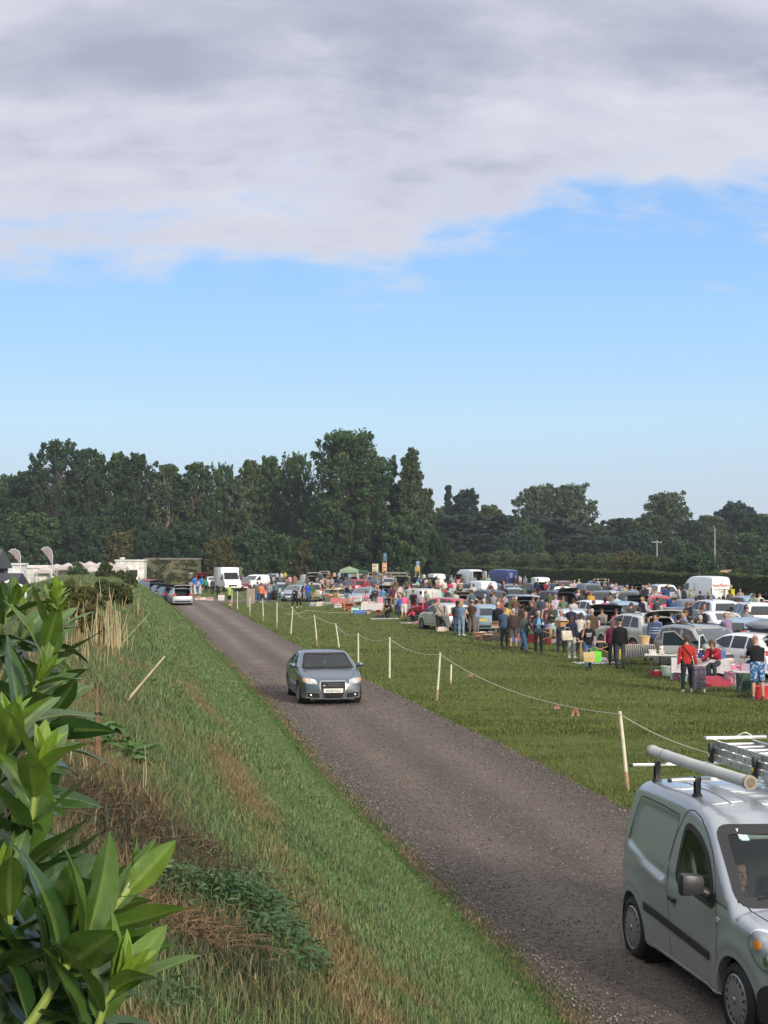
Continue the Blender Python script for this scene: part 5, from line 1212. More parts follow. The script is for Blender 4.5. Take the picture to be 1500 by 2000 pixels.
def tree(name,x,y,kind,H,Wd,mat,label,cat='tree',seed=1,rz=None,z=0,group='trees behind the car boot sale',sc=None,**kw):
 key=(kind,seed,mat)
 if key not in _tc:_tc[key]=(tree_parts(kind,H,Wd,seed,mat=LF[mat],**kw),H,Wd)
 (tr,cr),H0,W0=_tc[key];root=empty(name,(x,y,z),rz if rz is not None else(x*1.7+y)%6.28,label,cat,group)
 root.scale=(Wd/W0,Wd/W0,H/H0)
 t0=link('trunk',tr,root);t0.material_slots[0].link='OBJECT';t0.material_slots[0].material=BARKP if mat in('light','grey')else BARK;link('crown' if kind!='bush' else 'foliage',cr,root);return root
def T_(px,top,d,kind,wpx,mat,label,seed,**kw):
 """tree given by centre x, top y in the picture and its distance"""
 H=ZD(top,d);Wd=wpx/F_PX*d;return tree(kw.pop('name',{'poplar':'poplar_tree','slim':'slender_tree','round':'broadleaf_tree','bush':'bush','conifer':'conifer_tree'}[kind]),XD(px,d),d,kind,H,Wd,mat,label,seed=seed,**kw)
POP=dict(clumps=250,leaves=52,size=.25,base=.16)
rowt=[(12,935,265,120,'poplar',11,'leftmost small dark tree of the tall row, cut by the picture edge'),(58,925,262,90,'dark',12,'thin topped dark tree second from the left in the tall row'),(108,866,258,105,'dark',13,'tallest dark poplar at the left end of the row'),(176,882,258,78,'dark',12,'dark poplar right of the tallest one at the left end'),(230,890,256,64,'poplar',13,'poplar with a narrow pointed top right of the dark pair'),(272,891,255,74,'dark',11,'dark round topped poplar fourth of the dense left group'),(327,910,255,62,'light',12,'paler poplar showing its pale trunk and forked limbs'),(380,908,254,66,'poplar',13,'poplar with a pale trunk right of the paler forked one'),(437,914,254,62,'poplar',11,'lower poplar with sky gaps beside the bright one'),(488,902,252,56,'light',12,'bright green poplar in the middle of the row'),(530,896,252,56,'poplar',13,'poplar right of the bright green one'),(578,894,251,72,'poplar',11,'poplar just left of the biggest tree')]
for px,top,d,w,mat,sd,lb in rowt:T_(px,top,d,'poplar',w*1.28,mat,lb,sd,**POP)
for k,(px,top,w)in enumerate([(40,985,120),(150,960,120),(250,975,120),(345,985,110),(430,990,110),(510,980,110),(600,965,110),(700,1000,120)]):
 T_(px,top+22,285,'round',w,'dark',['dark tree filling the gap behind the leftmost poplars','dark tree behind the tallest left poplar','dark tree behind the narrow pointed poplar','dark tree behind the paler forked poplar','dark tree behind the lower poplar with gaps','dark tree behind the bright green poplar','dark tree hidden behind the left side of the biggest tree','dark tree hidden behind the biggest tree'][k],31,clumps=220,leaves=60,size=.36,base=.05)
T_(690,848,236,'round',170,'poplar','biggest tree of the row with a broad ragged crown',21,clumps=430,leaves=64,size=.25,base=.14,name='great_poplar_tree')
T_(745,925,240,'round',95,'poplar','lower right shoulder tree beside the biggest tree',31,clumps=110,leaves=80,size=.40,base=.1)
T_(803,880,232,'slim',78,'grey','slender grey green tree with a thin leaning top',23,clumps=260,leaves=45,size=.25,base=.06)
T_(836,962,236,'slim',52,'grey','short slender grey tree right of the leaning one',24,clumps=150,leaves=40,size=.25,base=.06)
T_(790,1015,228,'round',90,'poplar','low bushy tree under the slender grey tree',33,clumps=260,leaves=50,size=.26,base=.02)
for k,(px,top,w,mat,lb)in enumerate([(60,1010,110,'poplar','green understorey tree behind the two feather flags'),(170,1015,110,'dark','dark understorey tree left of the golden bush'),(238,1046,78,'olive','golden brown bushy tree above the long mossy building'),(300,1035,80,'dark','dark understorey tree right of the golden bush'),(370,1030,90,'dark','dark understorey tree behind the mossy building end'),(432,1056,74,'olive','golden brown bushy tree behind the white box van'),(500,1040,80,'poplar','green understorey tree behind the white panel van'),(560,1050,76,'poplar','green understorey tree right of the white panel van'),(598,1062,60,'olive','golden green bush left of the big tree trunk'),(640,1040,80,'dark','dark understorey tree at the foot of the biggest tree'),(725,1045,90,'poplar','green understorey tree behind the coloured advertising boards'),(850,1040,70,'dark','dark understorey tree right of the slender grey trees')]):
 T_(px,top,238-k*.5,'round',w,mat,lb,[33,34][k%2],clumps=260,leaves=50,size=.26,base=.02)
FAR=dict(clumps=260,leaves=50,size=.31,base=.06)
for px,top,d,w,kind,mat,sd,lb in[(873,950,330,24,'conifer','dark',41,'narrow dark conifer spike left of the round wood'),(880,990,325,62,'round','grey',42,'grey green tree under the conifer spike'),(915,962,322,62,'round','blue',43,'round dark crown right of the conifer spike'),(958,990,330,64,'round','light',42,'pale green crown behind the dark wood'),(905,1010,305,130,'round','blue',43,'wide dark blue green tree in front of the pale crown'),(985,1010,310,90,'round','blue',43,'dark tree left of the wide spreading tree'),(1035,1030,300,70,'round','poplar',42,'green tree at the left foot of the wide spreading tree'),(1050,952,345,100,'round','grey',44,'left half of the wide spreading high crowned tree'),(1115,950,345,110,'round','grey',44,'right half of the wide spreading high crowned tree'),(1085,1016,315,130,'round','blue',43,'dark tree below the wide spreading crown'),(1165,1030,320,60,'round','grey',42,'low tree in the dip right of the spreading tree'),(1205,1016,330,95,'round','blue',43,'dark low oak between the two high crowns'),(1305,965,340,110,'round','grey',44,'high open crowned grey tree on the right'),(1275,1010,315,90,'round','grey',42,'pale lower tree in front of the high open crown'),(1340,1020,320,70,'round','blue',43,'dark tree right of the high open crown'),(1385,1010,325,70,'round','grey',42,'grey green tree left of the cedar like crown'),(1440,985,335,90,'round','blue',44,'layered dark crown near the right edge'),(1490,1010,320,80,'round','dark',43,'dark tree cut by the right picture edge'),(1400,1035,300,70,'round','grey',44,'pine like tree with a bare trunk by the wheat strip'),(1455,1045,300,90,'round','poplar',42,'green tree behind the right end of the hedge'),(1000,1045,295,80,'round','blue',42,'dark tree behind the middle hedge bushes'),(1180,1050,300,90,'round','blue',44,'dark blue tree behind the telegraph pole bushes'),(1250,1045,300,80,'round','blue',42,'dark blue tree left of the telegraph pole'),(1330,1060,290,80,'round','dark',44,'dark tree just right of the telegraph pole')]:
 T_(px,top,d,kind,w,mat,lb,sd,group='trees of the far wood',**FAR)
hb=[(868,1068,62,'light'),(905,1078,60,'hedge'),(945,1080,66,'hedge'),(985,1075,70,'light'),(1025,1082,62,'hedge'),(1062,1080,56,'light'),(1098,1078,60,'hedge'),(1140,1082,66,'hedge'),(1180,1080,60,'light'),(1225,1076,80,'olive'),(1265,1084,64,'hedge'),(1300,1090,60,'hedge'),(1335,1084,66,'dark'),(1368,1078,74,'dark'),(1440,1110,50,'hedge'),(1475,1104,70,'dark'),(1515,1100,66,'dark')]
hl_=['leftmost','second','third','fourth','fifth','sixth','seventh','eighth','ninth','tenth','eleventh','twelfth','thirteenth','fourteenth','fifteenth','sixteenth','rightmost']
def hedge_y(px):return 252-(px-850)/650.*95
for k,(px,top,w,mat)in enumerate(hb):
 d=hedge_y(px)+9;T_(px,top,d,'bush',w*1.25,mat,'%s %s bush rising over the clipped hedge, counted from the left'%(hl_[k],{'light':'pale green','hedge':'green','olive':'brownish','dark':'dark'}[mat]),51+k%3,clumps=150,leaves=60,size=.15,group='bushes over the hedge',cat='bush')
def hedge(x0,y0,x1,y1,h0,h1,th,n,label,mat,size):
 rs=np.random.RandomState(8);t=rs.rand(n);L=math.hypot(x1-x0,y1-y0);ux,uy=(x1-x0)/L,(y1-y0)/L;h=h0+(h1-h0)*t+.10*np.sin(t*L*.35)
 side=rs.rand(n)<.62;w=np.where(side,-th/2+.12*rs.rand(n),(rs.rand(n)-.5)*th);z=np.where(side,rs.rand(n)**.9*h,h-.12*rs.rand(n))
 p=np.stack([x0+ux*t*L-uy*w,y0+uy*t*L+ux*w,z],1)+rs.randn(n,3)*.07
 a=rs.randn(n,3);a/=np.linalg.norm(a,axis=1)[:,None];b=np.cross(a,rs.randn(n,3));b/=np.linalg.norm(b,axis=1)[:,None];a*=size;b*=size*.6
 v=np.stack([p-a,p-b,p+a,p+b],1);root=empty('hedge',(0,0,0),0,label,'hedge');link('foliage',np_mesh('foliage',v.reshape(-1,3),np.arange(n*4).reshape(-1,4),LF[mat]),root)
 bm=bmesh.new();M=Matrix.Translation(((x0+x1)/2,(y0+y1)/2,0))@Matrix.Rotation(math.atan2(uy,ux),4,'Z');hm=min(h0,h1)
 box(bm,-L/2,L/2,-th/2+.15,th/2-.15,0,hm-.15,0,M);link('branches',bm_mesh(bm,simple('hedge_core',(.02,.028,.012),.95,var=.4,nscale=2),False),root)
hedge(XD(850,252),252,XD(1540,150),150,2.35,1.95,1.6,42000,'long clipped green hedge along the far side of the car boot field','hedge',.17)
bm=bmesh.new();f=bm.faces.new([bm.verts.new(p)for p in((XD(1385,215),215,.6),(XD(1455,215),215,.6),(XD(1452,330),330,1.6),(XD(1392,330),330,1.6))]);wh=link('wheat_field',bm_mesh(bm,ground_mat('wheat',[(.3,(.33,.24,.11)),(.7,(.45,.34,.17))],2.0),False));tag(wh,kind='structure')
def pole(px,top,d,label,arm=True,bot=None):
 root=empty('telegraph_pole',(XD(px,d),d,0),0,label,'telegraph pole');h=ZD(top,d);PW=simple('pole_wood',(.30,.28,.25),.85,var=.2)
 bm=bmesh.new();tube(bm,[(0,0,0),(0,0,h)],[.16,.11],10);link('pole',bm_mesh(bm,PW),root)
 if arm:
  bm=bmesh.new();box(bm,-.9,.9,-.06,.06,h-.45,h-.32);a=link('crossarm',bm_mesh(bm,PW),root)
  for x in(-.75,-.3,.3,.75):bm=bmesh.new();lathe(bm,[(.04,h-.32),(.05,h-.26),(.03,h-.18)],'Z',8,Matrix.Translation((x,0,0)));link('insulator',bm_mesh(bm,WHITE),a)
pole(1283,1055,262,'pale wooden telegraph pole with a crossarm behind the hedge bushes');pole(1396,1030,290,'thin bare pole standing left of the wheat strip',False)
bm=bmesh.new();tube(bm,[(XD(780,300),300,8.2),(XD(950,285),285,7.1),(XD(1283,262),262,6.6)],.02,4);w_=link('overhead_wire',bm_mesh(bm,BLACK));tag(w_,'thin overhead wire running left from the telegraph pole','wire')
# ================================================================== FENCE OF POSTS AND ROPE
POSTW=simple('painted_post',(.66,.63,.50),.75,var=.12,nscale=8,bump=.1);ROPE=simple('rope',(.55,.56,.42),.9,var=.1)
posts=[(1227,1543,1209,1388,'nearest leaning white post, beside the silver van'),(853,1369,859.5,1274,'second nearest white post, chipped at its foot'),(880,1337,881,1297,'short white peg behind the second nearest post'),(761,1324,761,1244,'upright white post right of the steel blue saloon'),(700,1296,699.5,1236,'white post touching the saloon mirror in the picture'),(663,1266,655.5,1217,'leaning white post behind the saloon roof'),(620,1263,614,1201,'leaning post with bare wood foot above the saloon'),(568,1238,572,1187,'post leaning right at the edge of the track'),(541,1227,541,1176,'thin white post before the two boys in black'),(514.5,1213,513,1169.6,'thin post below the couple in orange and grey'),(488,1203,488.4,1166,'thin post in front of the three grey stakes'),(464,1190,464,1154,'far thin post right of the steward in yellow'),(452.7,1185.5,453.7,1151,'farthest post touching the steward in yellow')]
tops=[]
for bx,by,tx,ty,lb in posts:
 x,y=G(bx,by);y2=y-.0;zt=HC+(HOR-ty)/F_PX*y;xt=XD(tx,y);r_=.032 if by>1400 else.03
 root=empty('fence_post',(x,y,0),0,lb,'post','white rope fence posts along the track')
 a=Vector((0,0,-.05));b=Vector((xt-x,0,zt));k=a.lerp(b,.26)
 bm=bmesh.new();M=Matrix.Rotation(.3*by,4,'Z')
 tube(bm,[k,k.lerp(b,.5)+Vector((.004,.003,0)),b],[r_,r_*.95,r_*.9],7);link('shaft',bm_mesh(bm,POSTW),root)
 bm=bmesh.new();tube(bm,[a,k],[r_*1.1,r_*1.04],7);link('bare_foot',bm_mesh(bm,WOODP if by%2 else POSTW),root)
 if zt>.8:tops.append(Vector((xt,y,zt-.05)))
tops=[t for t in tops]
def rope_run(pts,sag,label,r=.009):
 P=[]
 for a,b in zip(pts,pts[1:]):
  n=12
  for i in range(n):t=i/n;P.append(a.lerp(b,t)+Vector((0,0,-sag*(b-a).length*4*t*(1-t))))
 P.append(pts[-1]);bm=bmesh.new();tube(bm,P,r,5);o=link('rope',bm_mesh(bm,ROPE));tag(o,label,'rope');return P
RP=rope_run([Vector((XD(1385,22.2),22.2,HC-(1470-1086)/F_PX*22.2)),tops[0],tops[1]],.018,'pale rope sagging from behind the van to the second nearest post',.009)
RP+=rope_run(tops[1:],.022,'pale rope strung from post to post beside the track')
_rx,_ry=G(560,1183);rope_run([Vector((XD(555,96),96,.35)),Vector((XD(600,100),100,.42)),Vector((XD(740,104),104,.30))],.03,'second low rope lying slack across the meadow edge')
TAPE=simple('tape_pink',(.62,.30,.26),.7)
for px,py,sz,lb in((1130,1388,.16,'faded red and white tape tied on the rope'),(1072,1370,.10,'small scrap of tape on the rope left of the red tape'),(927,1318,.08,'tiny rope tail hanging near the short peg'),(586,1201,.08,'scrap of tape on the rope by the boys in black')):
 y=min(RP,key=lambda p:abs(XD(px,p.y)-p.x)).y;q=min(RP,key=lambda p:abs(XD(px,p.y)-p.x));bm=bmesh.new()
 for s,a in((1,-.5),(-1,.35)):
  c=[Vector((0,0,0)),Vector((a*sz*.6,.01,-sz*.45)),Vector((a*sz*.9,-.01,-sz))]
  for p,w_ in zip(zip(c,c[1:]),(1,1)):
   f=bm.faces.new([bm.verts.new(v)for v in(p[0]+Vector((-.022,0,0)),p[0]+Vector((.022,0,0)),p[1]+Vector((.022,.01,0)),p[1]+Vector((-.022,.01,0)))])
 bmesh.ops.solidify(bm,geom=bm.faces[:],thickness=.003);o=link('warning_tape',bm_mesh(bm,TAPE));o.location=q;tag(o,lb,'tape')
for px,py,tp,lb in((485,1186,1148,'left grey stake of the wooden trio by the gate'),(490.5,1180,1150,'middle grey stake of the wooden trio by the gate'),(495.5,1178,1149,'right grey stake of the wooden trio by the gate')):
 x,y=G(px,py);h=ZD(tp,y);bm=bmesh.new();box(bm,-.12,.12,-.06,.06,0,h,.015);o=link('gate_stake',bm_mesh(bm,simple('grey_wood',(.30,.26,.21),.9,var=.2)));o.location=(x,y,0);tag(o,lb,'post','grey wooden stakes by the gate')
 # ================================================================== GOODS
def noisy_lump(bm,rx,ry,h,seed,mi=0):
 vs=ell(bm,(0,0,0),(rx,ry,h),None,16,10,mi=mi)
 for v in vs:
  v.co*=1+.28*noise.noise(Vector((v.co.x*5+seed,v.co.y*5,v.co.z*9)));v.co.z=max(v.co.z,-.0)if v.co.z<0 else v.co.z
def prop(kind,x,y,z,col,label,rz=0.0,s=1.0,group=None,cat=None,name=None,col2=None):
 bm=bmesh.new();parts=[];m=simple('good_%d_%d_%d'%tuple(int(c*255)for c in col),col,.7,var=.15)
 if kind=='box':
  w,d,h=.24*s,.17*s,.22*s;t=.008
  for a in((-w,w,-d,-d+t),(-w,w,d-t,d),(-w,-w+t,-d+t,d-t),(w-t,w,-d+t,d-t)):box(bm,*a,0,h)
  box(bm,-w+t,w-t,-d+t,d-t,0,.01)
  flp=bmesh.new();box(flp,-w,w,d+.002,d+.12*s,h-.01,h);box(flp,-w,w,-d-.12*s,-d-.002,h-.025,h-.015);parts.append(('flap',flp,m))
  con=bmesh.new();
  for k in range(5):noisy=ell(con,(rnd.uniform(-w*.6,w*.6),rnd.uniform(-d*.6,d*.6),h*.85),(w*.3,d*.35,h*.3),None,8,5)
  parts.append(('contents',con,cloth(col2 or(.5,.4,.38))))
  dn,dc='cardboard_box','box'
 elif kind=='crate':
  w,d,h=.28*s,.19*s,.18*s
  for a in((-w,w,-d,-d+.012),(-w,w,d-.012,d),(-w,-w+.012,-d+.012,d-.012),(w-.012,w,-d+.012,d-.012)):box(bm,*a,0,h,0)
  box(bm,-w+.012,w-.012,-d+.012,d-.012,0,.012);con=bmesh.new()
  for k in range(5):ell(con,(rnd.uniform(-w*.6,w*.6),rnd.uniform(-d*.6,d*.6),h*.8),(w*.3,d*.4,h*.45),None,8,5)
  parts.append(('contents',con,cloth(col2 or(.6,.55,.52))));dn,dc='plastic_crate','crate'
 elif kind=='clothes':noisy_lump(bm,.30*s,.22*s,.13*s,rnd.random()*9);dn,dc='clothes_pile','clothes'
 elif kind=='bag':
  w,d,h=.20*s,.08*s,.36*s
  vs=box(bm,-w,w,-d,d,0,h,.02)
  for v in vs:v.co.x*=1+.12*v.co.z/h;v.co.y*=1+.15*math.sin(v.co.z*12)
  hb=bmesh.new()
  for yy in(-d*.8,d*.8):tube(hb,[(-w*.5,yy,h),(-w*.35,yy,h+.12*s),(w*.35,yy,h+.12*s),(w*.5,yy,h)],.008,5)
  parts.append(('handle',hb,m));dn,dc='carrier_bag','bag'
 elif kind=='toy':
  ell(bm,(0,0,.10*s),(.09*s,.08*s,.11*s),None,12,8);ell(bm,(0,-.01,.24*s),(.075*s,.07*s,.07*s),None,12,8)
  for q in(-1,1):ell(bm,(q*.06*s,0,.30*s),(.025*s,.015*s,.03*s),None,8,5);ell(bm,(q*.09*s,-.05*s,.13*s),(.03*s,.06*s,.03*s),None,8,5);ell(bm,(q*.06*s,-.09*s,.03*s),(.035*s,.06*s,.035*s),None,8,5)
  dn,dc='soft_toy','toy'
 elif kind=='vase':lathe(bm,[(.04*s,0),(.07*s,.06*s),(.075*s,.12*s),(.03*s,.20*s),(.045*s,.25*s),(.035*s,.25*s),(.02*s,.19*s)],'Z',16);dn,dc='vase','vase'
 elif kind=='books':
  z0=0
  for k in range(5):w_=rnd.uniform(.09,.13)*s;t_=rnd.uniform(.02,.045)*s;box(bm,-w_,w_,-.08*s,.08*s,z0,z0+t_,.002,Matrix.Rotation(rnd.uniform(-.3,.3),4,'Z'));z0+=t_+.001
  dn,dc='book_stack','books'
 elif kind=='plates':
  for k in range(4):lathe(bm,[(.05*s,.012*k),(.11*s,.012*k+.015),(.11*s,.012*k+.019),(.05*s,.012*k+.006)],'Z',18)
  dn,dc='plates','crockery'
 elif kind=='blanket':
  n=12
  g=[[bm.verts.new(((i/n-.5)*1.9*s+rnd.uniform(-.03,.03),(j/n-.5)*1.1*s+rnd.uniform(-.03,.03),.012+.03*abs(noise.noise(Vector((i*.7,j*.7,s))))))for j in range(n+1)]for i in range(n+1)]
  for i in range(n):
   for j in range(n):bm.faces.new((g[i][j],g[i+1][j],g[i+1][j+1],g[i][j+1]))
  dn,dc='ground_sheet','sheet'
 elif kind=='suitcase':
  box(bm,-.30*s,.30*s,-.10*s,.10*s,0,.42*s,.04*s);hb=bmesh.new();tube(hb,[(-.08*s,0,.42*s),(-.07*s,0,.47*s),(.07*s,0,.47*s),(.08*s,0,.42*s)],.01,5);parts.append(('handle',hb,TRIM));dn,dc='suitcase','case'
 elif kind=='tub':lathe(bm,[(.14*s,0),(.18*s,.26*s),(.20*s,.27*s),(.20*s,.29*s),(.165*s,.28*s),(.13*s,.02)],'Z',18);dn,dc='plastic_tub','tub'
 elif kind=='picture':M_=Matrix.Rotation(R(-12),4,'X');box(bm,-.22*s,.22*s,-.015,.015,0,.55*s,.004,M_);pb=bmesh.new();box(pb,-.18*s,.18*s,-.020,-.0155,.04*s,.51*s,0,M_);parts.append(('picture',pb,cloth(col2 or(.35,.42,.45))));dn,dc='framed_picture','picture'
 elif kind=='bike':
  for q in(-1,1):lathe(bm,[(.19*s,-.015),(.22*s,-.015),(.22*s,.015),(.19*s,.015)],'Y',20,Matrix.Translation((q*.3*s,0,.22*s)),close=True)
  tube(bm,[(-.3*s,0,.22*s),(-.05*s,0,.5*s),(.22*s,0,.5*s),(.3*s,0,.22*s)],.015,6);tube(bm,[(.2*s,-.15*s,.6*s),(.22*s,0,.5*s),(.2*s,.15*s,.6*s)],.012,6);box(bm,-.14*s,.02*s,-.04*s,.04*s,.52*s,.56*s,.01);dn,dc='childs_bicycle','bicycle'
 root=link(name or dn,bm_mesh(bm,m if kind not in('box',)else simple('good_%d_%d_%d'%tuple(int(c*255)for c in col),col,.8)))
 root.location=(x,y,z);root.rotation_euler=(0,0,rz);tag(root,label,cat or dc,group)
 for n_,b_,mm in parts:link(n_,bm_mesh(b_,mm),root)
 return root
def table(x,y,rz,label,L=1.8,Wd=.75,h=.73,col=(.60,.58,.54),wood=False,cloth_col=None,zebra=False):
 root=empty('trestle_table' if wood else 'folding_table',(x,y,0),rz,label,'table','stall tables at the car boot sale')
 bm=bmesh.new();box(bm,-L/2,L/2,-Wd/2,Wd/2,h-.035,h,.006);m=WOODP if wood else simple('table_%d_%d_%d'%tuple(int(c*255)for c in col),col,.6,var=.08)
 link('tabletop',bm_mesh(bm,m),root);lm=WOODP if wood else simple('table_leg',(.16,.16,.16),.4,.6)
 for sx in(-1,1):
  for sy in(-1,1):
   bm=bmesh.new();
   if wood:box(bm,sx*(L/2-.12)-.025,sx*(L/2-.12)+.025,sy*(Wd/2-.06)-.025,sy*(Wd/2-.06)+.025,0,h-.036)
   else:tube(bm,[(sx*(L/2-.30),sy*(Wd/2-.10),h-.036),(sx*(L/2-.14),sy*(Wd/2-.05),0)],.014,6)
   link('leg',bm_mesh(bm,lm),root)
  bm=bmesh.new()
  if wood:tube(bm,[(sx*(L/2-.12),-Wd/2+.06,.16),(-sx*(L/2-.35),-Wd/2+.06,h-.1)],.022,5)
  else:tube(bm,[(sx*(L/2-.2),-Wd/2+.07,.25),(sx*(L/2-.2),Wd/2-.07,.25)],.011,5)
  link('brace',bm_mesh(bm,lm),root)
 if cloth_col:
  n=14;bm=bmesh.new();g=[]
  for i in range(n+1):
   row=[]
   for j,(yy,zz)in enumerate([(-Wd/2-.03,h-.45),(-Wd/2-.02,h-.22),(-Wd/2-.015,h+.002),(0,h+.006),(Wd/2+.015,h+.002),(Wd/2+.02,h-.3)]):
    row.append(bm.verts.new(((i/n-.5)*(L+.06),yy+(.02*math.sin(i*2.1)if j<2 else 0),zz+(.03*math.sin(i*1.3)if j==0 else 0))))
   g.append(row)
  for i in range(n):
   for j in range(5):bm.faces.new((g[i][j],g[i+1][j],g[i+1][j+1],g[i][j+1]))
  o=link('tablecloth',bm_mesh(bm,zebra_mat()if zebra else cloth(cloth_col)));o.matrix_world=Matrix.Translation((x,y,0))@Matrix.Rotation(rz,4,'Z');tag(o,' '.join(('cloth draped over the '+label).split()[:16]),'tablecloth')
 return root
def zebra_mat():
 m,nt,p=newmat('zebra');w=nt.nodes.new('ShaderNodeTexWave');w.inputs['Scale'].default_value=4.5;w.inputs['Distortion'].default_value=4;tc=nt.nodes.new('ShaderNodeTexCoord');nt.links.new(tc.outputs['Object'],w.inputs[0])
 nt.links.new(mixrgb(nt,mrange(nt,w.outputs[0],.48,.52),(.02,.02,.02),(.62,.60,.56)),p.inputs['Base Color']);p.inputs['Roughness'].default_value=.9;return m
PAL=[((.62,.58,.56),'white'),((.62,.22,.30),'pink'),((.40,.05,.05),'red'),((.06,.12,.35),'blue'),((.30,.20,.12),'brown'),((.05,.05,.06),'black'),((.45,.38,.50),'lilac'),((.55,.42,.20),'mustard'),((.25,.42,.42),'teal'),((.62,.42,.36),'peach'),((.42,.44,.46),'grey')]
KN=dict(box='open cardboard box',crate='plastic crate of oddments',clothes='heap of clothes',bag='carrier bag',toy='soft toy',vase='vase',books='stack of books',plates='stack of plates',tub='plastic tub',picture='framed picture',suitcase='suitcase')
_lab={}
def stock(x,y,rz,n,where,L=1.8,Wd=.75,h=.73,seed=0,kinds=('clothes','clothes','box','toy','vase','books','crate','plates','picture','bag'),under=2):
 r_=random.Random(seed);spots=[]
 for k in range(n+under):
  ku=k>=n;kd=r_.choice(kinds if not ku else('box','crate','bag','suitcase','tub'));c,cn=r_.choice(PAL)
  if kd=='box':c,cn=(.42,.25,.12),'brown'
  lx=(-.5+(k+.5)/n)*L*.9 if not ku else r_.uniform(-.4,.4)*L;ly=r_.uniform(-.22,.22)*Wd if not ku else r_.uniform(-.3,.1)*Wd
  p=Matrix.Rotation(rz,3,'Z')@Vector((lx,ly,0));s=r_.uniform(.75,1.1)
  lb='%s %s %s %s'%(cn,KN[kd],'under' if ku else 'on',where);i=_lab.get(lb,0);_lab[lb]=i+1
  if i:lb='%s %s %s'%(['second','third','fourth','fifth'][min(i-1,3)],lb,'')
  prop(kd,x+p.x,y+p.y,(h+.001)if not ku else.0,c,' '.join(lb.split()[:16]),rz+r_.uniform(-.5,.5),s,'goods for sale on the stalls',col2=r_.choice(PAL)[0])
  # ================================================================== THE CAR BOOT SALE
ROOF=dict(hatch=1.48,estate=1.48,mpv=1.66,suv=1.68,coupe=1.43,small_van=1.83,big_van=2.44)
WHT,SIL,GRY,BLK,NAV,BLU,LBL,RED,MAR,BEI,GRN=(.80,.81,.81),(.42,.44,.47),(.10,.11,.125),(.012,.013,.016),(.018,.028,.06),(.03,.09,.28),(.26,.36,.45),(.42,.02,.02),(.14,.015,.02),(.40,.36,.27),(.03,.06,.05)
def car(px,ry,kind,rel,col,label,opened=False,**kw):
 h=ROOF[kind];d=(HC-h)*F_PX/(ry-HOR)+.9;x=XD(px,d)
 metal=.0 if col==WHT else.4
 return place_car(kind,x,d,rel+math.degrees(math.atan2(x,d)),col,label,opened,metal=metal,cat='van' if 'van' in kind else 'car',group='vans at the car boot sale' if 'van' in kind else 'cars parked on the meadow')
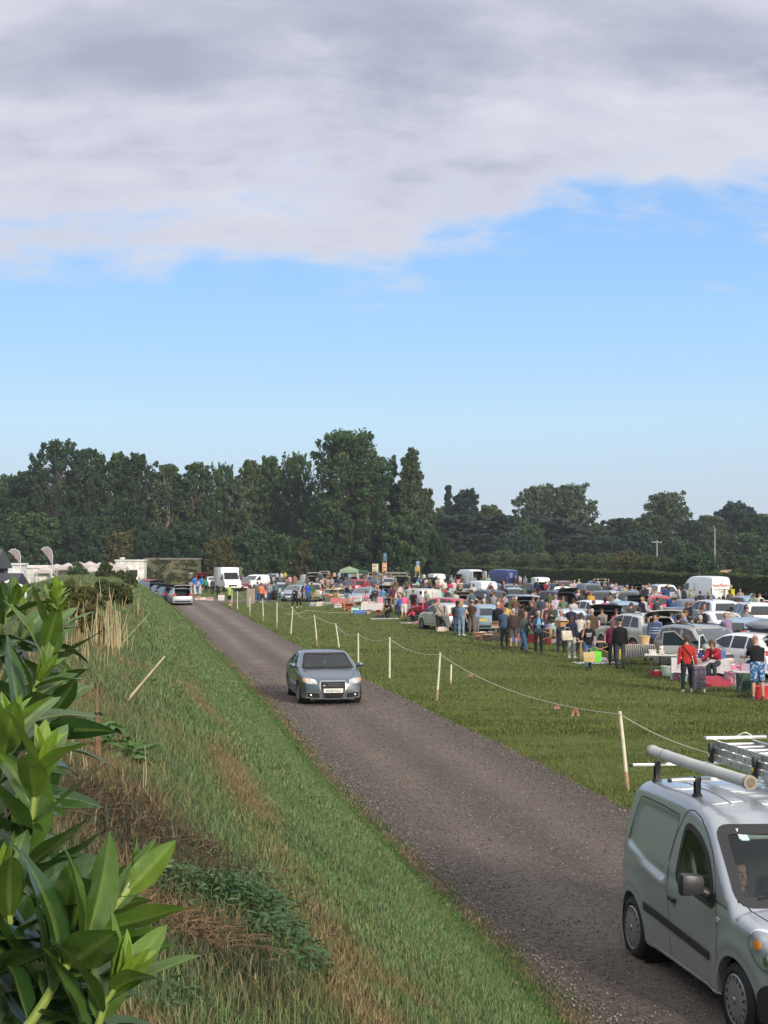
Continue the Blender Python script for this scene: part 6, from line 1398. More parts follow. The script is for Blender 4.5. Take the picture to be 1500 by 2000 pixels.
CL=[(350,1147,'estate',-8,SIL,'silver estate with open boot, nearest of the dark line by the bank end',1),(329,1145.5,'estate',-12,NAV,'navy estate with open boot tucked beside the nearest silver one',1),(314,1142,'hatch',-12,BLK,'black hatchback with open boot behind the navy estate',1),(303,1140,'hatch',-14,BLU,'bright blue hatchback behind the black open one',0),(297,1136,'suv',-14,GRY,'dark grey off roader with open boot near the bank end',1),(288,1131,'estate',-14,RED,'red estate behind the dark grey off roader',0),(287,1117,'suv',-10,GRY,'grey off roader farthest up the left line',0),(262,1126,'hatch',10,WHT,'white hatchback half hidden by the bank top',1),(240,1124,'hatch',14,BLK,'black car with open boot peeping over the bank',1),(352,1122,'estate',80,MAR,'maroon estate seen side on before the mossy building',0),(390,1122,'mpv',-10,RED,'red people carrier with open tailgate behind the blue jackets',1),(415,1126,'hatch',170,WHT,'white car facing us left of the white box van',0),(468,1126,'mpv',160,MAR,'dark red people carrier facing us beside the white box van',0),(498,1122,'small_van',215,WHT,'plain white panel van with its nose to the left',0),(518,1140,'hatch',-10,MAR,'maroon hatchback behind the orange jacket',0),(548,1137,'hatch',0,LBL,'pale blue hatchback with yellow plate, seen from behind',0),(535,1120,'estate',10,SIL,'silver estate between the panel van and the pale blue hatchback',0),(493,1108,'small_van',-10,WHT,'white van with raised tailgate at the back left',1),(520,1108,'suv',-5,WHT,'white off roader with raised tailgate at the back left',1),(578,1142,'hatch',200,LBL,'small blue grey hatchback left of the beige people carrier',0),(614,1138,'mpv',5,BEI,'beige people carrier seen squarely from behind',0),(600,1122,'small_van',-15,WHT,'white van with open back above the blue coat',1),(634,1118,'suv',0,WHT,'white off roader with raised tailgate behind the beige people carrier',1),(657,1130,'estate',5,BLK,'black estate with open boot left of the red people carrier',1),(694,1131,'mpv',-20,RED,'bright red people carrier behind the clothes stalls',0),(728,1131,'hatch',10,NAV,'navy hatchback right of the red people carrier',0),(668,1117,'hatch',0,GRY,'grey hatchback far behind the red people carrier',0),(712,1147,'estate',195,LBL,'light blue estate with doors open behind the pink jumper',0),(752,1148,'estate',0,BLK,'black estate with open boot left of the big white van',1),(745,1120,'hatch',5,SIL,'silver hatchback under the advertising boards',0),(815,1149,'small_van',-30,(.66,.64,.56),'cream white panel van behind the shoppers in pink',0),(858,1167,'hatch',-60,(.45,.03,.06),'red hatchback with its doors open right of the cream van',0),(870,1178,'hatch',-28,(.60,.58,.53),'cream hatchback with a round red lamp beside the gold car',0),(905,1158,'hatch',0,(.42,.39,.27),'pale gold hatchback with tailgate raised high',1),(787,1130,'suv',3,BLK,'black off roader with raised tailgate above the cream van',1),(812,1129,'hatch',3,GRY,'dark grey hatchback with raised tailgate above the cream van',1),(765,1128,'estate',10,SIL,'pale silver estate behind the black off roader',0),(838,1131,'estate',-8,BLK,'black estate with raised tailgate in front of the far round roofed van',1),(848,1120,'small_van',-20,WHT,'white van far back with round roof',0),(866,1117,'hatch',0,BLK,'black hatchback with raised tailgate beside the far white van',1),(885,1124,'suv',-10,BLK,'black off roader in front of the open sided white van',1),(913,1112,'big_van',-25,WHT,'tall white van with open rear doors by the hedge',1),(975,1112,'big_van',-40,(.02,.035,.16),'tall dark blue van with white lettering by the hedge',0),(935,1134,'small_van',-28,WHT,'white small van in the middle rows',0),(965,1139,'hatch',0,BLU,'blue hatchback right of the white small van',0),(948,1152,'suv',-28,NAV,'navy off roader with red lamps above the silver roof',0),(945,1180,'hatch',2,LBL,'pale blue silver hatchback behind the grey coated browser',0),(996,1140,'hatch',-5,GRY,'grey hatchback behind the ice blue estate',0),(1003,1147,'estate',0,LBL,'blue grey estate in the middle rows',0),(1012,1161,'estate',-30,(.35,.47,.52),'ice blue estate beside the black open boot',0),(1030,1170,'estate',3,BLK,'black estate with wide open boot behind the gilet',1),(1040,1139,'hatch',-25,NAV,'navy hatchback with raised tailgate left of the small white van',1),(1052,1127,'small_van',-12,WHT,'small white van with raised window against the hedge',0),(1078,1153,'suv',-32,NAV,'navy off roader with large open boot full of boxes',1),(1095,1134,'suv',-20,MAR,'maroon off roader against the hedge',0),(1098,1145,'hatch',0,WHT,'white hatchback behind the navy open boot',0),(1112,1189,'hatch',-4,(.50,.56,.62),'silver blue hatchback with red lamps behind the check shirt',0),(1145,1139,'suv',-18,GRY,'grey off roader in the back row right of the maroon one',0),(1163,1134,'estate',-10,SIL,'silver estate in the back row right of the grey off roader',1),(1150,1172,'hatch',-30,WHT,'white rounded hatchback behind the man in dark gilet',0),(1185,1153,'suv',-15,SIL,'silver off roader in the middle of the right rows',0),(1167,1154,'suv',-10,BLK,'black off roader left of the silver one in the middle rows',0),(1204,1144,'hatch',-10,MAR,'maroon hatchback in the back row',0),(1232,1143,'suv',-8,BLK,'black off roader with raised tailgate in the back row',1),(1225,1154,'suv',0,GRN,'dark green off roader left of the red hatchback',0),(1188,1187,'suv',3,BLK,'black off roader with open boot behind the cap and t-shirt man',1),(1212,1174,'hatch',-20,LBL,'blue hatchback between the black and white open boots',0),(1240,1165,'hatch',-5,BLK,'black hatchback with raised tailgate left of the red hatchback',1),(1268,1143,'hatch',0,BLU,'blue hatchback by the hedge left of the lettered van',0),(1288,1141,'suv',-20,WHT,'white off roader by the hedge left of the lettered van',0),(1280,1162,'hatch',-10,RED,'red hatchback behind the blue polo shirt',0),(1241,1198,'suv',-30,(.66,.64,.58),'white off roader with big open boot behind the striped jumper',1),(1312,1186,'hatch',-25,NAV,'navy hatchback with glowing red lamps',0),(1340,1170,'hatch',-15,GRY,'dark grey hatchback left of the white off roader',0),(1388,1171,'suv',-25,WHT,'white off roader with sloping roof behind the woman on the phone',0),(1397,1194,'coupe',-22,WHT,'white saloon with long red lamps and sloping glass',0),(1466,1176,'suv',-18,WHT,'white off roader with thin red lamps at the right edge',0),(1375,1160,'hatch',0,NAV,'navy roof showing between the lettered van and white off roader',0),(1450,1164,'hatch',-30,LBL,'blue grey hatchback right of the exit sign',0),(1486,1158,'suv',-5,BLK,'black off roader with raised tailgate right of the exit sign',1),(1470,1206,'hatch',30,LBL,'ice blue hatchback with a driver, behind the grey roof box',0),(1375,1223,'mpv',150,(.36,.35,.32),'pewter people carrier facing us with its door open',0),(1496,1236,'estate',-35,GRY,'dark estate under the grey roof box',0),(1452,1237,'hatch',-42,WHT,'white hatchback with side door open and boot raised',1),]
for px,ry,kd,rel,col,lb,op in CL:car(px,ry,kd,rel,col,lb,bool(op))
def side_door(x,y,rz,col,label_part,W_=1.02,h0=.32,h1=.95,h2=1.45,parent=None):
 pass
_d=(HC-1.48)*F_PX/(1236-HOR)+.9;bx=empty('roof_box',(XD(1492,_d),_d,1.50),R(90+35-14),'pointed grey roof box on the dark estate at the right edge','roof box')
bm=bmesh.new();vs=ell(bm,(0,0,.17),(1.05,.42,.19),None,24,12)
for v in vs:v.co.z=max(v.co.z,.06);v.co.y*=1.1-.35*max(0,v.co.x)
link('lid',bm_mesh(bm,paint((.16,.17,.19),.3)),bx);bm=bmesh.new();box(bm,-.95,.8,-.36,.36,0,.06,.02);link('base',bm_mesh(bm,TRIM),bx)
def big(px,ry,rel,col,label,opened=False):
 h=2.44;d=(HC-h)*F_PX/(ry-HOR)+.9;x=XD(px,d);return place_car('big_van',x,d,rel+math.degrees(math.atan2(x,d)),col,label,opened,group='vans at the car boot sale',cat='van',metal=0.0)
ev=big(1374,1125,-32,WHT,'tall white hire van with red and grey lettering on its back doors');
INKR=simple('red_lettering',(.55,.06,.05),.5);INKG=simple('grey_lettering',(.16,.17,.19),.5);INKW=simple('white_lettering',(.60,.64,.72),.5)
def on_rear(van_,txt,size,z,mat,y=0,xr=-2.655):
 o=link('lettering',text_mesh(txt,size,mat,.004),van_);o.matrix_local=Matrix.Translation((xr-.012,y,z))@Matrix.Rotation(R(-90),4,'Z')@Matrix.Rotation(R(90),4,'X');return o
on_rear(ev,'EasyFleet',.36,1.72,INKR,.12);on_rear(ev,'Van, Mini & Car Hire',.165,1.38,INKG);on_rear(ev,'Thetford',.15,1.20,INKR)
bm=bmesh.new()
for q in(0,.17):tube(bm,[(-2.67,-.74-q+.08,1.66),(-2.67,-.74-q+.06,1.74),(-2.67,-.70-q,1.80),(-2.67,-.66-q,1.80),(-2.67,-.62-q,1.72),(-2.67,-.60-q,1.66),(-2.67,-.74-q+.08,1.66)],.010,5)
link('car_emblem',bm_mesh(bm,INKG),ev)
for k,(t,zz)in enumerate((('Cars',1.80),('Vans',1.56),('Minibus',1.32))):
 o=link('side_lettering',text_mesh(t,.17,INKG,.004),ev);o.matrix_local=Matrix.Translation((-.1,.965,zz))@Matrix.Rotation(R(180),4,'Z')@Matrix.Rotation(R(90),4,'X')
bv=[o for o in C.objects if o.get('label','').startswith('tall dark blue van')][0]
on_rear(bv,'BLUE LINE',.17,1.92,INKW,.38).data;on_rear(bv,'VANS',.16,1.70,INKW,.40)
for o in list(bv.children):
 if o.name.startswith('lettering'):bpy.data.objects.remove(o)
for k,zz in enumerate((1.98,1.84,1.66,1.50)):
 bm=bmesh.new();
 for j in range(5):box(bm,-2.672,-2.664,.18+j*.09,.24+j*.09,zz-.035,zz+.035-.01*(j%2));
 link('marking',bm_mesh(bm,INKW),bv)
def box_van():
 d=(HC-2.75)*F_PX/(1110-HOR);d=172;x=XD(445,d);root=empty('box_van',(x,d,0),R(90-(168+math.degrees(math.atan2(x,d)))),'white high box van facing us at the end of the rope fence','van','vans at the car boot sale');A=lambda n,bm,m,par=None:link(n,bm_mesh(bm,m),par or root)
 Wm=paint(WHT,0.0)
 bm=bmesh.new();box(bm,-2.9,1.2,-1.05,1.05,.62,2.75,.08);A('box_body',bm,Wm)
 bm=bmesh.new();prism(bm,[(1.2,.45),(1.2,2.25),(1.55,2.2),(2.15,1.35),(2.85,1.12),(3.0,.85),(3.0,.42)],1.9,Matrix.Translation((0,.95,0))@Matrix.Rotation(R(90),4,'X'));bmesh.ops.bevel(bm,geom=[e for e in bm.edges],offset=.07,segments=2,affect='EDGES');A('cab',bm,Wm)
 bm=bmesh.new();v=[bm.verts.new(p)for p in((1.60,-.78,2.12),(1.60,.78,2.12),(2.16,.84,1.38),(2.16,-.84,1.38))];bm.faces.new(v);bmesh.ops.solidify(bm,geom=bm.faces[:],thickness=-.03);bmesh.ops.translate(bm,verts=bm.verts,vec=(.05,0,.05));A('windscreen',bm,GLASSD)
 for s in(-1,1):
  bm=bmesh.new();box(bm,2.90,3.02,s*.80-.16,s*.80+.16,.78,.98,.03);A('headlight',bm,LAMPC)
  bm=bmesh.new();box(bm,1.9,2.06,s*1.14-.12,s*1.14+.12,1.35,1.7,.04);A('wing_mirror',bm,TRIM)
  bm=bmesh.new();box(bm,1.45,2.1,s*.955-.01,s*.955+.01,1.35,1.95,.004);A('side_window',bm,GLASSD)
 bm=bmesh.new();box(bm,2.96,3.04,-.5,.5,.60,.80,.02);A('grille',bm,TRIM);bm=bmesh.new();box(bm,3.03,3.05,-.26,.26,.46,.57);A('number_plate',bm,PLATEW)
 ty=tyre_mesh(.34,.22,20)
 for xx in(-1.9,2.1):
  for s in(-1,1):o=link('wheel',ty,root);o.location=(xx,s*.88,.34)
box_van()
def swung_door(car_label,hx,hy,ang,side,col,L=1.0,belt=1.0,top=1.48):
 root=[o for o in C.objects if o.get('label','')==car_label][0];pm=paint(col,.35)
 M=Matrix.Translation((hx,side*hy,0))@Matrix.Rotation(R(ang)*side,4,'Z')
 bm=bmesh.new();box(bm,-L,0,-.04,.04,.36,belt,.03,M);d=link('open_door',bm_mesh(bm,pm),root)
 bm=bmesh.new();tube(bm,[M@Vector(p)for p in((-L+.03,0,belt),(-L+.08,0,top-.03),(-.55,0,top),(-.02,0,belt+.02))],.022,6);link('window_frame',bm_mesh(bm,pm),d)
 bm=bmesh.new();v=[bm.verts.new(M@Vector(p))for p in((-L+.05,.003,belt),(-L+.10,.003,top-.05),(-.56,.003,top-.03),(-.06,.003,belt))];bm.faces.new(v);bmesh.ops.solidify(bm,geom=bm.faces[:],thickness=.006);link('window',bm_mesh(bm,GLASSB),d)
 bm=bmesh.new();box(bm,-L+.08,-.08,-side*.045-.02,-side*.045+.02,.42,belt-.04,.02,M);link('door_lining',bm_mesh(bm,TRIM),d)
swung_door('pewter people carrier facing us with its door open',.62,.90,-62,-1,(.36,.35,.32));swung_door('white hatchback with side door open and boot raised',.80,.86,-60,1,WHT,1.0,.95,1.40)
swung_door('red hatchback with its doors open right of the cream van',.7,.85,-60,1,(.45,.03,.06));swung_door('light blue estate with doors open behind the pink jumper',.7,.87,-58,-1,LBL)
swung_door('white saloon with long red lamps and sloping glass',.85,.88,-58,1,GRY,1.05,.95,1.32)
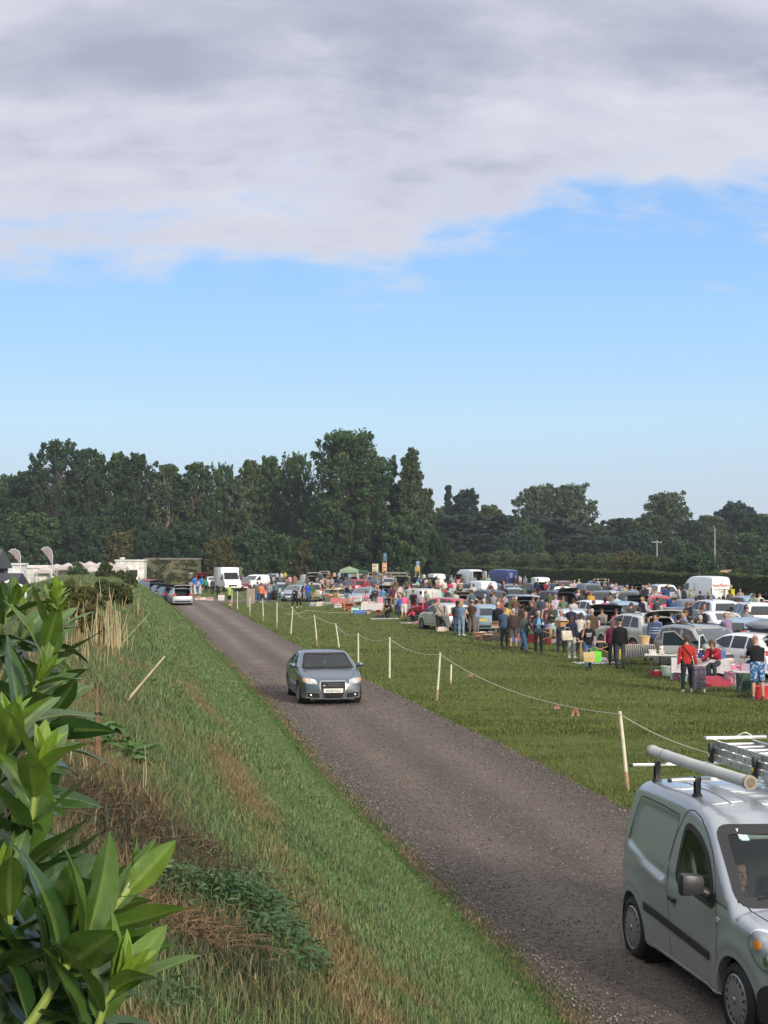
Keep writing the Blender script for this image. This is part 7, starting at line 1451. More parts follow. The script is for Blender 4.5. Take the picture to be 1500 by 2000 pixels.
# ---------------------------------------------------------------- people
def P_(px,fy,face,pose,top,bot,label,**kw):
 x,y=G(px,fy);return person(x,y,face,pose,top,bot,label,**kw)
BR,DB,BLO,GH,BLH=(.07,.04,.025),(.03,.02,.015),(.38,.27,.14),(.42,.41,.40),(.012,.011,.012)
DN,JN,LJ,BK,CR,TN,GY,OL,NV,WH,PK=(.03,.05,.10),(.06,.12,.22),(.20,.30,.38),(.012,.013,.016),(.52,.46,.34),(.22,.17,.13),(.18,.185,.20),(.06,.075,.04),(.02,.028,.06),(.60,.59,.56),(.62,.14,.25)
SHW=(.6,.6,.58)
people=[(448,1183,60,'stand',(.34,.62,.05),BK,'steward in a yellow hi-vis vest and black shorts at the track end',dict(bottom='shorts',top='s',hair='short',shoes=SHW,jacket=True)),(510,1178,-12,'walk',(.62,.20,.09),DN,'person in a bright orange jacket walking away in jeans',dict(jacket=True,shoes=SHW)),(526,1174,175,'walk',(.26,.28,.31),DN,'person in a grey hoodie and sunglasses walking towards us',dict(jacket=True)),(503,1176,-5,'stand',(.12,.13,.15),JN,'dark topped person hidden behind the orange jacket',{}),(576,1187,200,'walk',(.012,.012,.014),BK,'boy in an all black tracksuit with white print',dict(h=1.66,shoes=SHW)),(584,1187,190,'walk',(.30,.31,.33),BK,'slimmer child in a grey top beside the boy in black',dict(h=1.50,shoes=SHW)),(600,1176,20,'carry',(.02,.10,.50),JN,'person wrapped in a bright blue coat behind the beige people carrier',dict(jacket=True,h=1.65)),(380,1155,0,'stand',(.02,.17,.55),GY,'left of two people in bright blue jackets, seen from behind',dict(jacket=True)),(394,1155,5,'stand',(.02,.17,.55),BK,'right of two people in bright blue jackets, in shorts',dict(jacket=True,bottom='shorts')),(402,1158,-10,'stand',(.02,.25,.10),BK,'person in a green top by the blue jackets',dict(h=1.58)),(372,1165,10,'browse',(.36,.23,.30),(.35,.25,.26),'person in a mauve hoodie by the open silver boot',dict(hair='bob')),(386,1160,30,'browse',(.28,.33,.42),JN,'person in a pale blue grey top left of the green one',dict(h=1.55)),(415,1161,160,'stand',(.05,.06,.08),BK,'person all in dark clothes behind the seated bald man',{}),(425,1167,165,'sit',(.015,.016,.018),BK,'seated bald man in a black t-shirt by the pink boxes',dict(hair='bald',hairc=(.1,.08,.07),top='s',fat=1.15)),(716,1188,190,'sit',(.58,.27,.33),(.2,.12,.14),'seller in a pale pink jumper sitting behind a table',dict(hair='bob',hairc=DB)),(733,1192,185,'fold',(.05,.05,.055),GY,'seller in charcoal with folded arms behind the white table',dict(h=1.74)),(747,1190,20,'browse',(.12,.2,.33),JN,'person in a denim jacket beside the folded arms seller',dict(jacket=True)),(761,1207,210,'crouch',(.015,.015,.018),BK,'kneeling person in a black t-shirt sorting goods on the grass',dict(top='s')),(782,1206,12,'stand',(.03,.16,.52),DN,'child in a blue top with a pale headband',dict(h=1.45,hair='bob',hairc=BLO)),(789,1213,15,'browse',(.70,.12,.25),WH,'person in a hot pink top and white shorts',dict(bottom='shorts',hair='bob',hairc=BLO,fat=1.15)),(808,1204,190,'browse',(.03,.02,.025),(.20,.02,.03),'tall dark haired man with a red scarf hanging down',dict(h=1.78,jacket=True)),(808,1214,200,'crouch',(.55,.06,.13),BK,'small child in bright pink with long hair',dict(h=1.15,hair='long',hairc=BR)),(822,1206,5,'stand',(.33,.33,.35),BK,'person in a grey jumper and long black skirt from behind',dict(bottom='skirt',hair='short',hairc=BLH)),(842,1226,10,'bend',(.10,.20,.45),GY,'person bending low in a blue shirt and grey trousers',dict(top='s')),(857,1232,-4,'walk',(.33,.29,.24),BK,'blonde woman in a beige jacket with a crossbody strap',dict(jacket=True,hair='bob',hairc=BLO,shoes=(.4,.38,.35))),(893,1240,15,'stand',(.05,.05,.06),JN,'dark haired person hidden behind the blue t-shirt',dict(hair='bob',hairc=DB)),(901,1242,35,'stand',(.13,.20,.31),LJ,'blonde in a blue t-shirt and pale jeans with white trainers',dict(top='s',hair='bob',hairc=BLO,shoes=SHW,fat=1.1)),(912,1236,20,'bend',(.52,.44,.30),BK,'person stooping in a cream cardigan behind the blue t-shirt',{}),(922,1241,30,'hold',(.07,.04,.03),(.16,.13,.11),'bald man in a brown polo shirt and brown trousers',dict(top='s',hair='bald',h=1.78,skin=None)),(931,1233,-150,'stand',(.40,.33,.25),TN,'person in beige facing the bald man',dict(hair='short',hairc=BLO)),(949,1233,-30,'browse',(.34,.35,.37),BK,'grey haired person in a pale grey coat leaning over a table',dict(jacket=True,hairc=GH)),(973,1250,10,'stand',(.018,.022,.04),(.15,.13,.10),'grey haired man in navy with a black backpack',dict(jacket=True,hairc=GH,h=1.78)),(985,1264,30,'stand',(.06,.10,.18),BK,'man in an olive cap and blue jacket',dict(hair='cap',hairc=(.16,.15,.08),jacket=True)),(1003,1268,5,'stand',(.06,.04,.035),(.10,.09,.085),'white haired man in a brown gilet and shorts',dict(bottom='shorts',jacket=True,hairc=GH,fat=1.15)),(988,1246,20,'browse',(.50,.35,.12),BK,'dark haired person in a mustard top behind the olive cap',dict(hair='bob',hairc=BLH)),(1025,1274,150,'walk',(.07,.08,.08),JN,'man in a charcoal sweatshirt and blue jeans coming forward',dict(hairc=(.3,.16,.1),fat=1.1)),(1052,1276,178,'hold',(.045,.055,.09),BK,'white haired man with sky blue t-shirt under a navy jacket',dict(hairc=GH,jacket=True,fat=1.1)),(1015,1250,60,'browse',(.04,.035,.035),BK,'dark curly haired person behind the charcoal sweatshirt',dict(hair='bob',hairc=DB)),(1045,1242,-100,'browse',(.04,.045,.05),BK,'man in a dark gilet with grey sleeves at the black boot',dict(hairc=(.12,.1,.09),h=1.78)),(1068,1247,190,'stand',(.45,.36,.24),TN,'person in sandy clothes behind the olive coat',dict(hair='bob',hairc=BLO)),(1080,1252,210,'hold',(.07,.08,.055),CR,'man in an olive green coat and cream trousers',dict(jacket=True,hairc=GH,h=1.75)),(1072,1247,160,'stand',(.12,.03,.07),TN,'person in plum next to the olive coat',{}),(1096,1274,188,'hold',(.33,.38,.46),NV,'grey haired man in a blue check shirt with a cup',dict(hairc=(.4,.3,.25),fat=1.15,h=1.76)),(1117,1286,35,'stand',(.02,.028,.055),(.42,.42,.42),'woman in navy with a cream tote on her shoulder',dict(jacket=True,hair='long',hairc=BR,h=1.65,shoes=SHW)),(1132,1276,30,'browse',(.52,.47,.42),BK,'long brown haired woman in a cream cardigan',dict(hair='long',hairc=BR,h=1.66)),(1149,1308,175,'facehand',(.014,.014,.015),JN,'man in khaki cap and black t-shirt, hand at his face',dict(hair='cap',hairc=(.36,.34,.22),top='s',h=1.74)),(1197,1300,20,'stand',(.16,.02,.06),BK,'woman in a burgundy coat beside the black jacket',dict(jacket=True,hair='bob',hairc=(.14,.08,.06),h=1.64)),(1211,1305,10,'stand',(.012,.013,.016),(.045,.055,.075),'man in a black jacket and dark cap seen from behind',dict(jacket=True,hair='cap',hairc=BLH,h=1.74,fat=1.1)),(1279,1292,185,'stand',(.05,.08,.16),NV,'dark curly haired lad in a navy striped zip jumper',dict(jacket=True,hair='short',hairc=BLH,h=1.78)),(1266,1290,170,'stand',(.55,.56,.54),JN,'person in white behind the striped jumper lad',dict(h=1.65)),(1309,1316,60,'bend',(.02,.025,.045),DN,'grey haired man in navy bending over a low table',dict(hairc=(.25,.24,.23),h=1.75)),(1323,1296,100,'sit',(.4,.3,.25),(.45,.44,.42),'bald person leaning out of the pewter car door',dict(hair='bald')),(1342,1353,3,'trolley',(.42,.035,.03),(.02,.026,.035),'woman in a red jumper with crossbody strap pulling a trolley',dict(hair='short',hairc=(.09,.06,.045),h=1.66,shoes=(.35,.33,.3))),(1401,1332,-140,'reach',(.30,.02,.04),(.035,.05,.06),'seated woman in a red and dark gilet reaching to her right',dict(jacket=True,hair='bob',hairc=(.10,.05,.03))),(1362,1312,190,'sit',(.60,.2,.3),(.5,.3,.35),'child in pink by the party ware table',dict(h=1.2,hair='bob',hairc=BR)),(1480,1369,-8,'browse',(.012,.012,.014),(.05,.16,.32),'bald man in black t-shirt and blue patterned shorts',dict(bottom='shorts',top='s',hair='bald',h=1.80,fat=1.25,shoes=(.1,.09,.08),hairc=(.3,.18,.13))),(1345,1246,-30,'fold',(.016,.016,.017),JN,'man in a black leather jacket behind the pewter car',dict(jacket=True,hairc=(.2,.12,.08),h=1.76)),(1376,1262,-120,'browse',(.015,.015,.018),BK,'dark coated person leaning at the grey open door',dict(jacket=True)),(1376,1245,180,'stand',(.10,.10,.12),BK,'dark skinned person behind the white saloon door',dict(h=1.65)),(1166,1238,-60,'browse',(.05,.045,.04),DN,'man in a dark gilet left of the black open boot',dict(hairc=(.12,.08,.06))),(1228,1246,60,'browse',(.07,.06,.055),DN,'person in dark grey between the two open boots',dict(hairc=BR)),(1120,1232,30,'stand',(.55,.50,.44),TN,'woman in a cream jumper by the navy open boot',dict(hair='bob',hairc=BR)),(1154,1206,10,'stand',(.62,.32,.04),BK,'woman with long hair in a mustard yellow coat',dict(hair='long',hairc=(.30,.14,.05),jacket=True)),(1136,1206,5,'stand',(.05,.055,.06),BK,'person in dark grey with bare shoulder behind the cream jumper',dict(hair='bob',hairc=BR)),(1141,1202,0,'stand',(.012,.012,.014),BK,'thin person in black left of the mustard coat',dict(hair='long',hairc=BLH)),(1130,1200,10,'stand',(.50,.35,.36),TN,'person in pale pink beside the thin one in black',dict(hair='bob',hairc=BLO)),(1205,1216,5,'stand',(.42,.48,.60),NV,'man in a pale blue shirt seen from behind',dict(hairc=GH,fat=1.2)),(1192,1212,20,'stand',(.17,.13,.10),TN,'person in a brown jacket left of the pale blue shirt',dict(jacket=True,hairc=BR)),(1310,1216,10,'stand',(.02,.06,.22),NV,'man in a royal blue polo shirt',dict(hairc=GH)),(1318,1228,-20,'browse',(.05,.08,.18),NV,'man in a dark blue shirt in front of the royal blue polo',dict(hairc=BR,fat=1.2)),(1405,1226,190,'phone',(.50,.46,.44),BK,'dark haired woman holding a phone to her ear',dict(hair='long',hairc=DB)),(1413,1226,10,'stand',(.012,.012,.014),BK,'woman in black beside the one on the phone',dict(hair='bob',hairc=BLH)),(1368,1205,0,'stand',(.03,.03,.035),(.2,.03,.05),'person in black with a red bag under the lettered van',{}),(1350,1200,60,'hold',(.32,.36,.22),TN,'person in a pale green jacket by the lettered van',dict(jacket=True,hairc=BLO)),(1426,1200,0,'stand',(.12,.10,.09),BK,'brown haired person left of the exit sign',dict(hair='bob',hairc=BR)),(1301,1190,10,'stand',(.03,.06,.2),NV,'man in a blue jacket before the white off roader by the hedge',dict(jacket=True,hairc=BLH)),(1268,1180,170,'stand',(.55,.42,.42),TN,'person in pale pink by the red hatchback',dict(hair='bob',hairc=BLO)),(1280,1187,200,'sit',(.52,.42,.34),TN,'seated person in cream before the red hatchback',{}),(860,1195,5,'stand',(.02,.33,.46),DN,'grey haired person in a turquoise fleece',dict(hairc=GH)),(874,1197,10,'browse',(.05,.05,.045),BK,'person in dark green beside the turquoise fleece',{}),(887,1200,30,'bend',(.40,.45,.22),TN,'person stooping in lime green by the gold car',{}),(963,1210,20,'browse',(.24,.23,.23),DN,'person in a grey hooded top among the middle rows',dict(jacket=True)),(988,1212,-30,'browse',(.30,.22,.24),DN,'person in a patterned shirt among the middle rows',dict(fat=1.2)),(868,1168,5,'stand',(.62,.58,.58),TN,'person in a white top before the black open estate',{}),(880,1170,0,'stand',(.50,.05,.12),BK,'person in a red top next to the white top',dict(hair='bob')),(886,1168,0,'stand',(.55,.56,.60),(.5,.5,.5),'person all in white in the middle distance',dict(hair='bob',hairc=BLO)),(899,1170,10,'stand',(.30,.20,.16),BK,'person in rust brown right of the one all in white',{}),(935,1164,90,'browse',(.16,.10,.08),TN,'person in brown before the white small van',{}),(980,1160,5,'stand',(.015,.015,.018),BK,'person in a black printed top before the blue hatchback',{}),(1004,1180,20,'stand',(.20,.05,.07),DN,'person in maroon behind the ice blue estate',{}),(1023,1186,10,'browse',(.09,.10,.06),TN,'person in dark olive behind the ice blue estate',{}),(1015,1150,10,'stand',(.45,.40,.36),TN,'far person in cream against the hedge',{}),(1026,1152,200,'stand',(.20,.22,.28),TN,'far person in blue grey beside the small white van',{}),(995,1148,180,'stand',(.50,.45,.40),BK,'far person in pale clothes left of the one in cream',dict(hairc=BLO)),(1066,1158,20,'browse',(.60,.50,.48),TN,'broad person in pale pink before the navy raised tailgate',dict(fat=1.2)),(550,1140,0,'stand',(.50,.48,.45),TN,'far person in pale grey behind the pale blue hatchback',{}),(557,1137,0,'stand',(.45,.42,.10),TN,'far person in lime yellow behind the pale blue hatchback',{}),(541,1140,20,'stand',(.42,.44,.47),NV,'far person in silver grey left of the lime yellow one',{}),(566,1150,5,'stand',(.60,.30,.36),TN,'far person in pink behind the blue grey hatchback',{}),(576,1150,0,'stand',(.35,.14,.10),TN,'far person in rust behind the boy in black',{}),(640,1157,160,'browse',(.45,.25,.22),TN,'person in salmon by the black estate boot',dict(hair='bob')),(648,1157,180,'stand',(.30,.28,.32),BK,'person in grey mauve by the black estate boot',{}),(653,1137,0,'stand',(.60,.38,.20),TN,'far person in peach left of the green gazebo',{}),(662,1138,0,'stand',(.25,.30,.40),NV,'far person in blue under the left of the green gazebo',{}),(669,1138,0,'stand',(.03,.05,.12),BK,'far person in navy under the left of the green gazebo',{}),(676,1138,10,'stand',(.015,.015,.02),BK,'far person in black under the green gazebo',{}),(683,1139,0,'stand',(.25,.38,.50),TN,'far person in sky blue under the green gazebo',{}),(690,1138,180,'stand',(.35,.25,.20),BK,'far person in tan under the green gazebo',dict(hair='bob')),(698,1139,0,'stand',(.42,.46,.52),NV,'far person in pale blue under the right of the gazebo',{}),(705,1139,0,'stand',(.50,.48,.46),BK,'far person in white at the right of the gazebo',{}),(710,1141,10,'stand',(.10,.03,.04),BK,'far person in maroon right of the gazebo',{}),(722,1150,20,'stand',(.02,.05,.16),NV,'person in navy blue right of the bright red people carrier',{}),(711,1152,160,'stand',(.07,.09,.06),JN,'person in olive beside the bright red people carrier',{}),(752,1148,10,'stand',(.55,.40,.44),TN,'person in pale lilac before the pale silver estate',dict(fat=1.2)),(767,1150,20,'browse',(.40,.42,.36),TN,'person in pale sage before the black off roader',{}),(784,1137,0,'stand',(.55,.35,.38),TN,'far person in pink by the coloured boards',{}),(800,1140,0,'stand',(.03,.03,.035),BK,'far person in black under the yellow board',{}),(816,1142,180,'stand',(.02,.02,.025),BK,'far person in black right of the yellow board',{}),(828,1142,0,'stand',(.50,.48,.40),TN,'far person in cream by the far white van',{}),(738,1140,20,'stand',(.04,.07,.2),NV,'far person in dark blue below the left board',{}),(1248,1172,5,'stand',(.04,.05,.07),BK,'far person in charcoal before the blue hatchback by the hedge',{}),(1131,1166,0,'stand',(.50,.42,.30),TN,'far person in sand colour by the grey off roader',dict(hair='bob',hairc=BLO)),(1116,1170,0,'browse',(.42,.34,.26),TN,'person in tan by the white hatchback',{}),(1325,1190,90,'stand',(.50,.44,.42),TN,'far person in pale top left of the lettered van',dict(hair='bob')),(1446,1196,200,'stand',(.35,.26,.2),TN,'far person in tan right of the exit sign',{}),(1180,1262,-20,'browse',(.30,.28,.26),DN,'person in taupe leaning in beside the cap and t-shirt man',{}),(1248,1262,30,'stand',(.45,.42,.40),BK,'person in pale grey behind the white open boot',{}),(1292,1258,10,'stand',(.03,.04,.08),DN,'person in navy between open boot and pewter car',dict(hairc=GH)),(1330,1270,90,'browse',(.20,.26,.40),DN,'person in mid blue behind the pewter car roof',{}),(1360,1228,20,'stand',(.42,.12,.12),BK,'person in brick red left of the white saloon',{}),(1430,1262,-30,'stand',(.34,.33,.30),TN,'person in stone grey behind the roof box car',{}),(1458,1254,170,'stand',(.10,.08,.07),BK,'dark haired person beside the grey roof box',dict(hair='bob',hairc=DB)),(1437,1232,0,'stand',(.08,.10,.14),NV,'person in slate below the cream board',{}),(1488,1234,10,'stand',(.50,.10,.12),BK,'person in red at the right edge by the white off roader',{}),(1260,1222,-20,'browse',(.40,.38,.34),TN,'person in oatmeal by the cluttered table',dict(hair='bob')),(1284,1228,20,'stand',(.06,.07,.09),BK,'person in graphite by the cluttered table',{}),(1182,1228,5,'stand',(.30,.10,.20),DN,'person in magenta left of the brown jacket',dict(hair='bob')),(1100,1224,10,'browse',(.12,.16,.10),TN,'person in forest green by the navy open boot',{}),(1085,1218,180,'stand',(.46,.42,.50),BK,'person in pale mauve by the navy open boot',dict(hair='bob',hairc=BLO)),(1058,1226,0,'stand',(.05,.06,.10),BK,'person in dark navy left of the sandy clothes',{}),(975,1226,170,'stand',(.36,.10,.08),BK,'person in rust red behind the grey coated browser',{}),(1040,1205,20,'stand',(.40,.44,.50),NV,'person in light steel blue behind the black open estate',{}),(915,1188,10,'browse',(.06,.07,.09),BK,'person in ink blue behind the gold tailgate',{}),(925,1182,0,'stand',(.52,.50,.46),TN,'person in ivory behind the gold tailgate',dict(hair='bob')),(846,1184,0,'stand',(.30,.24,.20),BK,'person in cocoa brown left of the turquoise fleece',{}),(1220,1186,10,'stand',(.44,.30,.12),TN,'person in amber by the dark green off roader',{}),(1242,1190,0,'stand',(.30,.32,.38),BK,'person in dove grey by the dark green off roader',{}),(1080,1172,0,'stand',(.06,.07,.12),BK,'far person in dark blue left of the grey off roader',{}),(1196,1172,5,'stand',(.50,.46,.44),TN,'far person in chalk white by the maroon hatchback',{}),(675,1160,170,'stand',(.10,.12,.16),BK,'person in dark slate behind the back table',{}),(628,1158,10,'stand',(.50,.34,.36),TN,'person in dusty pink right of the beige people carrier',{}),(1336,1192,60,'stand',(.05,.05,.06),BK,'far person in dark clothes below the lettered van cab',{}),(476,1150,0,'stand',(.05,.06,.12),BK,'far person in dark blue beside the dark red people carrier',{}),(262,1137,0,'stand',(.5,.48,.44),TN,'far person in white under the left stall roofs',{}),(240,1135,0,'stand',(.3,.1,.1),BK,'far person in dark red under the left stall roofs',{}),(212,1134,0,'stand',(.48,.46,.44),TN,'far person in cream under the left stall roofs',{}),(225,1135,20,'stand',(.1,.12,.2),BK,'far person in navy under the left stall roofs',{}),]
HND={}
for k,(px,fy,face,pose,tc,bc_,lb,kw)in enumerate(people):
 x,y=G(px,fy);kw=dict(kw);kw.setdefault('hairc',[BR,DB,(.13,.08,.05)][k%3])
 if y>84:kw['seed']=k%3;kw['voxel']=.03;kw['h']={0:1.68,1:1.74}[k%2]if 'h' not in kw else kw['h'];
 else:kw['seed']=k;kw['voxel']=.02 if y<66 else.024
 kw.pop('skin',None)
 z=.0
 HND[lb]=person(x,y,face,pose,tc,bc_,lb,z=z,**kw)
def near(lb):return[v for k,v in HND.items()if lb in k][0]
for q,(key,lb)in enumerate([('seated bald man','camp stool under the bald man in black'),('pale pink jumper','camp stool under the pink jumper seller'),('reaching to her right','folding chair under the reaching woman'),('child in pink by the party','small stool under the child in pink'),('seated person in cream before','camp stool under the seated person in cream')]):
 r_,h_,n_,M_=near(key);hp=M_@Vector((0,-.05,0));bm=bmesh.new();zs=.40 if 'child' not in key else.30
 root=empty('camp_stool',(hp.x,hp.y,0),0,lb,'stool');box(bm,-.20,.20,-.18,.18,zs-.03,zs,.01);link('seat',bm_mesh(bm,cloth((.05,.08,.16))),root)
 for a in(-1,1):
  for b in(-1,1):bm=bmesh.new();tube(bm,[(a*.18,b*.15,zs-.03),(-a*.18*.9,b*.16,0)],.011,5);link('leg',bm_mesh(bm,TRIM),root)
def carried(key,hand_i,kind,col,label,s=1.0,dz=-.45,**kw):
 h=near(key)[1][hand_i];return prop(kind,h.x,h.y,max(h.z+dz,.0),col,label,kw.pop('rz',.3),s,**kw)
carried('khaki cap',0,'bag',(.12,.62,.04),'bright green carrier bag held by the man in khaki cap',1.05,-.50,rz=.2)
_h=near('khaki cap')[1][0];prop('bag',_h.x-.22,_h.y-.05,max(_h.z-.50,0),(.52,.40,.20),'tan spotted carrier bag beside the bright green one',.1,1.0,name='carrier_bag')
carried('burgundy coat',1,'bag',(.62,.50,.04),'long yellow bag hanging between burgundy coat and black jacket',1.0,-.52,rz=1.2)
_n=near('woman in navy')[2];prop('bag',_n.x-.20,_n.y-.12,_n.z-.62,(.58,.53,.42),'cream tote bag on the shoulder of the woman in navy',.3,1.05,name='tote_bag')
_n=near('man in navy with a black')[2];bm=bmesh.new();ell(bm,(0,0,0),(.17,.11,.25),None,14,10);o=link('backpack',bm_mesh(bm,cloth((.015,.015,.02))));o.location=(_n.x-.03,_n.y-.20,_n.z-.20);tag(o,'black backpack on the grey haired man in navy','backpack')
_h=near('blue check shirt')[1][1];prop('box',_h.x+.25,_h.y-.15,_h.z-.1,(.42,.25,.12),'large cardboard box held up by the check shirt man',.4,1.2)
_h=near('sky blue t-shirt')[1][0];bm=bmesh.new();lathe(bm,[(.03,0),(.038,.11),(.034,.11),(.026,.006)],'Z',14);o=link('paper_cup',bm_mesh(bm,WHITE));o.location=(_h.x,_h.y,_h.z-.03);tag(o,'white paper cup in the white haired man\'s hand','cup')
_r,_hh,_nn,_M=near('sky blue t-shirt');bm=bmesh.new();vs=ell(bm,(0,0,0),(.095,.05,.27),None,14,10);o=link('t_shirt',bm_mesh(bm,cloth((.12,.42,.62))),_r);o.location=(0,.105,1.20)
carried('grey hoodie',1,'bag',(.62,.60,.54),'white carrier bag carried by the grey hoodie',.8,-.42);
_r=near('steward')[0]
for zz in(1.12,1.28):bm=bmesh.new();lathe(bm,[(.205,zz-.022),(.205,zz+.022),(.198,zz+.022),(.198,zz-.022)],'Z',18,Matrix.Diagonal((1,.78,1,1)),close=True);link('reflective_band',bm_mesh(bm,simple('reflective',(.62,.64,.62),.4)),_r)
for key,c in(('red jumper',(.05,.02,.02)),('beige jacket',(.06,.05,.05))):
 r_=near(key)[0];bm=bmesh.new();pts=[Vector((-.15,-.03,1.44)),Vector((-.08,-.145,1.34)),Vector((.04,-.165,1.18)),Vector((.16,-.11,1.0))];tube(bm,pts,.012,6);link('bag_strap',bm_mesh(bm,cloth(c)),r_)
r_=near('striped zip jumper')[0]
for zz in(1.10,1.20,1.30):bm=bmesh.new();lathe(bm,[(.222,zz-.016),(.222,zz+.016),(.212,zz+.016),(.212,zz-.016)],'Z',20,Matrix.Translation((0,.01,.0))@Matrix.Diagonal((1,.74,1,1)),close=True);link('jumper_stripe',bm_mesh(bm,cloth((.36,.42,.52))),r_)
for key,t,z_,fr in(('khaki cap','ROCK',1.30,1),('all black tracksuit','SPORT',1.22,1)):
 r_=near(key)[0]
 for k in range(3):
  bm=bmesh.new();box(bm,-.11+.02*k,.11-.01*k,.150,.160,z_-.05*k-.014,z_-.05*k+.014,.003);link('shirt_print',bm_mesh(bm,cloth((.45,.45,.44))),r_)
def trolley(x,y,rz,label):
 root=empty('shopping_trolley',(x,y,0),rz,label,'trolley');m=cloth((.15,.12,.16))
 dots=newmat('spotted_cloth');v=dots[1].nodes.new('ShaderNodeTexVoronoi');v.inputs['Scale'].default_value=26;tc=dots[1].nodes.new('ShaderNodeTexCoord');dots[1].links.new(tc.outputs['Object'],v.inputs[0]);dots[1].links.new(mixrgb(dots[1],mrange(dots[1],v.outputs[0],.22,.30),(.42,.38,.42),(.13,.10,.14)),dots[2].inputs['Base Color']);dots[2].inputs['Roughness'].default_value=.9
 bm=bmesh.new();vs=box(bm,-.19,.19,-.13,.13,.14,.72,.05);
 for v_ in vs:v_.co.x*=1-.15*(v_.co.z-.14)
 link('bag',bm_mesh(bm,dots[0]),root);bm=bmesh.new();vs=box(bm,-.185,.185,-.15,.14,.70,.80,.04);link('flap',bm_mesh(bm,dots[0]),root)
 bm=bmesh.new();tube(bm,[(-.14,.16,.06),(-.14,.16,.95),(.14,.16,.95),(.14,.16,.06)],.012,6);tube(bm,[(-.16,-.14,.12),(-.16,-.14,.35),(.16,-.14,.35),(.16,-.14,.12)],.010,6);link('frame',bm_mesh(bm,ALU),root)
 for s in(-1,1):bm=bmesh.new();lathe(bm,[(.055,-.014),(.075,-.014),(.075,.014),(.055,.014)],'X',18,Matrix.Translation((s*.20,.10,.075)),close=True);tube(bm,[(s*.20,.10,.075),(s*.20,.17,.075)],.02,6);link('wheel',bm_mesh(bm,WHITE),root)
_x,_y=G(1365,1354);trolley(_x,_y,.1,'spotted purple shopping trolley pulled by the woman in the red jumper')
r_=near('blue patterned shorts')[0]
sm=newmat('patterned_shorts');n_=sm[1].nodes.new('ShaderNodeTexNoise');n_.inputs['Scale'].default_value=14;tc=sm[1].nodes.new('ShaderNodeTexCoord');sm[1].links.new(tc.outputs['Object'],n_.inputs[0]);sp=sm[1].nodes.new('ShaderNodeSeparateXYZ');sm[1].links.new(tc.outputs['Object'],sp.inputs[0])
c0=mixrgb(sm[1],mrange(sm[1],n_.outputs[0],.52,.58),(.03,.14,.34),(.45,.52,.58));sm[1].links.new(mixrgb(sm[1],mrange(sm[1],sp.outputs[2],.60,.54),c0,(.01,.012,.02)),sm[2].inputs['Base Color']);sm[2].inputs['Roughness'].default_value=.9
for c in r_.children:
 if c.name.startswith('shorts'):c.material_slots[0].material=sm[0]
 # ---------------------------------------------------------------- stalls and goods
def TB(px,fy,rz,where,n,L=1.8,kinds=None,under=2,seed=0,**kw):
 x,y=G(px,fy);y+=.3;table(x,y,R(rz),where,L=L,**kw);a=dict(seed=seed,under=under,L=L)
 if kinds:a['kinds']=kinds
 stock(x,y,R(rz),n,'the '+where,**a)
TB(653,1180,-8,'dark table heaped with clothes left of the seller in pink',7,2.4,('clothes','clothes','clothes','toy'),3,11,col=(.05,.07,.08))
TB(672,1186,-12,'clothes table with a pink cloth',6,2.0,('clothes','clothes','toy','bag'),3,12,cloth_col=(.55,.2,.2))
TB(700,1194,-14,'wooden table of odds before the pink jumper seller',7,2.2,None,4,13,wood=True)
TB(728,1199,-8,'white slatted table before the folded arms seller',5,1.5,None,3,14,col=(.62,.60,.58),cloth_col=(.60,.58,.58))
TB(640,1165,-5,'back table beside the black estate',6,2.4,('box','clothes','crate'),2,15)
TB(667,1164,-5,'back table before the red people carrier',6,2.4,('box','clothes','toy','picture'),2,16)
TB(873,1222,-10,'pale table behind the blonde in beige',4,1.5,None,3,17)
TB(935,1232,-12,'pale table before the grey coated browser',4,1.5,None,3,18,col=(.5,.42,.3))
TB(968,1212,-10,'table of boxes behind the silver blue roof',5,2.2,('box','crate','toy'),1,19)
TB(1003,1255,-14,'table hidden behind the brown gilet',5,2.0,None,2,20)
TB(1040,1256,-12,'table behind the charcoal sweatshirt',6,2.0,None,3,21,col=(.4,.32,.22))
TB(1088,1259,-12,'wooden table beside the check shirt man',5,1.9,('box','crate','books','vase'),3,22,wood=True)
TB(1175,1290,-12,'bare wood table left of the burgundy coat',4,1.7,('vase','books','plates','tub'),2,23,wood=True)
TB(1262,1298,-14,'zebra cloth table by the striped jumper lad',5,2.3,('plates','vase','books','tub'),1,24,cloth_col=(.3,.3,.3),zebra=True)
TB(1322,1322,-12,'white low table with the navy man bending over',6,2.0,('vase','plates','toy','books'),2,25)
TB(1372,1332,-10,'party ware table beside the seated woman',5,1.8,('tub','toy','bag','vase'),2,26,cloth_col=(.6,.58,.6))
TB(1405,1264,-12,'table of trinkets behind the white saloon',6,2.2,('toy','box','crate','vase','books'),2,27,wood=True)
TB(1320,1247,-12,'goods table behind the pewter car',5,2.0,None,1,28)
TB(1492,1362,-10,'table at the right picture edge',4,1.6,('box','crate','vase'),3,29)
TB(1285,1215,-8,'cluttered table below the red hatchback',6,2.2,('toy','plates','vase','box'),1,30)
TB(920,1200,-10,'box table beside the gold car',4,1.8,('box','toy'),1,31);TB(1140,1214,-10,'table between cream jumper and mustard coat',5,2.0,None,1,32)
TB(890,1178,-8,'table in the middle rows before the one all in white',5,2.2,None,1,33);TB(1230,1192,-6,'table before the dark green off roader',5,2.0,('box','box','crate','vase'),1,34);TB(1065,1190,-8,'table below the navy off roader tailgate',5,2.2,None,1,35)
def gp(px,fy,kind,col,label,s=1.0,rz=.2,**kw):
 x,y=G(px,fy);return prop(kind,x,y,.0,col,label,rz,s,**kw)
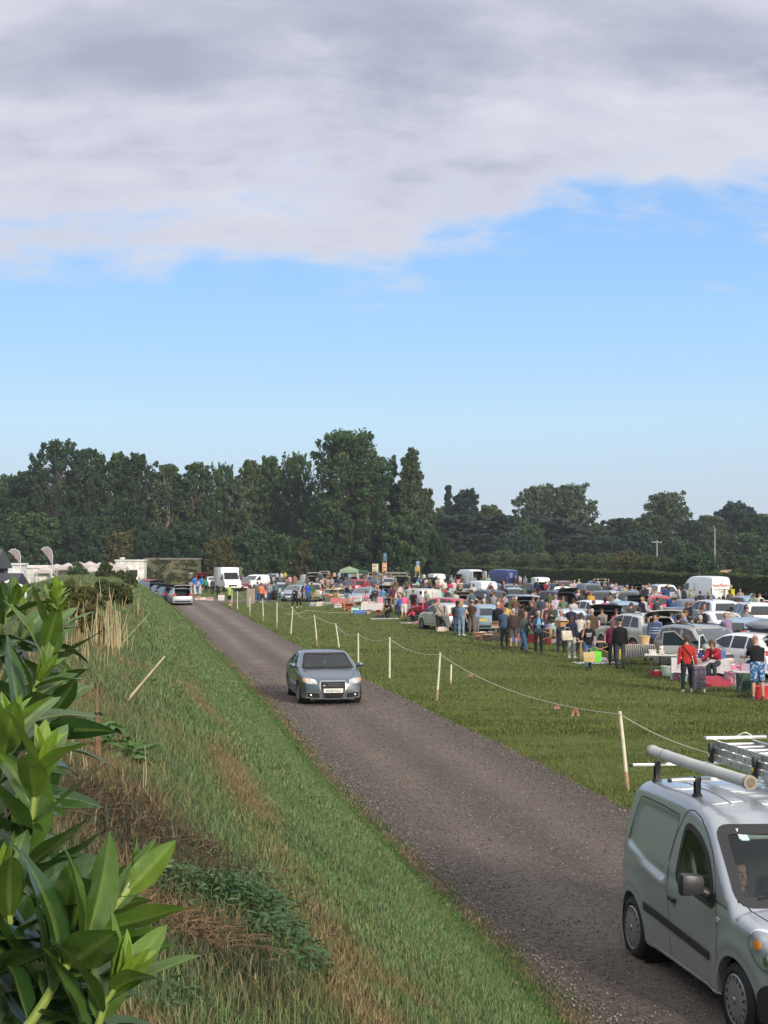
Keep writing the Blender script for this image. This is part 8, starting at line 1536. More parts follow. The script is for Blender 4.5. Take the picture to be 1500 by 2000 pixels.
gp(752,1209,'blanket',(.58,.57,.54),'pale ground sheet in front of the kneeling person');gp(744,1206,'clothes',(.03,.03,.035),'black heap on the pale ground sheet',1.5);gp(812,1217,'blanket',(.55,.52,.58),'white sheet of toys beside the pink child');gp(824,1215,'clothes',(.60,.34,.26),'peach heap on the white sheet of toys',1.2);gp(831,1213,'toy',(.62,.50,.34),'large pale teddy on the white sheet',1.6);gp(816,1217,'clothes',(.45,.10,.12),'red heap on the white sheet of toys')
gp(864,1233,'crate',(.62,.52,.42),'peach crate under the pale table edge',1.1);gp(873,1232,'crate',(.62,.55,.05),'yellow crate beside the peach one',1.1);gp(940,1248,'box',(.40,.22,.12),'biggest brown box before the grey coated browser',1.5);gp(951,1250,'box',(.42,.25,.13),'long brown box right of the biggest one',1.2);gp(965,1252,'clothes',(.02,.025,.03),'black holdall on the grass by the navy man',1.2)
gp(960,1244,'tub',(.55,.50,.42),'wicker coloured basket on the grass',1.0);gp(1165,1295,'blanket',(.58,.56,.58),'white sheet with clothes under the bare wood table',.9);gp(1172,1293,'clothes',(.62,.45,.52),'pink and white clothes on the white sheet',1.3);gp(1156,1292,'clothes',(.03,.05,.05),'dark heap on the white sheet',1.0)
gp(1287,1320,'crate',(.45,.02,.03),'red crate on the grass left of the green basin',1.0);gp(1303,1321,'tub',(.50,.62,.52),'pale green basin lying on the grass',1.2);gp(1325,1328,'bag',(.58,.52,.50),'white and red bag behind the red jumper',1.2);gp(1322,1330,'toy',(.60,.10,.20),'bright pink toy at the foot of the white bag',.8);gp(1378,1330,'toy',(.62,.30,.42),'pink unicorn toy behind the trolley',1.7);gp(1369,1333,'clothes',(.50,.48,.52),'heap of white net by the trolley',1.2)
gp(1392,1339,'clothes',(.28,.02,.04),'dark red folded buggy lying on the grass',2.2);gp(1408,1338,'clothes',(.62,.42,.05),'yellow strap heap on the red buggy',.9);gp(1432,1338,'tub',(.62,.34,.44),'tall pink tub behind the buggy',1.5);gp(1431,1332,'bag',(.62,.22,.36),'pink gift bag behind the tall pink tub',1.5);gp(1427,1337,'tub',(.60,.30,.40),'second pink tub beside the tall one',1.2);gp(1448,1340,'bike',(.10,.10,.12),'small dark bicycle lying by the white car wheel',1.1)
gp(1462,1352,'bag',(.03,.07,.05),'dark green bin bag by the patterned shorts',1.6);gp(1486,1366,'tub',(.55,.04,.05),'red tub behind the bald man legs',1.3);gp(1496,1364,'box',(.45,.22,.12),'orange brown box at the right edge',1.2)
gp(372,1170,'box',(.60,.10,.22),'hot pink box by the silver open boot',1.1);gp(387,1172,'box',(.62,.42,.46),'pale pink box second in the pink row',1.3);gp(397,1172,'crate',(.60,.52,.44),'cream crate third in the pink row',1.2);gp(410,1173,'box',(.58,.40,.40),'patterned pink box fourth in the pink row',1.3);gp(432,1173,'bag',(.62,.56,.58),'white bag right of the seated bald man',1.4);gp(386,1160,'picture',(.62,.42,.50),'tall pink picture standing by the mauve hoodie',1.8)
gp(613,1184,'crate',(.25,.27,.38),'blue grey crate behind the beige people carrier',1.4);gp(627,1184,'crate',(.50,.48,.40),'long pale crate right of the blue grey one',1.7);gp(659,1187,'box',(.55,.54,.55),'white box under the clothes tables',1.2);gp(701,1199,'crate',(.03,.12,.42),'bright blue crate under the wooden table',1.5);gp(693,1199,'bag',(.35,.62,.55),'mint green bag by the wooden table leg',1.2)
# ---- stalls laid out behind every other open boot, with their sellers
CN=dict(black=(.02,.02,.024),charcoal=(.06,.065,.07),navy=(.025,.035,.09),denim=(.08,.14,.26),grey=(.26,.27,.29),white=(.58,.57,.55),brown=(.14,.09,.06),olive=(.10,.11,.06),maroon=(.16,.03,.05),sky=(.25,.40,.52),pink=(.60,.30,.36),red=(.42,.05,.05));ANN=['black','black','charcoal','charcoal','navy','navy','denim','denim','grey','grey','grey','white','white','brown','brown','olive','maroon','sky','red'];rz_=random.Random(77);_used=[(o_.location.x,o_.location.y)for o_ in C.objects if o_.get('category')=='table'];_seen=set()
def short(lb):return ' '.join(lb.replace(',','').split()[:8])
def free(x,y,r):return all(math.hypot(x-a,y-b)>r for a,b in PEOPLE)and all(math.hypot(x-c_[0],y-c_[1])>1.9 for c_ in CARS)
def extra_person(x,y,face,ref,poses=('stand','browse','browse','hold','stand')):
 for _ in range(20):
  a,b=rz_.choice(ANN),rz_.choice(['black','navy','grey','tan']);lb='%s topped person in %s trousers by the %s'%(a,b,short(ref))
  if lb not in _seen:break
 _seen.add(lb);c_=CN[a];k_=rz_.randrange(3);hr=rz_.choice(['short','short','bob','cap'])
 person(x,y,face,rz_.choice(poses),tuple(v*rz_.uniform(.6,1)for v in c_),dict(black=BK,navy=NV,grey=GY,tan=TN)[b],' '.join(lb.split()[:16]),hair=hr,hairc=rz_.choice([BR,DB,GH,BLO]),seed=k_,voxel=.03,h=1.70,jacket=k_==1)
for(cx_,cy_,lb_,yaw_,kd_,op_)in list(CARS):
 px_=CX+F_PX*cx_/cy_
 if not(500<px_<1520 and cy_>56 and abs((yaw_+180)%360-180)<60):continue
 hx,hy=math.sin(R(yaw_)),math.cos(R(yaw_));L_=KINDS[kd_]['prof'][-3][0]
 if op_:
  tx,ty=cx_-hx*(L_+1.25),cy_-hy*(L_+1.25)
  if all(math.hypot(tx-a,ty-b)>1.6 for a,b in _used)and all(math.hypot(tx-c_[0],ty-c_[1])>2.4 for c_ in CARS):
   _used.append((tx,ty));w_='stall table behind the '+short(lb_);table(tx,ty,R(-yaw_),w_,L=2.1,cloth_col=rz_.choice([None,None,(.55,.54,.52),(.05,.08,.2),(.4,.1,.12)]),wood=rz_.random()<.3)
   stock(tx,ty,R(-yaw_),5,'table by the '+short(lb_),L=2.1,seed=int(px_),under=2)
   for s_ in(-.7,.5):
    qx,qy=tx+hy*s_+hx*.65,ty-hx*s_+hy*.65
    if free(qx,qy,.5)or(s_<0 and all(math.hypot(qx-a,qy-b)>.5 for a,b in PEOPLE)):extra_person(qx,qy,yaw_+180,lb_)
   for s_ in(-.5,.6):
    qx,qy=tx+hy*s_-hx*.7,ty-hx*s_-hy*.7
    if free(qx,qy,.45)and rz_.random()<.75:extra_person(qx,qy,yaw_+rz_.uniform(-25,25),lb_)
 else:
  qx,qy=cx_-hx*(L_+.6)+rz_.uniform(-.9,.9),cy_-hy*(L_+.6)
  if free(qx,qy,.6):extra_person(qx,qy,rz_.uniform(-60,60),lb_,('stand','walk','browse'))
_x,_y=G(1430,1212);bm=bmesh.new();box(bm,-.42,.42,-.12,.12,.53,1.17,.05);o=link('pale_panel',bm_mesh(bm,simple('cream_foam',(.58,.52,.34),.8,var=.06)));o.location=(_x+.3,_y,0);bm=bmesh.new();
for s in(-.3,.3):box(bm,s-.04,s+.04,-.05,.05,0,.56)
l_=link('leg_frame',bm_mesh(bm,TRIM),o);tag(o,'large cream upright board between two white cars','board')
# ---------------------------------------------------------------- signs, gazebo, boards
def board(px,ty,by,d,w,col,label,text=None,tcol=None,name='sign',posts=True,cat='sign',tsz=None,lines=None):
 x=XD(px,d);z1=ZD(ty,d);z0=ZD(by,d);W_=w/F_PX*d;root=empty(name,(x,d,0),-math.atan2(x,d),label,cat)
 bm=bmesh.new();box(bm,-W_/2,W_/2,-.02,.02,z0,z1,.006);p=link('panel',bm_mesh(bm,simple('sign_%d_%d_%d'%tuple(int(c*255)for c in col),col,.6,var=.06)),root)
 if posts:
  for s in(-1,1):bm=bmesh.new();box(bm,s*W_*.42-.03,s*W_*.42+.03,.021,.08,0,z1-.02);link('post',bm_mesh(bm,WOODP),root)
 for t,sz,zf,c in(lines or[]):
  o=link('lettering',text_mesh(t,sz,c,.004),p);o.matrix_local=Matrix.Translation((0,-.0255,z0+(z1-z0)*zf))@Matrix.Rotation(R(90),4,'X')
 return root,W_,z0,z1
INKB=simple('black_lettering',(.012,.012,.012),.5)
sx,W_,z0,z1=board(1427,1151,1169,112,13.5,(.74,.66,.03),'yellow exit sign with a black arrow pointing right',lines=[('EXIT',.24,.76,INKB),('ONE WAY',.085,.50,INKB)],name='exit_sign')
bm=bmesh.new();M_=Matrix.Translation((0,-.024,z0+(z1-z0)*.2))@Matrix.Rotation(R(90),4,'X');prism(bm,[(-.15,-.02),(.06,-.02),(.06,-.06),(.16,0),(.06,.06),(.06,.02),(-.15,.02)],.004,M_);link('arrow',bm_mesh(bm,INKB),sx)
def poster(px,ty,by,d,w,cols,label):
 root,W_,z0,z1=board(px,ty,by,d,w,cols[0],label,name='advertising_board',cat='board');rr=random.Random(px);n=5
 for k in range(n):bm=bmesh.new();a=z0+(z1-z0)*(k+.12)/n;box(bm,-W_*.42+rr.random()*.2,W_*.42-rr.random()*.3,-.028,-.0215,a,a+(z1-z0)/n*.62);link('printed_band',bm_mesh(bm,cloth(cols[1+k%(len(cols)-1)])),root)
poster(733,1101,1117,214,12,[(.55,.52,.40),(.30,.12,.08),(.40,.36,.10),(.60,.58,.55)],'cream and brown food poster board at the back');poster(751,1099,1117,214,9,[(.55,.30,.18),(.45,.05,.04),(.60,.56,.52)],'orange and red poster board right of the cream one');poster(752,1080,1096,216,7,[(.05,.12,.16),(.10,.25,.32),(.12,.30,.38)],'dark teal banner high above the red poster');poster(816,1096,1107,210,8,[(.08,.12,.18),(.40,.50,.60)],'blue striped board on top of the yellow one');poster(815,1107,1116,210,9,[(.50,.33,.08),(.40,.22,.06)],'yellow ochre board at the back of the field')
bm=bmesh.new();x0_,x1_=XD(700,215),XD(795,215);box(bm,x0_,x1_,214.6,215.4,1.5,1.75);
for k in range(7):xx=x0_+(x1_-x0_)*k/6;box(bm,xx-.12,xx+.12,214.8,215.2,0,1.5)
box(bm,x0_,x1_,215.05,215.15,.5,1.3);o=link('stall_shelter',bm_mesh(bm,simple('shelter_grey',(.20,.20,.18),.8,var=.3)));tag(o,'long low grey shelter with posts behind the far rows','shelter')
def gazebo(px,ty,d,w,col,label,hh=1.0):
 x=XD(px,d);zt=ZD(ty,d);W_=w/F_PX*d/2;root=empty('gazebo',(x,d,0),0,label,'gazebo');bm=bmesh.new();e=zt-hh*.62
 a=bm.verts.new((0,0,zt));ring=[bm.verts.new((W_*u,W_*v,e+(.18 if abs(u)+abs(v)==1 else 0)))for u,v in((-1,-1),(0,-1),(1,-1),(1,0),(1,1),(0,1),(-1,1),(-1,0))];low=[bm.verts.new((v.co.x,v.co.y,e-.22))for v in ring]
 for i in range(8):bm.faces.new((a,ring[i],ring[(i+1)%8]));bm.faces.new((ring[i],low[i],low[(i+1)%8],ring[(i+1)%8]))
 link('canopy',bm_mesh(bm,cloth(col),False),root)
 for u in(-1,1):
  for v in(-1,1):bm=bmesh.new();tube(bm,[(u*W_*.97,v*W_*.97,0),(u*W_*.97,v*W_*.97,e)],.03,6);link('leg',bm_mesh(bm,WHITE),root)
 return root
gazebo(682,1106,196,36,(.24,.32,.20),'pale green gazebo at the back beside the boards');gazebo(700,1112,200,40,(.03,.08,.05),'dark green gazebo right behind the pale green one',.6)
UM=(.50,.45,.44)
for k,(px,ty,w)in enumerate([(112,1101,40),(134,1099,38),(156,1097,38),(176,1096,36),(196,1098,34),(214,1098,30),(232,1099,34),(180,1106,36),(90,1104,30)]):
 d=168-k*1.5 if k<7 else 150;gazebo(px,ty,d,w,UM,'%s pale pink white stall canopy of the row beyond the bank, from the left'%['second','third','fourth','fifth','sixth','seventh','rightmost','lower front','leftmost'][k],.95)
def hut(px0,px1,ty,by,d,depth,col,label,name,roof=None,cat='building',rh=.25,win=None,ridge=False):
 x0,x1=XD(px0,d),XD(px1,d);z1=ZD(ty,d);root=empty(name,((x0+x1)/2,d,0),0,label,cat);w=(x1-x0)/2;bm=bmesh.new();box(bm,-w,w,0,depth,0,z1-rh,.03);link('walls',bm_mesh(bm,simple('wall_%d_%d_%d'%tuple(int(c*255)for c in col),col,.85,var=.3,nscale=1.3,bump=.2)),root)
 bm=bmesh.new();rm=simple('roof_%d_%d_%d'%tuple(int(c*255)for c in(roof or col)),roof or col,.75,var=.2,nscale=2)
 if ridge:prism(bm,[(-.3,z1-rh),(depth/2,z1),(depth+.3,z1-rh),(depth+.3,z1-rh-.08),(-.3,z1-rh-.08)],2*w+.5,Matrix.Translation((-w-.25,0,0))@Matrix(((0,0,1,0),(1,0,0,0),(0,1,0,0),(0,0,0,1))))
 else:box(bm,-w-.12,w+.12,-.15,depth+.1,z1-rh+.002,z1,.03)
 link('roof',bm_mesh(bm,rm),root)
 for(a,b,c,e,m)in(win or[]):bm=bmesh.new();box(bm,a,b,-.04,.02,c,e,.01);link('window',bm_mesh(bm,m),root)
 return root
hut(284,386,1090,1128,205,4,(.115,.110,.060),'long mossy stone coloured building behind the dark cars','mossy_building',(.16,.15,.13),win=[(-1.6,-1.1,.9,1.5,INTER),(1.9,2.9,1.6,1.8,WHITE),(-2.6,-2.3,1.2,1.4,WHITE)])
_b=[o_ for o_ in C.objects if o_.name.startswith('mossy_building')][0];_r=random.Random(4);_cs=[(_r.uniform(-3.6,3.6),-.12,_r.uniform(.2,3.5))for _ in range(70)]
link('moss',leaf_mesh(_cs,[(_r.uniform(.2,.7),.08,_r.uniform(.1,.3))for _ in _cs],22,.12,5,LF['olive']),_b);link('ivy',leaf_mesh(_cs[::2],[(.8,.08,.35)for _ in _cs[::2]],26,.12,6,LF['dark']),_b)
hut(226,281,1093,1125,188,2.4,(.62,.62,.58),'white food trailer with a serving hatch and roof vent','food_trailer',(.55,.60,.58),'trailer',.2,win=[(-.5,1.0,1.35,2.3,INTER)])
_o=[o for o in C.objects if o.name.startswith('food_trailer')][0];bm=bmesh.new();lathe(bm,[(.15,3.55),(.35,3.75),(.35,3.85),(.12,3.88)],'Z',12,Matrix.Translation((-1.1,1,0)));link('roof_vent',bm_mesh(bm,WHITE),_o)
hut(48,92,1104,1128,150,2.3,(.60,.59,.55),'cream caravan beyond the bank with a grey door panel','caravan',(.62,.61,.58),'caravan',.3,win=[(-.5,.4,1.0,1.9,simple('pale_grey',(.42,.43,.42),.6))])
hut(16,42,1100,1122,140,2.3,(.60,.61,.62),'white trailer between the two feather flags','white_trailer',(.62,.62,.62),'trailer',.2)
hut(-90,-20,1072,1118,62,2.5,(.085,.065,.05),'dark timber barn with slate roof cut by the left edge','timber_barn',(.075,.085,.095),rh=.75,win=[(.6,.72,.5,3.0,simple('brown_frame',(.20,.10,.05),.7))],ridge=True)
hut(-60,15,1120,1134,48,2,(.06,.065,.075),'low dark roofed shed in front of the timber barn','low_shed',(.035,.040,.050),rh=.5,ridge=True)
_d=40.;bm=bmesh.new();zt=ZD(1134,_d);zl=ZD(1148,_d);tube(bm,[(XD(-12,_d),_d,zl),(XD(20,_d),_d,zt),(XD(51,_d),_d,zl)],.035,6);tube(bm,[(XD(-12,_d),_d,zl),(XD(51,_d),_d,zl)],.03,6)
for px in(-12,51):tube(bm,[(XD(px,_d),_d,0),(XD(px,_d),_d,zl)],.03,6)
o=link('garden_arbour',bm_mesh(bm,WHITE));tag(o,'white gabled arbour in front of the low dark shed','arbour')
for px,ty,by,d,lean,lb in((33,1072,1104,104,1,'white feather flag nearest the timber barn'),(96,1068,1106,110,1,'taller white feather flag over the stall canopies')):
 x=XD(px,d);zt=ZD(ty,d);zb=ZD(by,d);root=empty('feather_flag',(x,d,0),0,lb,'flag');H=zt-zb;bm=bmesh.new()
 pole_=[Vector((.25,0,0)),Vector((.25,0,zb)),Vector((.28,0,zb+H*.55)),Vector((.18,0,zb+H*.85)),Vector((-.12,0,zt)),Vector((-.42,0,zt-.06)),Vector((-.58,0,zt-.22))];tube(bm,pole_,.02,6);link('pole',bm_mesh(bm,WHITE),root)
 L_=[Vector((.25,0,zb)),Vector((.02,.02,zb+H*.33)),Vector((-.28,.04,zb+H*.62)),Vector((-.52,.02,zb+H*.82)),Vector((-.58,0,zt-.22))];R_=[Vector((.25,0,zb)),Vector((.27,0,zb+H*.35)),Vector((.27,0,zb+H*.62)),Vector((.14,0,zb+H*.88)),Vector((-.12,0,zt))]
 bm=bmesh.new();a=[bm.verts.new(p)for p in L_];b=[bm.verts.new(p+Vector((0,.001,0)))for p in R_]
 for i in range(4):bm.faces.new((a[i],b[i],b[i+1],a[i+1]))
 bm.faces.new((a[4],b[4],bm.verts.new(Vector((-.42,0,zt-.06)))));bmesh.ops.solidify(bm,geom=bm.faces[:],thickness=.01);link('sail',bm_mesh(bm,cloth((.50,.45,.47))),root)
 bm=bmesh.new()
 for k in range(3):ell(bm,(-.18+.05*k,-.015,zt-.32-.16*k),(.06,.006,.07),None,10,6)
 link('flag_logo',bm_mesh(bm,cloth((.38,.26,.28))),root)
for px,ry,kd,rel,col,lb in((80,1117,'hatch',70,(.2,.04,.05),'dark red vehicle low behind the bank left of the canopies'),(112,1119,'estate',80,GRY,'grey vehicle behind the bank under the canopies'),(140,1116,'suv',70,MAR,'maroon vehicle behind the bank under the canopies'),(30,1116,'suv',90,NAV,'navy vehicle behind the low shed')):car(px,ry,kd,rel,col,lb)
# ================================================================== LAUREL IN THE FOREGROUND
def laurel_mat(name,c1,c2,rough=.32,trans=.18):
 m,nt,p=newmat(name);N=nt.nodes;L=nt.links;at=N.new('ShaderNodeAttribute');at.attribute_name='Col';s=N.new('ShaderNodeSeparateColor');L.new(at.outputs['Color'],s.inputs[0])
 c=mixrgb(nt,s.outputs[1],c1,c2)
 vein=mixrgb(nt,s.outputs[0],c,(.30,.40,.10));tc=N.new('ShaderNodeTexCoord');n=N.new('ShaderNodeTexNoise');n.inputs['Scale'].default_value=30;n.inputs['Detail'].default_value=4;L.new(tc.outputs['Object'],n.inputs[0])
 v2=mixrgb(nt,mrange(nt,n.outputs[0],.35,.7,0,.35),vein,(.03,.06,.015));L.new(v2,p.inputs['Base Color']);p.inputs['Roughness'].default_value=rough;p.inputs['Specular IOR Level'].default_value=.45
 b=N.new('ShaderNodeBump');b.inputs['Strength'].default_value=.25;b.inputs['Distance'].default_value=.004;n3=N.new('ShaderNodeTexNoise');n3.inputs['Scale'].default_value=90;L.new(tc.outputs['Object'],n3.inputs[0]);L.new(n3.outputs[0],b.inputs['Height']);L.new(b.outputs[0],p.inputs['Normal'])
 tr=N.new('ShaderNodeBsdfTranslucent');L.new(v2,tr.inputs[0]);mx=N.new('ShaderNodeMixShader');mx.inputs[0].default_value=trans;o=[q for q in N if q.type=='OUTPUT_MATERIAL'][0];L.new(p.outputs[0],mx.inputs[1]);L.new(tr.outputs[0],mx.inputs[2]);L.new(mx.outputs[0],o.inputs[0]);return m
M_LAU=laurel_mat('laurel_leaf',(.022,.064,.016),(.225,.36,.040),.27);M_STEM=simple('green_stem',(.26,.34,.08),.5,var=.15);M_WOODY=simple('woody_stem',(.12,.10,.06),.8,var=.2)
def leaf_geo(L,W,fold,curl,nx=10,ny=8):
 """leaf along +X, up +Z -> verts, faces, vein value"""
 V=[];vein=[]
 for i in range(nx+1):
  t=i/nx;w=W*.5*(math.sin(math.pi*min(1,t**.80*1.0))**.75)*(1 if t<1 else 0);w=max(w,.0008);x=L*t;z0=-curl*L*t*t
  for j in range(-ny//2,ny//2+1):
   q=j/(ny/2);y=w*q;wav=.018*L*math.sin(t*14+(2 if j>0 else 0))*abs(q)**2*.6;z=z0+fold*abs(y)+wav-(.10*W*(abs(q)**2)*.3)
   V.append((x,y,z));vein.append(0.0 if j else.6*(1-t*.6))
 m=ny+1;F=[(i*m+j,i*m+j+1,(i+1)*m+j+1,(i+1)*m+j)for i in range(nx)for j in range(ny)]
 return np.array(V),np.array(F),np.array(vein)
LG=[leaf_geo(1,w,f,c*1.5+.04)for w,f,c in((.32,.5,.12),(.37,.35,.22),(.30,.7,.05),(.38,.25,-.05))]
class Foliage:
 def __init__(s):s.V=[];s.F=[];s.Cc=[];s.n=0
 def leaf(s,base,direc,up,L,age,k=0,dark=1.0):
  V,F,ve=LG[k%4];x=Vector(direc).normalized();z=Vector(up);z=(z-x*z.dot(x));z=z.normalized()if z.length>.05 else x.orthogonal().normalized();y=z.cross(x)
  Mx=np.array([x,y,z]);v=(V*L)@Mx+np.array(base);s.V.append(v);s.F.append(F+s.n);s.n+=len(v);s.Cc.append(np.stack([ve,np.full(len(v),age),np.zeros(len(v))],1))
 def build(s,name,mat):return np_mesh(name,np.concatenate(s.V),np.concatenate(s.F),mat,np.concatenate(s.Cc),smooth=True)
lau=empty('laurel_bush',(-.9,2.2,bank_at(-.9,2.2)),0,'large glossy cherry laurel bush with pale new shoots in the near left corner','bush');LO=lau.location
def PT(px,py,d):
 dx=(px-CX)/F_PX;q=-(py-CY)/F_PX;v=Vector((dx,math.cos(PITCH)-q*math.sin(PITCH),math.sin(PITCH)+q*math.cos(PITCH)));return Vector((0,0,HC))+v*(d/v.y)
rl=random.Random(12);young=Foliage();old=Foliage();stems=bmesh.new();woody=bmesh.new()
def shoot(pts,n,L0,age,spread=48,tip=True,thick=.0048,top_small=.5):
 """stem through picture points [(px,py,d)...] from base to tip with leaves spiralling up"""
 P=[PT(*p)for p in pts];loc=[p-LO for p in P];tube(stems,loc,[thick*(1-.45*i/(len(P)-1))for i in range(len(P))],7)
 for k in range(n):
  t=(k+.6)/n;f=t*(len(P)-1);i=min(int(f),len(P)-2);b=loc[i].lerp(loc[i+1],f-i);ax=(loc[i+1]-loc[i]).normalized()
  a=k*2.4+rl.uniform(-.3,.3);o1=ax.orthogonal().normalized();o2=ax.cross(o1);out=o1*math.cos(a)+o2*math.sin(a);sp_=R(spread*(1.25-.75*t)+rl.uniform(-8,8));d=ax*math.cos(sp_)+out*math.sin(sp_)
  L=L0*(1.05-(1-top_small)*t**2.5)*rl.uniform(.85,1.12);ag=min(1,max(0,age*(.0+1.0*t**1.3)+rl.uniform(-.12,.12)));young.leaf(b,d,ax-out*.3,L,ag,rl.randrange(4))
 if tip:
  for k in range(4):a=k*1.6;o1=ax.orthogonal().normalized();o2=ax.cross(o1);young.leaf(loc[-1],ax+(o1*math.cos(a)+o2*math.sin(a))*.28,(o1*math.cos(a)+o2*math.sin(a))*-1,L0*.42,min(1,age+.25),k)
shoot([(50,1440,2.35),(72,1340,2.4),(90,1260,2.4),(100,1195,2.4)],12,.115,.55,44)
shoot([(0,1340,2.6),(30,1280,2.6),(50,1230,2.6),(45,1205,2.6)],7,.10,.4,46)
shoot([(70,1400,2.5),(92,1300,2.5),(108,1240,2.5),(110,1205,2.5)],9,.085,.75,36,top_small=.35)
shoot([(30,1800,1.75),(42,1690,1.75),(62,1600,1.75),(70,1530,1.75),(78,1500,1.75)],12,.125,.7,52)
shoot([(-40,1700,1.8),(-20,1600,1.8),(5,1480,1.8),(15,1430,1.8)],11,.12,.6,50)
shoot([(30,2040,1.55),(85,1960,1.55),(120,1900,1.55),(160,1850,1.55),(215,1780,1.6),(262,1725,1.62)],17,.125,.5,46,thick=.0055)
shoot([(60,2060,1.6),(85,1975,1.6),(100,1900,1.6),(120,1830,1.62),(175,1760,1.65)],13,.135,.45,50)
shoot([(150,2080,1.5),(190,2010,1.5),(205,1960,1.5),(230,1920,1.5)],9,.12,.6,48)
shoot([(-30,1960,1.6),(0,1880,1.6),(20,1800,1.6),(10,1740,1.6)],11,.13,.35,52)
shoot([(-20,1540,2.1),(20,1450,2.1),(50,1380,2.1),(75,1330,2.1)],12,.12,.3,54)
shoot([(40,1500,2.2),(75,1440,2.2),(100,1400,2.25),(112,1375,2.25)],10,.11,.25,54)
shoot([(-30,1300,2.5),(0,1230,2.5),(25,1180,2.5)],8,.11,.4,50)
def region(n,fn,L0,dd):
 for k in range(n):
  px,py=fn();d=rl.uniform(*dd);b=PT(px,py,d)-LO;dr=Vector((rl.uniform(-.4,1),rl.uniform(-1,.4),rl.uniform(-.45,.65)));old.leaf(b,dr,Vector((rl.uniform(-.5,.5),rl.uniform(-.8,0),1)),L0*rl.uniform(.8,1.15),max(0,rl.gauss(.06,.07)),rl.randrange(4))
def right_edge(py):return float(np.interp(py,[1130,1200,1300,1400,1480,1560,1640,1720,1800,1900,2000,2100],[25,70,105,125,120,80,60,110,150,175,175,175]))
def rf(lo,hi):
 def f():
  py=rl.uniform(lo,hi);return rl.uniform(-110,right_edge(py)-35),py
 return f
region(60,lambda:(rl.uniform(-60,110),rl.uniform(1780,2080)),.12,(1.62,2.0));region(80,rf(1180,1500),.115,(2.5,3.1));region(90,rf(1450,1750),.12,(2.0,2.7));region(120,rf(1700,2080),.125,(1.75,2.4))
for k in range(26):
 py=rl.uniform(1350,2080);px=rl.uniform(-60,right_edge(py)*.7);d=rl.uniform(1.9,2.7);a=PT(px,py,d)-LO;tube(woody,[Vector((rl.uniform(-.5,.2),rl.uniform(-.3,.3),0)),a*.5+Vector((-.1,.1,0)),a],[.016,.011,.005],6)
link('young_leaves',young.build('young_leaves',M_LAU),lau);link('older_leaves',old.build('older_leaves',M_LAU),lau);link('green_stems',bm_mesh(stems,M_STEM),lau)['kind']='stuff';link('woody_stems',bm_mesh(woody,M_WOODY),lau)
bm=bmesh.new();c=PT(112,1192,2.35)-LO;young2=Foliage()
for k in range(16):a=k*2.4;young2.leaf(c+Vector((0,0,.002*k)),Vector((math.cos(a)*.8,math.sin(a)*.8,.5+k*.06)),(0,0,1),.03,1.0,k)
link('new_shoot',young2.build('new_shoot',M_LAU),lau);bm.free()
# ================================================================== WEEDS ON THE BANK
STRAW=simple('straw',(.36,.27,.14),.85,var=.3,nscale=6);STRAWP=simple('pale_straw',(.46,.38,.22),.85,var=.2)
def stalks(name,px,py,n,h,spread,label,mat=STRAW,r=.0035,lean=.16,cat='dry stalks'):
 p=GB(px,py);root_z=bank_at(p.x,p.y);bm=bmesh.new();rr=random.Random(px)
 for k in range(n):
  x,y=rr.gauss(0,spread),rr.gauss(0,spread*1.4);hh=h*rr.uniform(.45,1.05);l=Vector((rr.gauss(0,lean),rr.gauss(0,lean),1))*hh;b=Vector((x,y,-.03+bank_at(p.x+x,p.y+y)-root_z));w=r*p.y/8*.7+.001
  tube(bm,[b,b+l*.5+Vector((rr.gauss(0,.01),0,0)),b+l],[w,w*.8,w*.5],4)
 o=link(name,bm_mesh(bm,mat));o.location=(p.x,p.y,root_z);tag(o,label,cat,kind='stuff');return o
stalks('dry_stalks',218,1268,26,.95,.16,'tallest bunch of pale dry stalks on the crest of the bank',STRAWP,.0035,.05);stalks('dry_stalks',178,1275,18,.75,.22,'thinner dry stalks left of the tallest bunch',STRAW,.003,.10);stalks('dry_stalks',158,1300,22,.55,.25,'browner dry stalks by the laurel edge',STRAW,.003,.12)
stalks('dry_stalks',232,1262,7,.7,.10,'few leaning straws right of the tallest bunch',STRAWP,.003,.3);stalks('dry_stalks',150,1225,14,.6,.5,'scattered dry stalks before the brown scrub',STRAW,.004,.12);stalks('dry_stalks',245,1200,10,.6,.5,'thin dry stalks among the far crest bushes',STRAW,.004,.15);stalks('dry_stalks',190,1180,10,.7,.7,'thin dry stalks rising over the far scrub',STRAW,.004,.15)
stalks('dry_stalks',283,1560,2,.52,.02,'pair of upright straws below the dock plant',STRAWP,.0035,.03);stalks('dry_stalks',158,1520,4,.30,.04,'short cut straws near the laurel leaves',STRAWP,.004,.10)
a=GB(245,1372);b=a+Vector(((315-245)/F_PX*a.y,.25,(1372-1285)/F_PX*a.y));bm=bmesh.new();tube(bm,[a,a.lerp(b,.35),b],[.020,.013,.009],6);o=link('leaning_cane',bm_mesh(bm,STRAWP));tag(o,'pale cane leaning to the right out of the bank','cane')
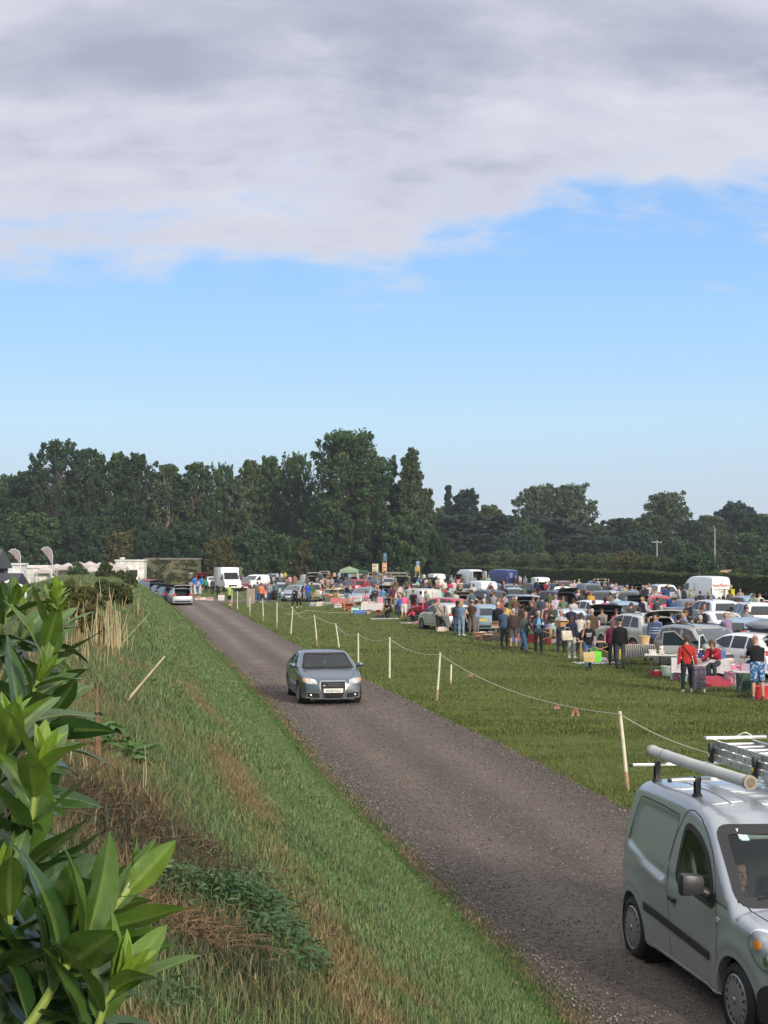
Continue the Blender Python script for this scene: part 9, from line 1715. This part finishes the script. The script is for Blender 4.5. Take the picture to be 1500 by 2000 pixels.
for px,py,ty,lb in((190,1492,1335,'brown hairy dead stem standing beside the dock plant'),(140,1375,1322,'reddish dead stump just right of the laurel')):
 p=GB(px,py);h=(py-ty)/F_PX*p.y;bm=bmesh.new();tube(bm,[(0,0,-.03),(0,0,h*.5),(-.005,0,h*.72),(-.003,0,h)],[.03,.02,.008,.006],7)
 rr=random.Random(px)
 for k in range(50):z=rr.uniform(0,h*.72);a_=rr.uniform(0,6.28);tube(bm,[(0,0,z),(math.cos(a_)*.035,math.sin(a_)*.035,z-.05)],.003,3)
 o=link('dead_stem',bm_mesh(bm,simple('dead_stem',(.20,.12,.07),.9,var=.3)));o.location=(p.x,p.y,bank_at(p.x,p.y));tag(o,lb,'dead stem')
 if ty==1335:
  f=Foliage()
  for k in range(10):f.leaf((0,0,h*.62),(rr.gauss(0,1),rr.gauss(0,1),rr.uniform(-.6,.4)),(0,0,1),.07,.0,k)
  link('leaves',f.build('leaves',M_LAU),o)
M_NET=simple('nettle_leaf',(.030,.070,.028),.6,var=.3,nscale=3);M_DOCK=laurel_mat('dock_leaf',(.045,.12,.03),(.08,.18,.03),.55)
def weed(name,px,py,rx,ry,h,n,L,label,mat,cat,age=.15,up=.3,seed=2):
 p=GB(px,py);f=Foliage();rr=random.Random(seed);z00=bank_at(p.x,p.y);bm=bmesh.new()
 for k in range(n):
  a=rr.uniform(0,6.28);q=math.sqrt(rr.random());x=math.cos(a)*q*rx;y=math.sin(a)*q*ry;zz=rr.random()**.6*h*(1-.6*q*q);b=Vector((x,y,bank_at(p.x+x,p.y+y)-z00+zz));o2=rr.uniform(0,6.28)
  f.leaf(b,(math.cos(o2),math.sin(o2),rr.uniform(-.5,up)),(rr.gauss(0,.3),rr.gauss(0,.3),1),L*rr.uniform(.6,1.2),max(0,rr.gauss(age,.1)),rr.randrange(4))
  if k%6==0:tube(bm,[(x*.9,y*.9,bank_at(p.x+x,p.y+y)-z00-.02),b],.003,4)
 o=empty(name,(p.x,p.y,z00),0,label,cat);link('leaves',f.build('leaves',mat),o);link('stems',bm_mesh(bm,simple('weed_stem',(.05,.09,.03),.7)),o);return o
M_NETL=laurel_mat('nettle_leaves',(.034,.088,.026),(.085,.17,.055),.6)
weed('nettle_patch',500,1800,.26,.42,.26,620,.062,'dense dark green nettle patch low on the near bank',M_NETL,'nettles',.15,.4,3);weed('nettle_patch',560,1880,.24,.40,.20,420,.055,'nettles trailing down the bank below the dense patch',M_NETL,'nettles',.12,.4,4);weed('nettle_patch',380,1760,.26,.30,.16,260,.055,'paler nettles left of the dense patch',M_NETL,'nettles',.35,.4,5);weed('nettle_patch',440,1775,.22,.30,.20,300,.055,'nettles joining the paler and the dense patch',M_NETL,'nettles',.2,.4,9)
weed('dock_plant',235,1478,.26,.36,.24,60,.20,'broad leaved dock plant beside the brown dead stem',M_DOCK,'dock plant',.5,.6,6)
weed('low_weed',390,1540,.5,.9,.10,160,.07,'low dark leafy weed on the upper bank face',M_NETL,'weed',.1,.3,7);weed('low_weed',310,1345,.6,1.0,.16,140,.09,'leafy weed patch right of the leaning cane',M_NETL,'weed',.1,.3,8);weed('low_weed',590,1660,.18,.3,.07,60,.05,'small weed on the smooth bank face',M_NETL,'weed',.2,.3,10);weed('low_weed',340,1985,.15,.2,.14,90,.045,'small leafy weed at the bottom picture edge',M_NETL,'weed',.1,.5,11)
def debris(px,py,rx,ry,n,label,mat,seed):
 p=GB(px,py);rr=random.Random(seed);bm=bmesh.new();z00=bank_at(p.x,p.y)
 for k in range(n):
  x,y=rr.gauss(0,rx),rr.gauss(0,ry);a=rr.uniform(0,6.28);L=rr.uniform(.03,.16);z=bank_at(p.x+x,p.y+y)-z00+rr.uniform(.0,.07);d=Vector((math.cos(a)*L,math.sin(a)*L,rr.uniform(-.2,.35)*L));q=Vector((x,y,z));tube(bm,[q,q+d*.5+Vector((0,0,.012)),q+d],[.0032,.0028,.0015],4,caps=False)
 o=link('dead_stems',bm_mesh(bm,mat));o.location=(p.x,p.y,z00);tag(o,label,'dead stems',kind='stuff')
debris(300,1640,.38,.40,1500,'dark heap of dead stems on the crest of the bank',simple('dark_stem',(.055,.035,.022),.95,var=.4),4);debris(350,1820,.22,.25,500,'brown dead stems left of the nettles',simple('brown_stem',(.16,.10,.05),.95,var=.4),5);debris(230,1600,.5,.5,500,'straw coloured litter by the laurel',simple('brown_stem',(.16,.10,.05),.95,var=.4),6)
for px,py,h,w,mat,lb,sd in((165,1192,.72,1.8,'olive','brownish bush on the far crest of the bank',61),(225,1184,.62,1.6,'hedge','green bush at the far end of the bank crest',62),(130,1215,.6,1.6,'olive','low brown scrub on the bank left of the stalks',63),(108,1165,.5,2.0,'dark','dark rounded bush with white flowers behind the bank crest',64),(240,1160,.5,1.4,'olive','small russet bush at the bank end',61),(200,1165,.5,1.4,'light','light green bush in the middle of the far crest',62),(175,1240,.40,.9,'olive','small scrub among the dry stalks',63),(205,1130,.9,1.8,'hedge','bush on the skyline at the far end of the bank',62),(235,1134,.8,1.5,'olive','brown bush on the skyline at the far end of the bank',61),(150,1126,.7,2.2,'light','low pale bush on the bank skyline under the canopies',63),(255,1146,.8,1.3,'hedge','small bush sloping down the far end of the bank',62),(140,1180,.5,1.2,'light','pale green weeds in the hollow of the far crest',63)):
 p=GB(px,py);tree('bush',p.x,p.y,'bush',h*[1.5,.9,1.2][sd%3],w*.7,mat,lb,'bush',seed=sd,z=bank_at(p.x,p.y)-.05,group='bushes on the bank',clumps=60,leaves=55,size=.055)
 # ================================================================== HAZE
bm=bmesh.new();box(bm,-160,160,-30,420,-1.0,48);hz=link('haze',bm_mesh(bm,None,False));tag(hz,kind='stuff');hz['label']='thin morning haze over the whole field'
m=bpy.data.materials.new('haze');m.use_nodes=True;nt=m.node_tree;nt.nodes.clear();o=nt.nodes.new('ShaderNodeOutputMaterial');v=nt.nodes.new('ShaderNodeVolumePrincipled');v.inputs['Color'].default_value=(.82,.88,1,1);v.inputs['Density'].default_value=.00022;v.inputs['Anisotropy'].default_value=.2;nt.links.new(v.outputs[0],o.inputs['Volume']);hz.data.materials.append(m)
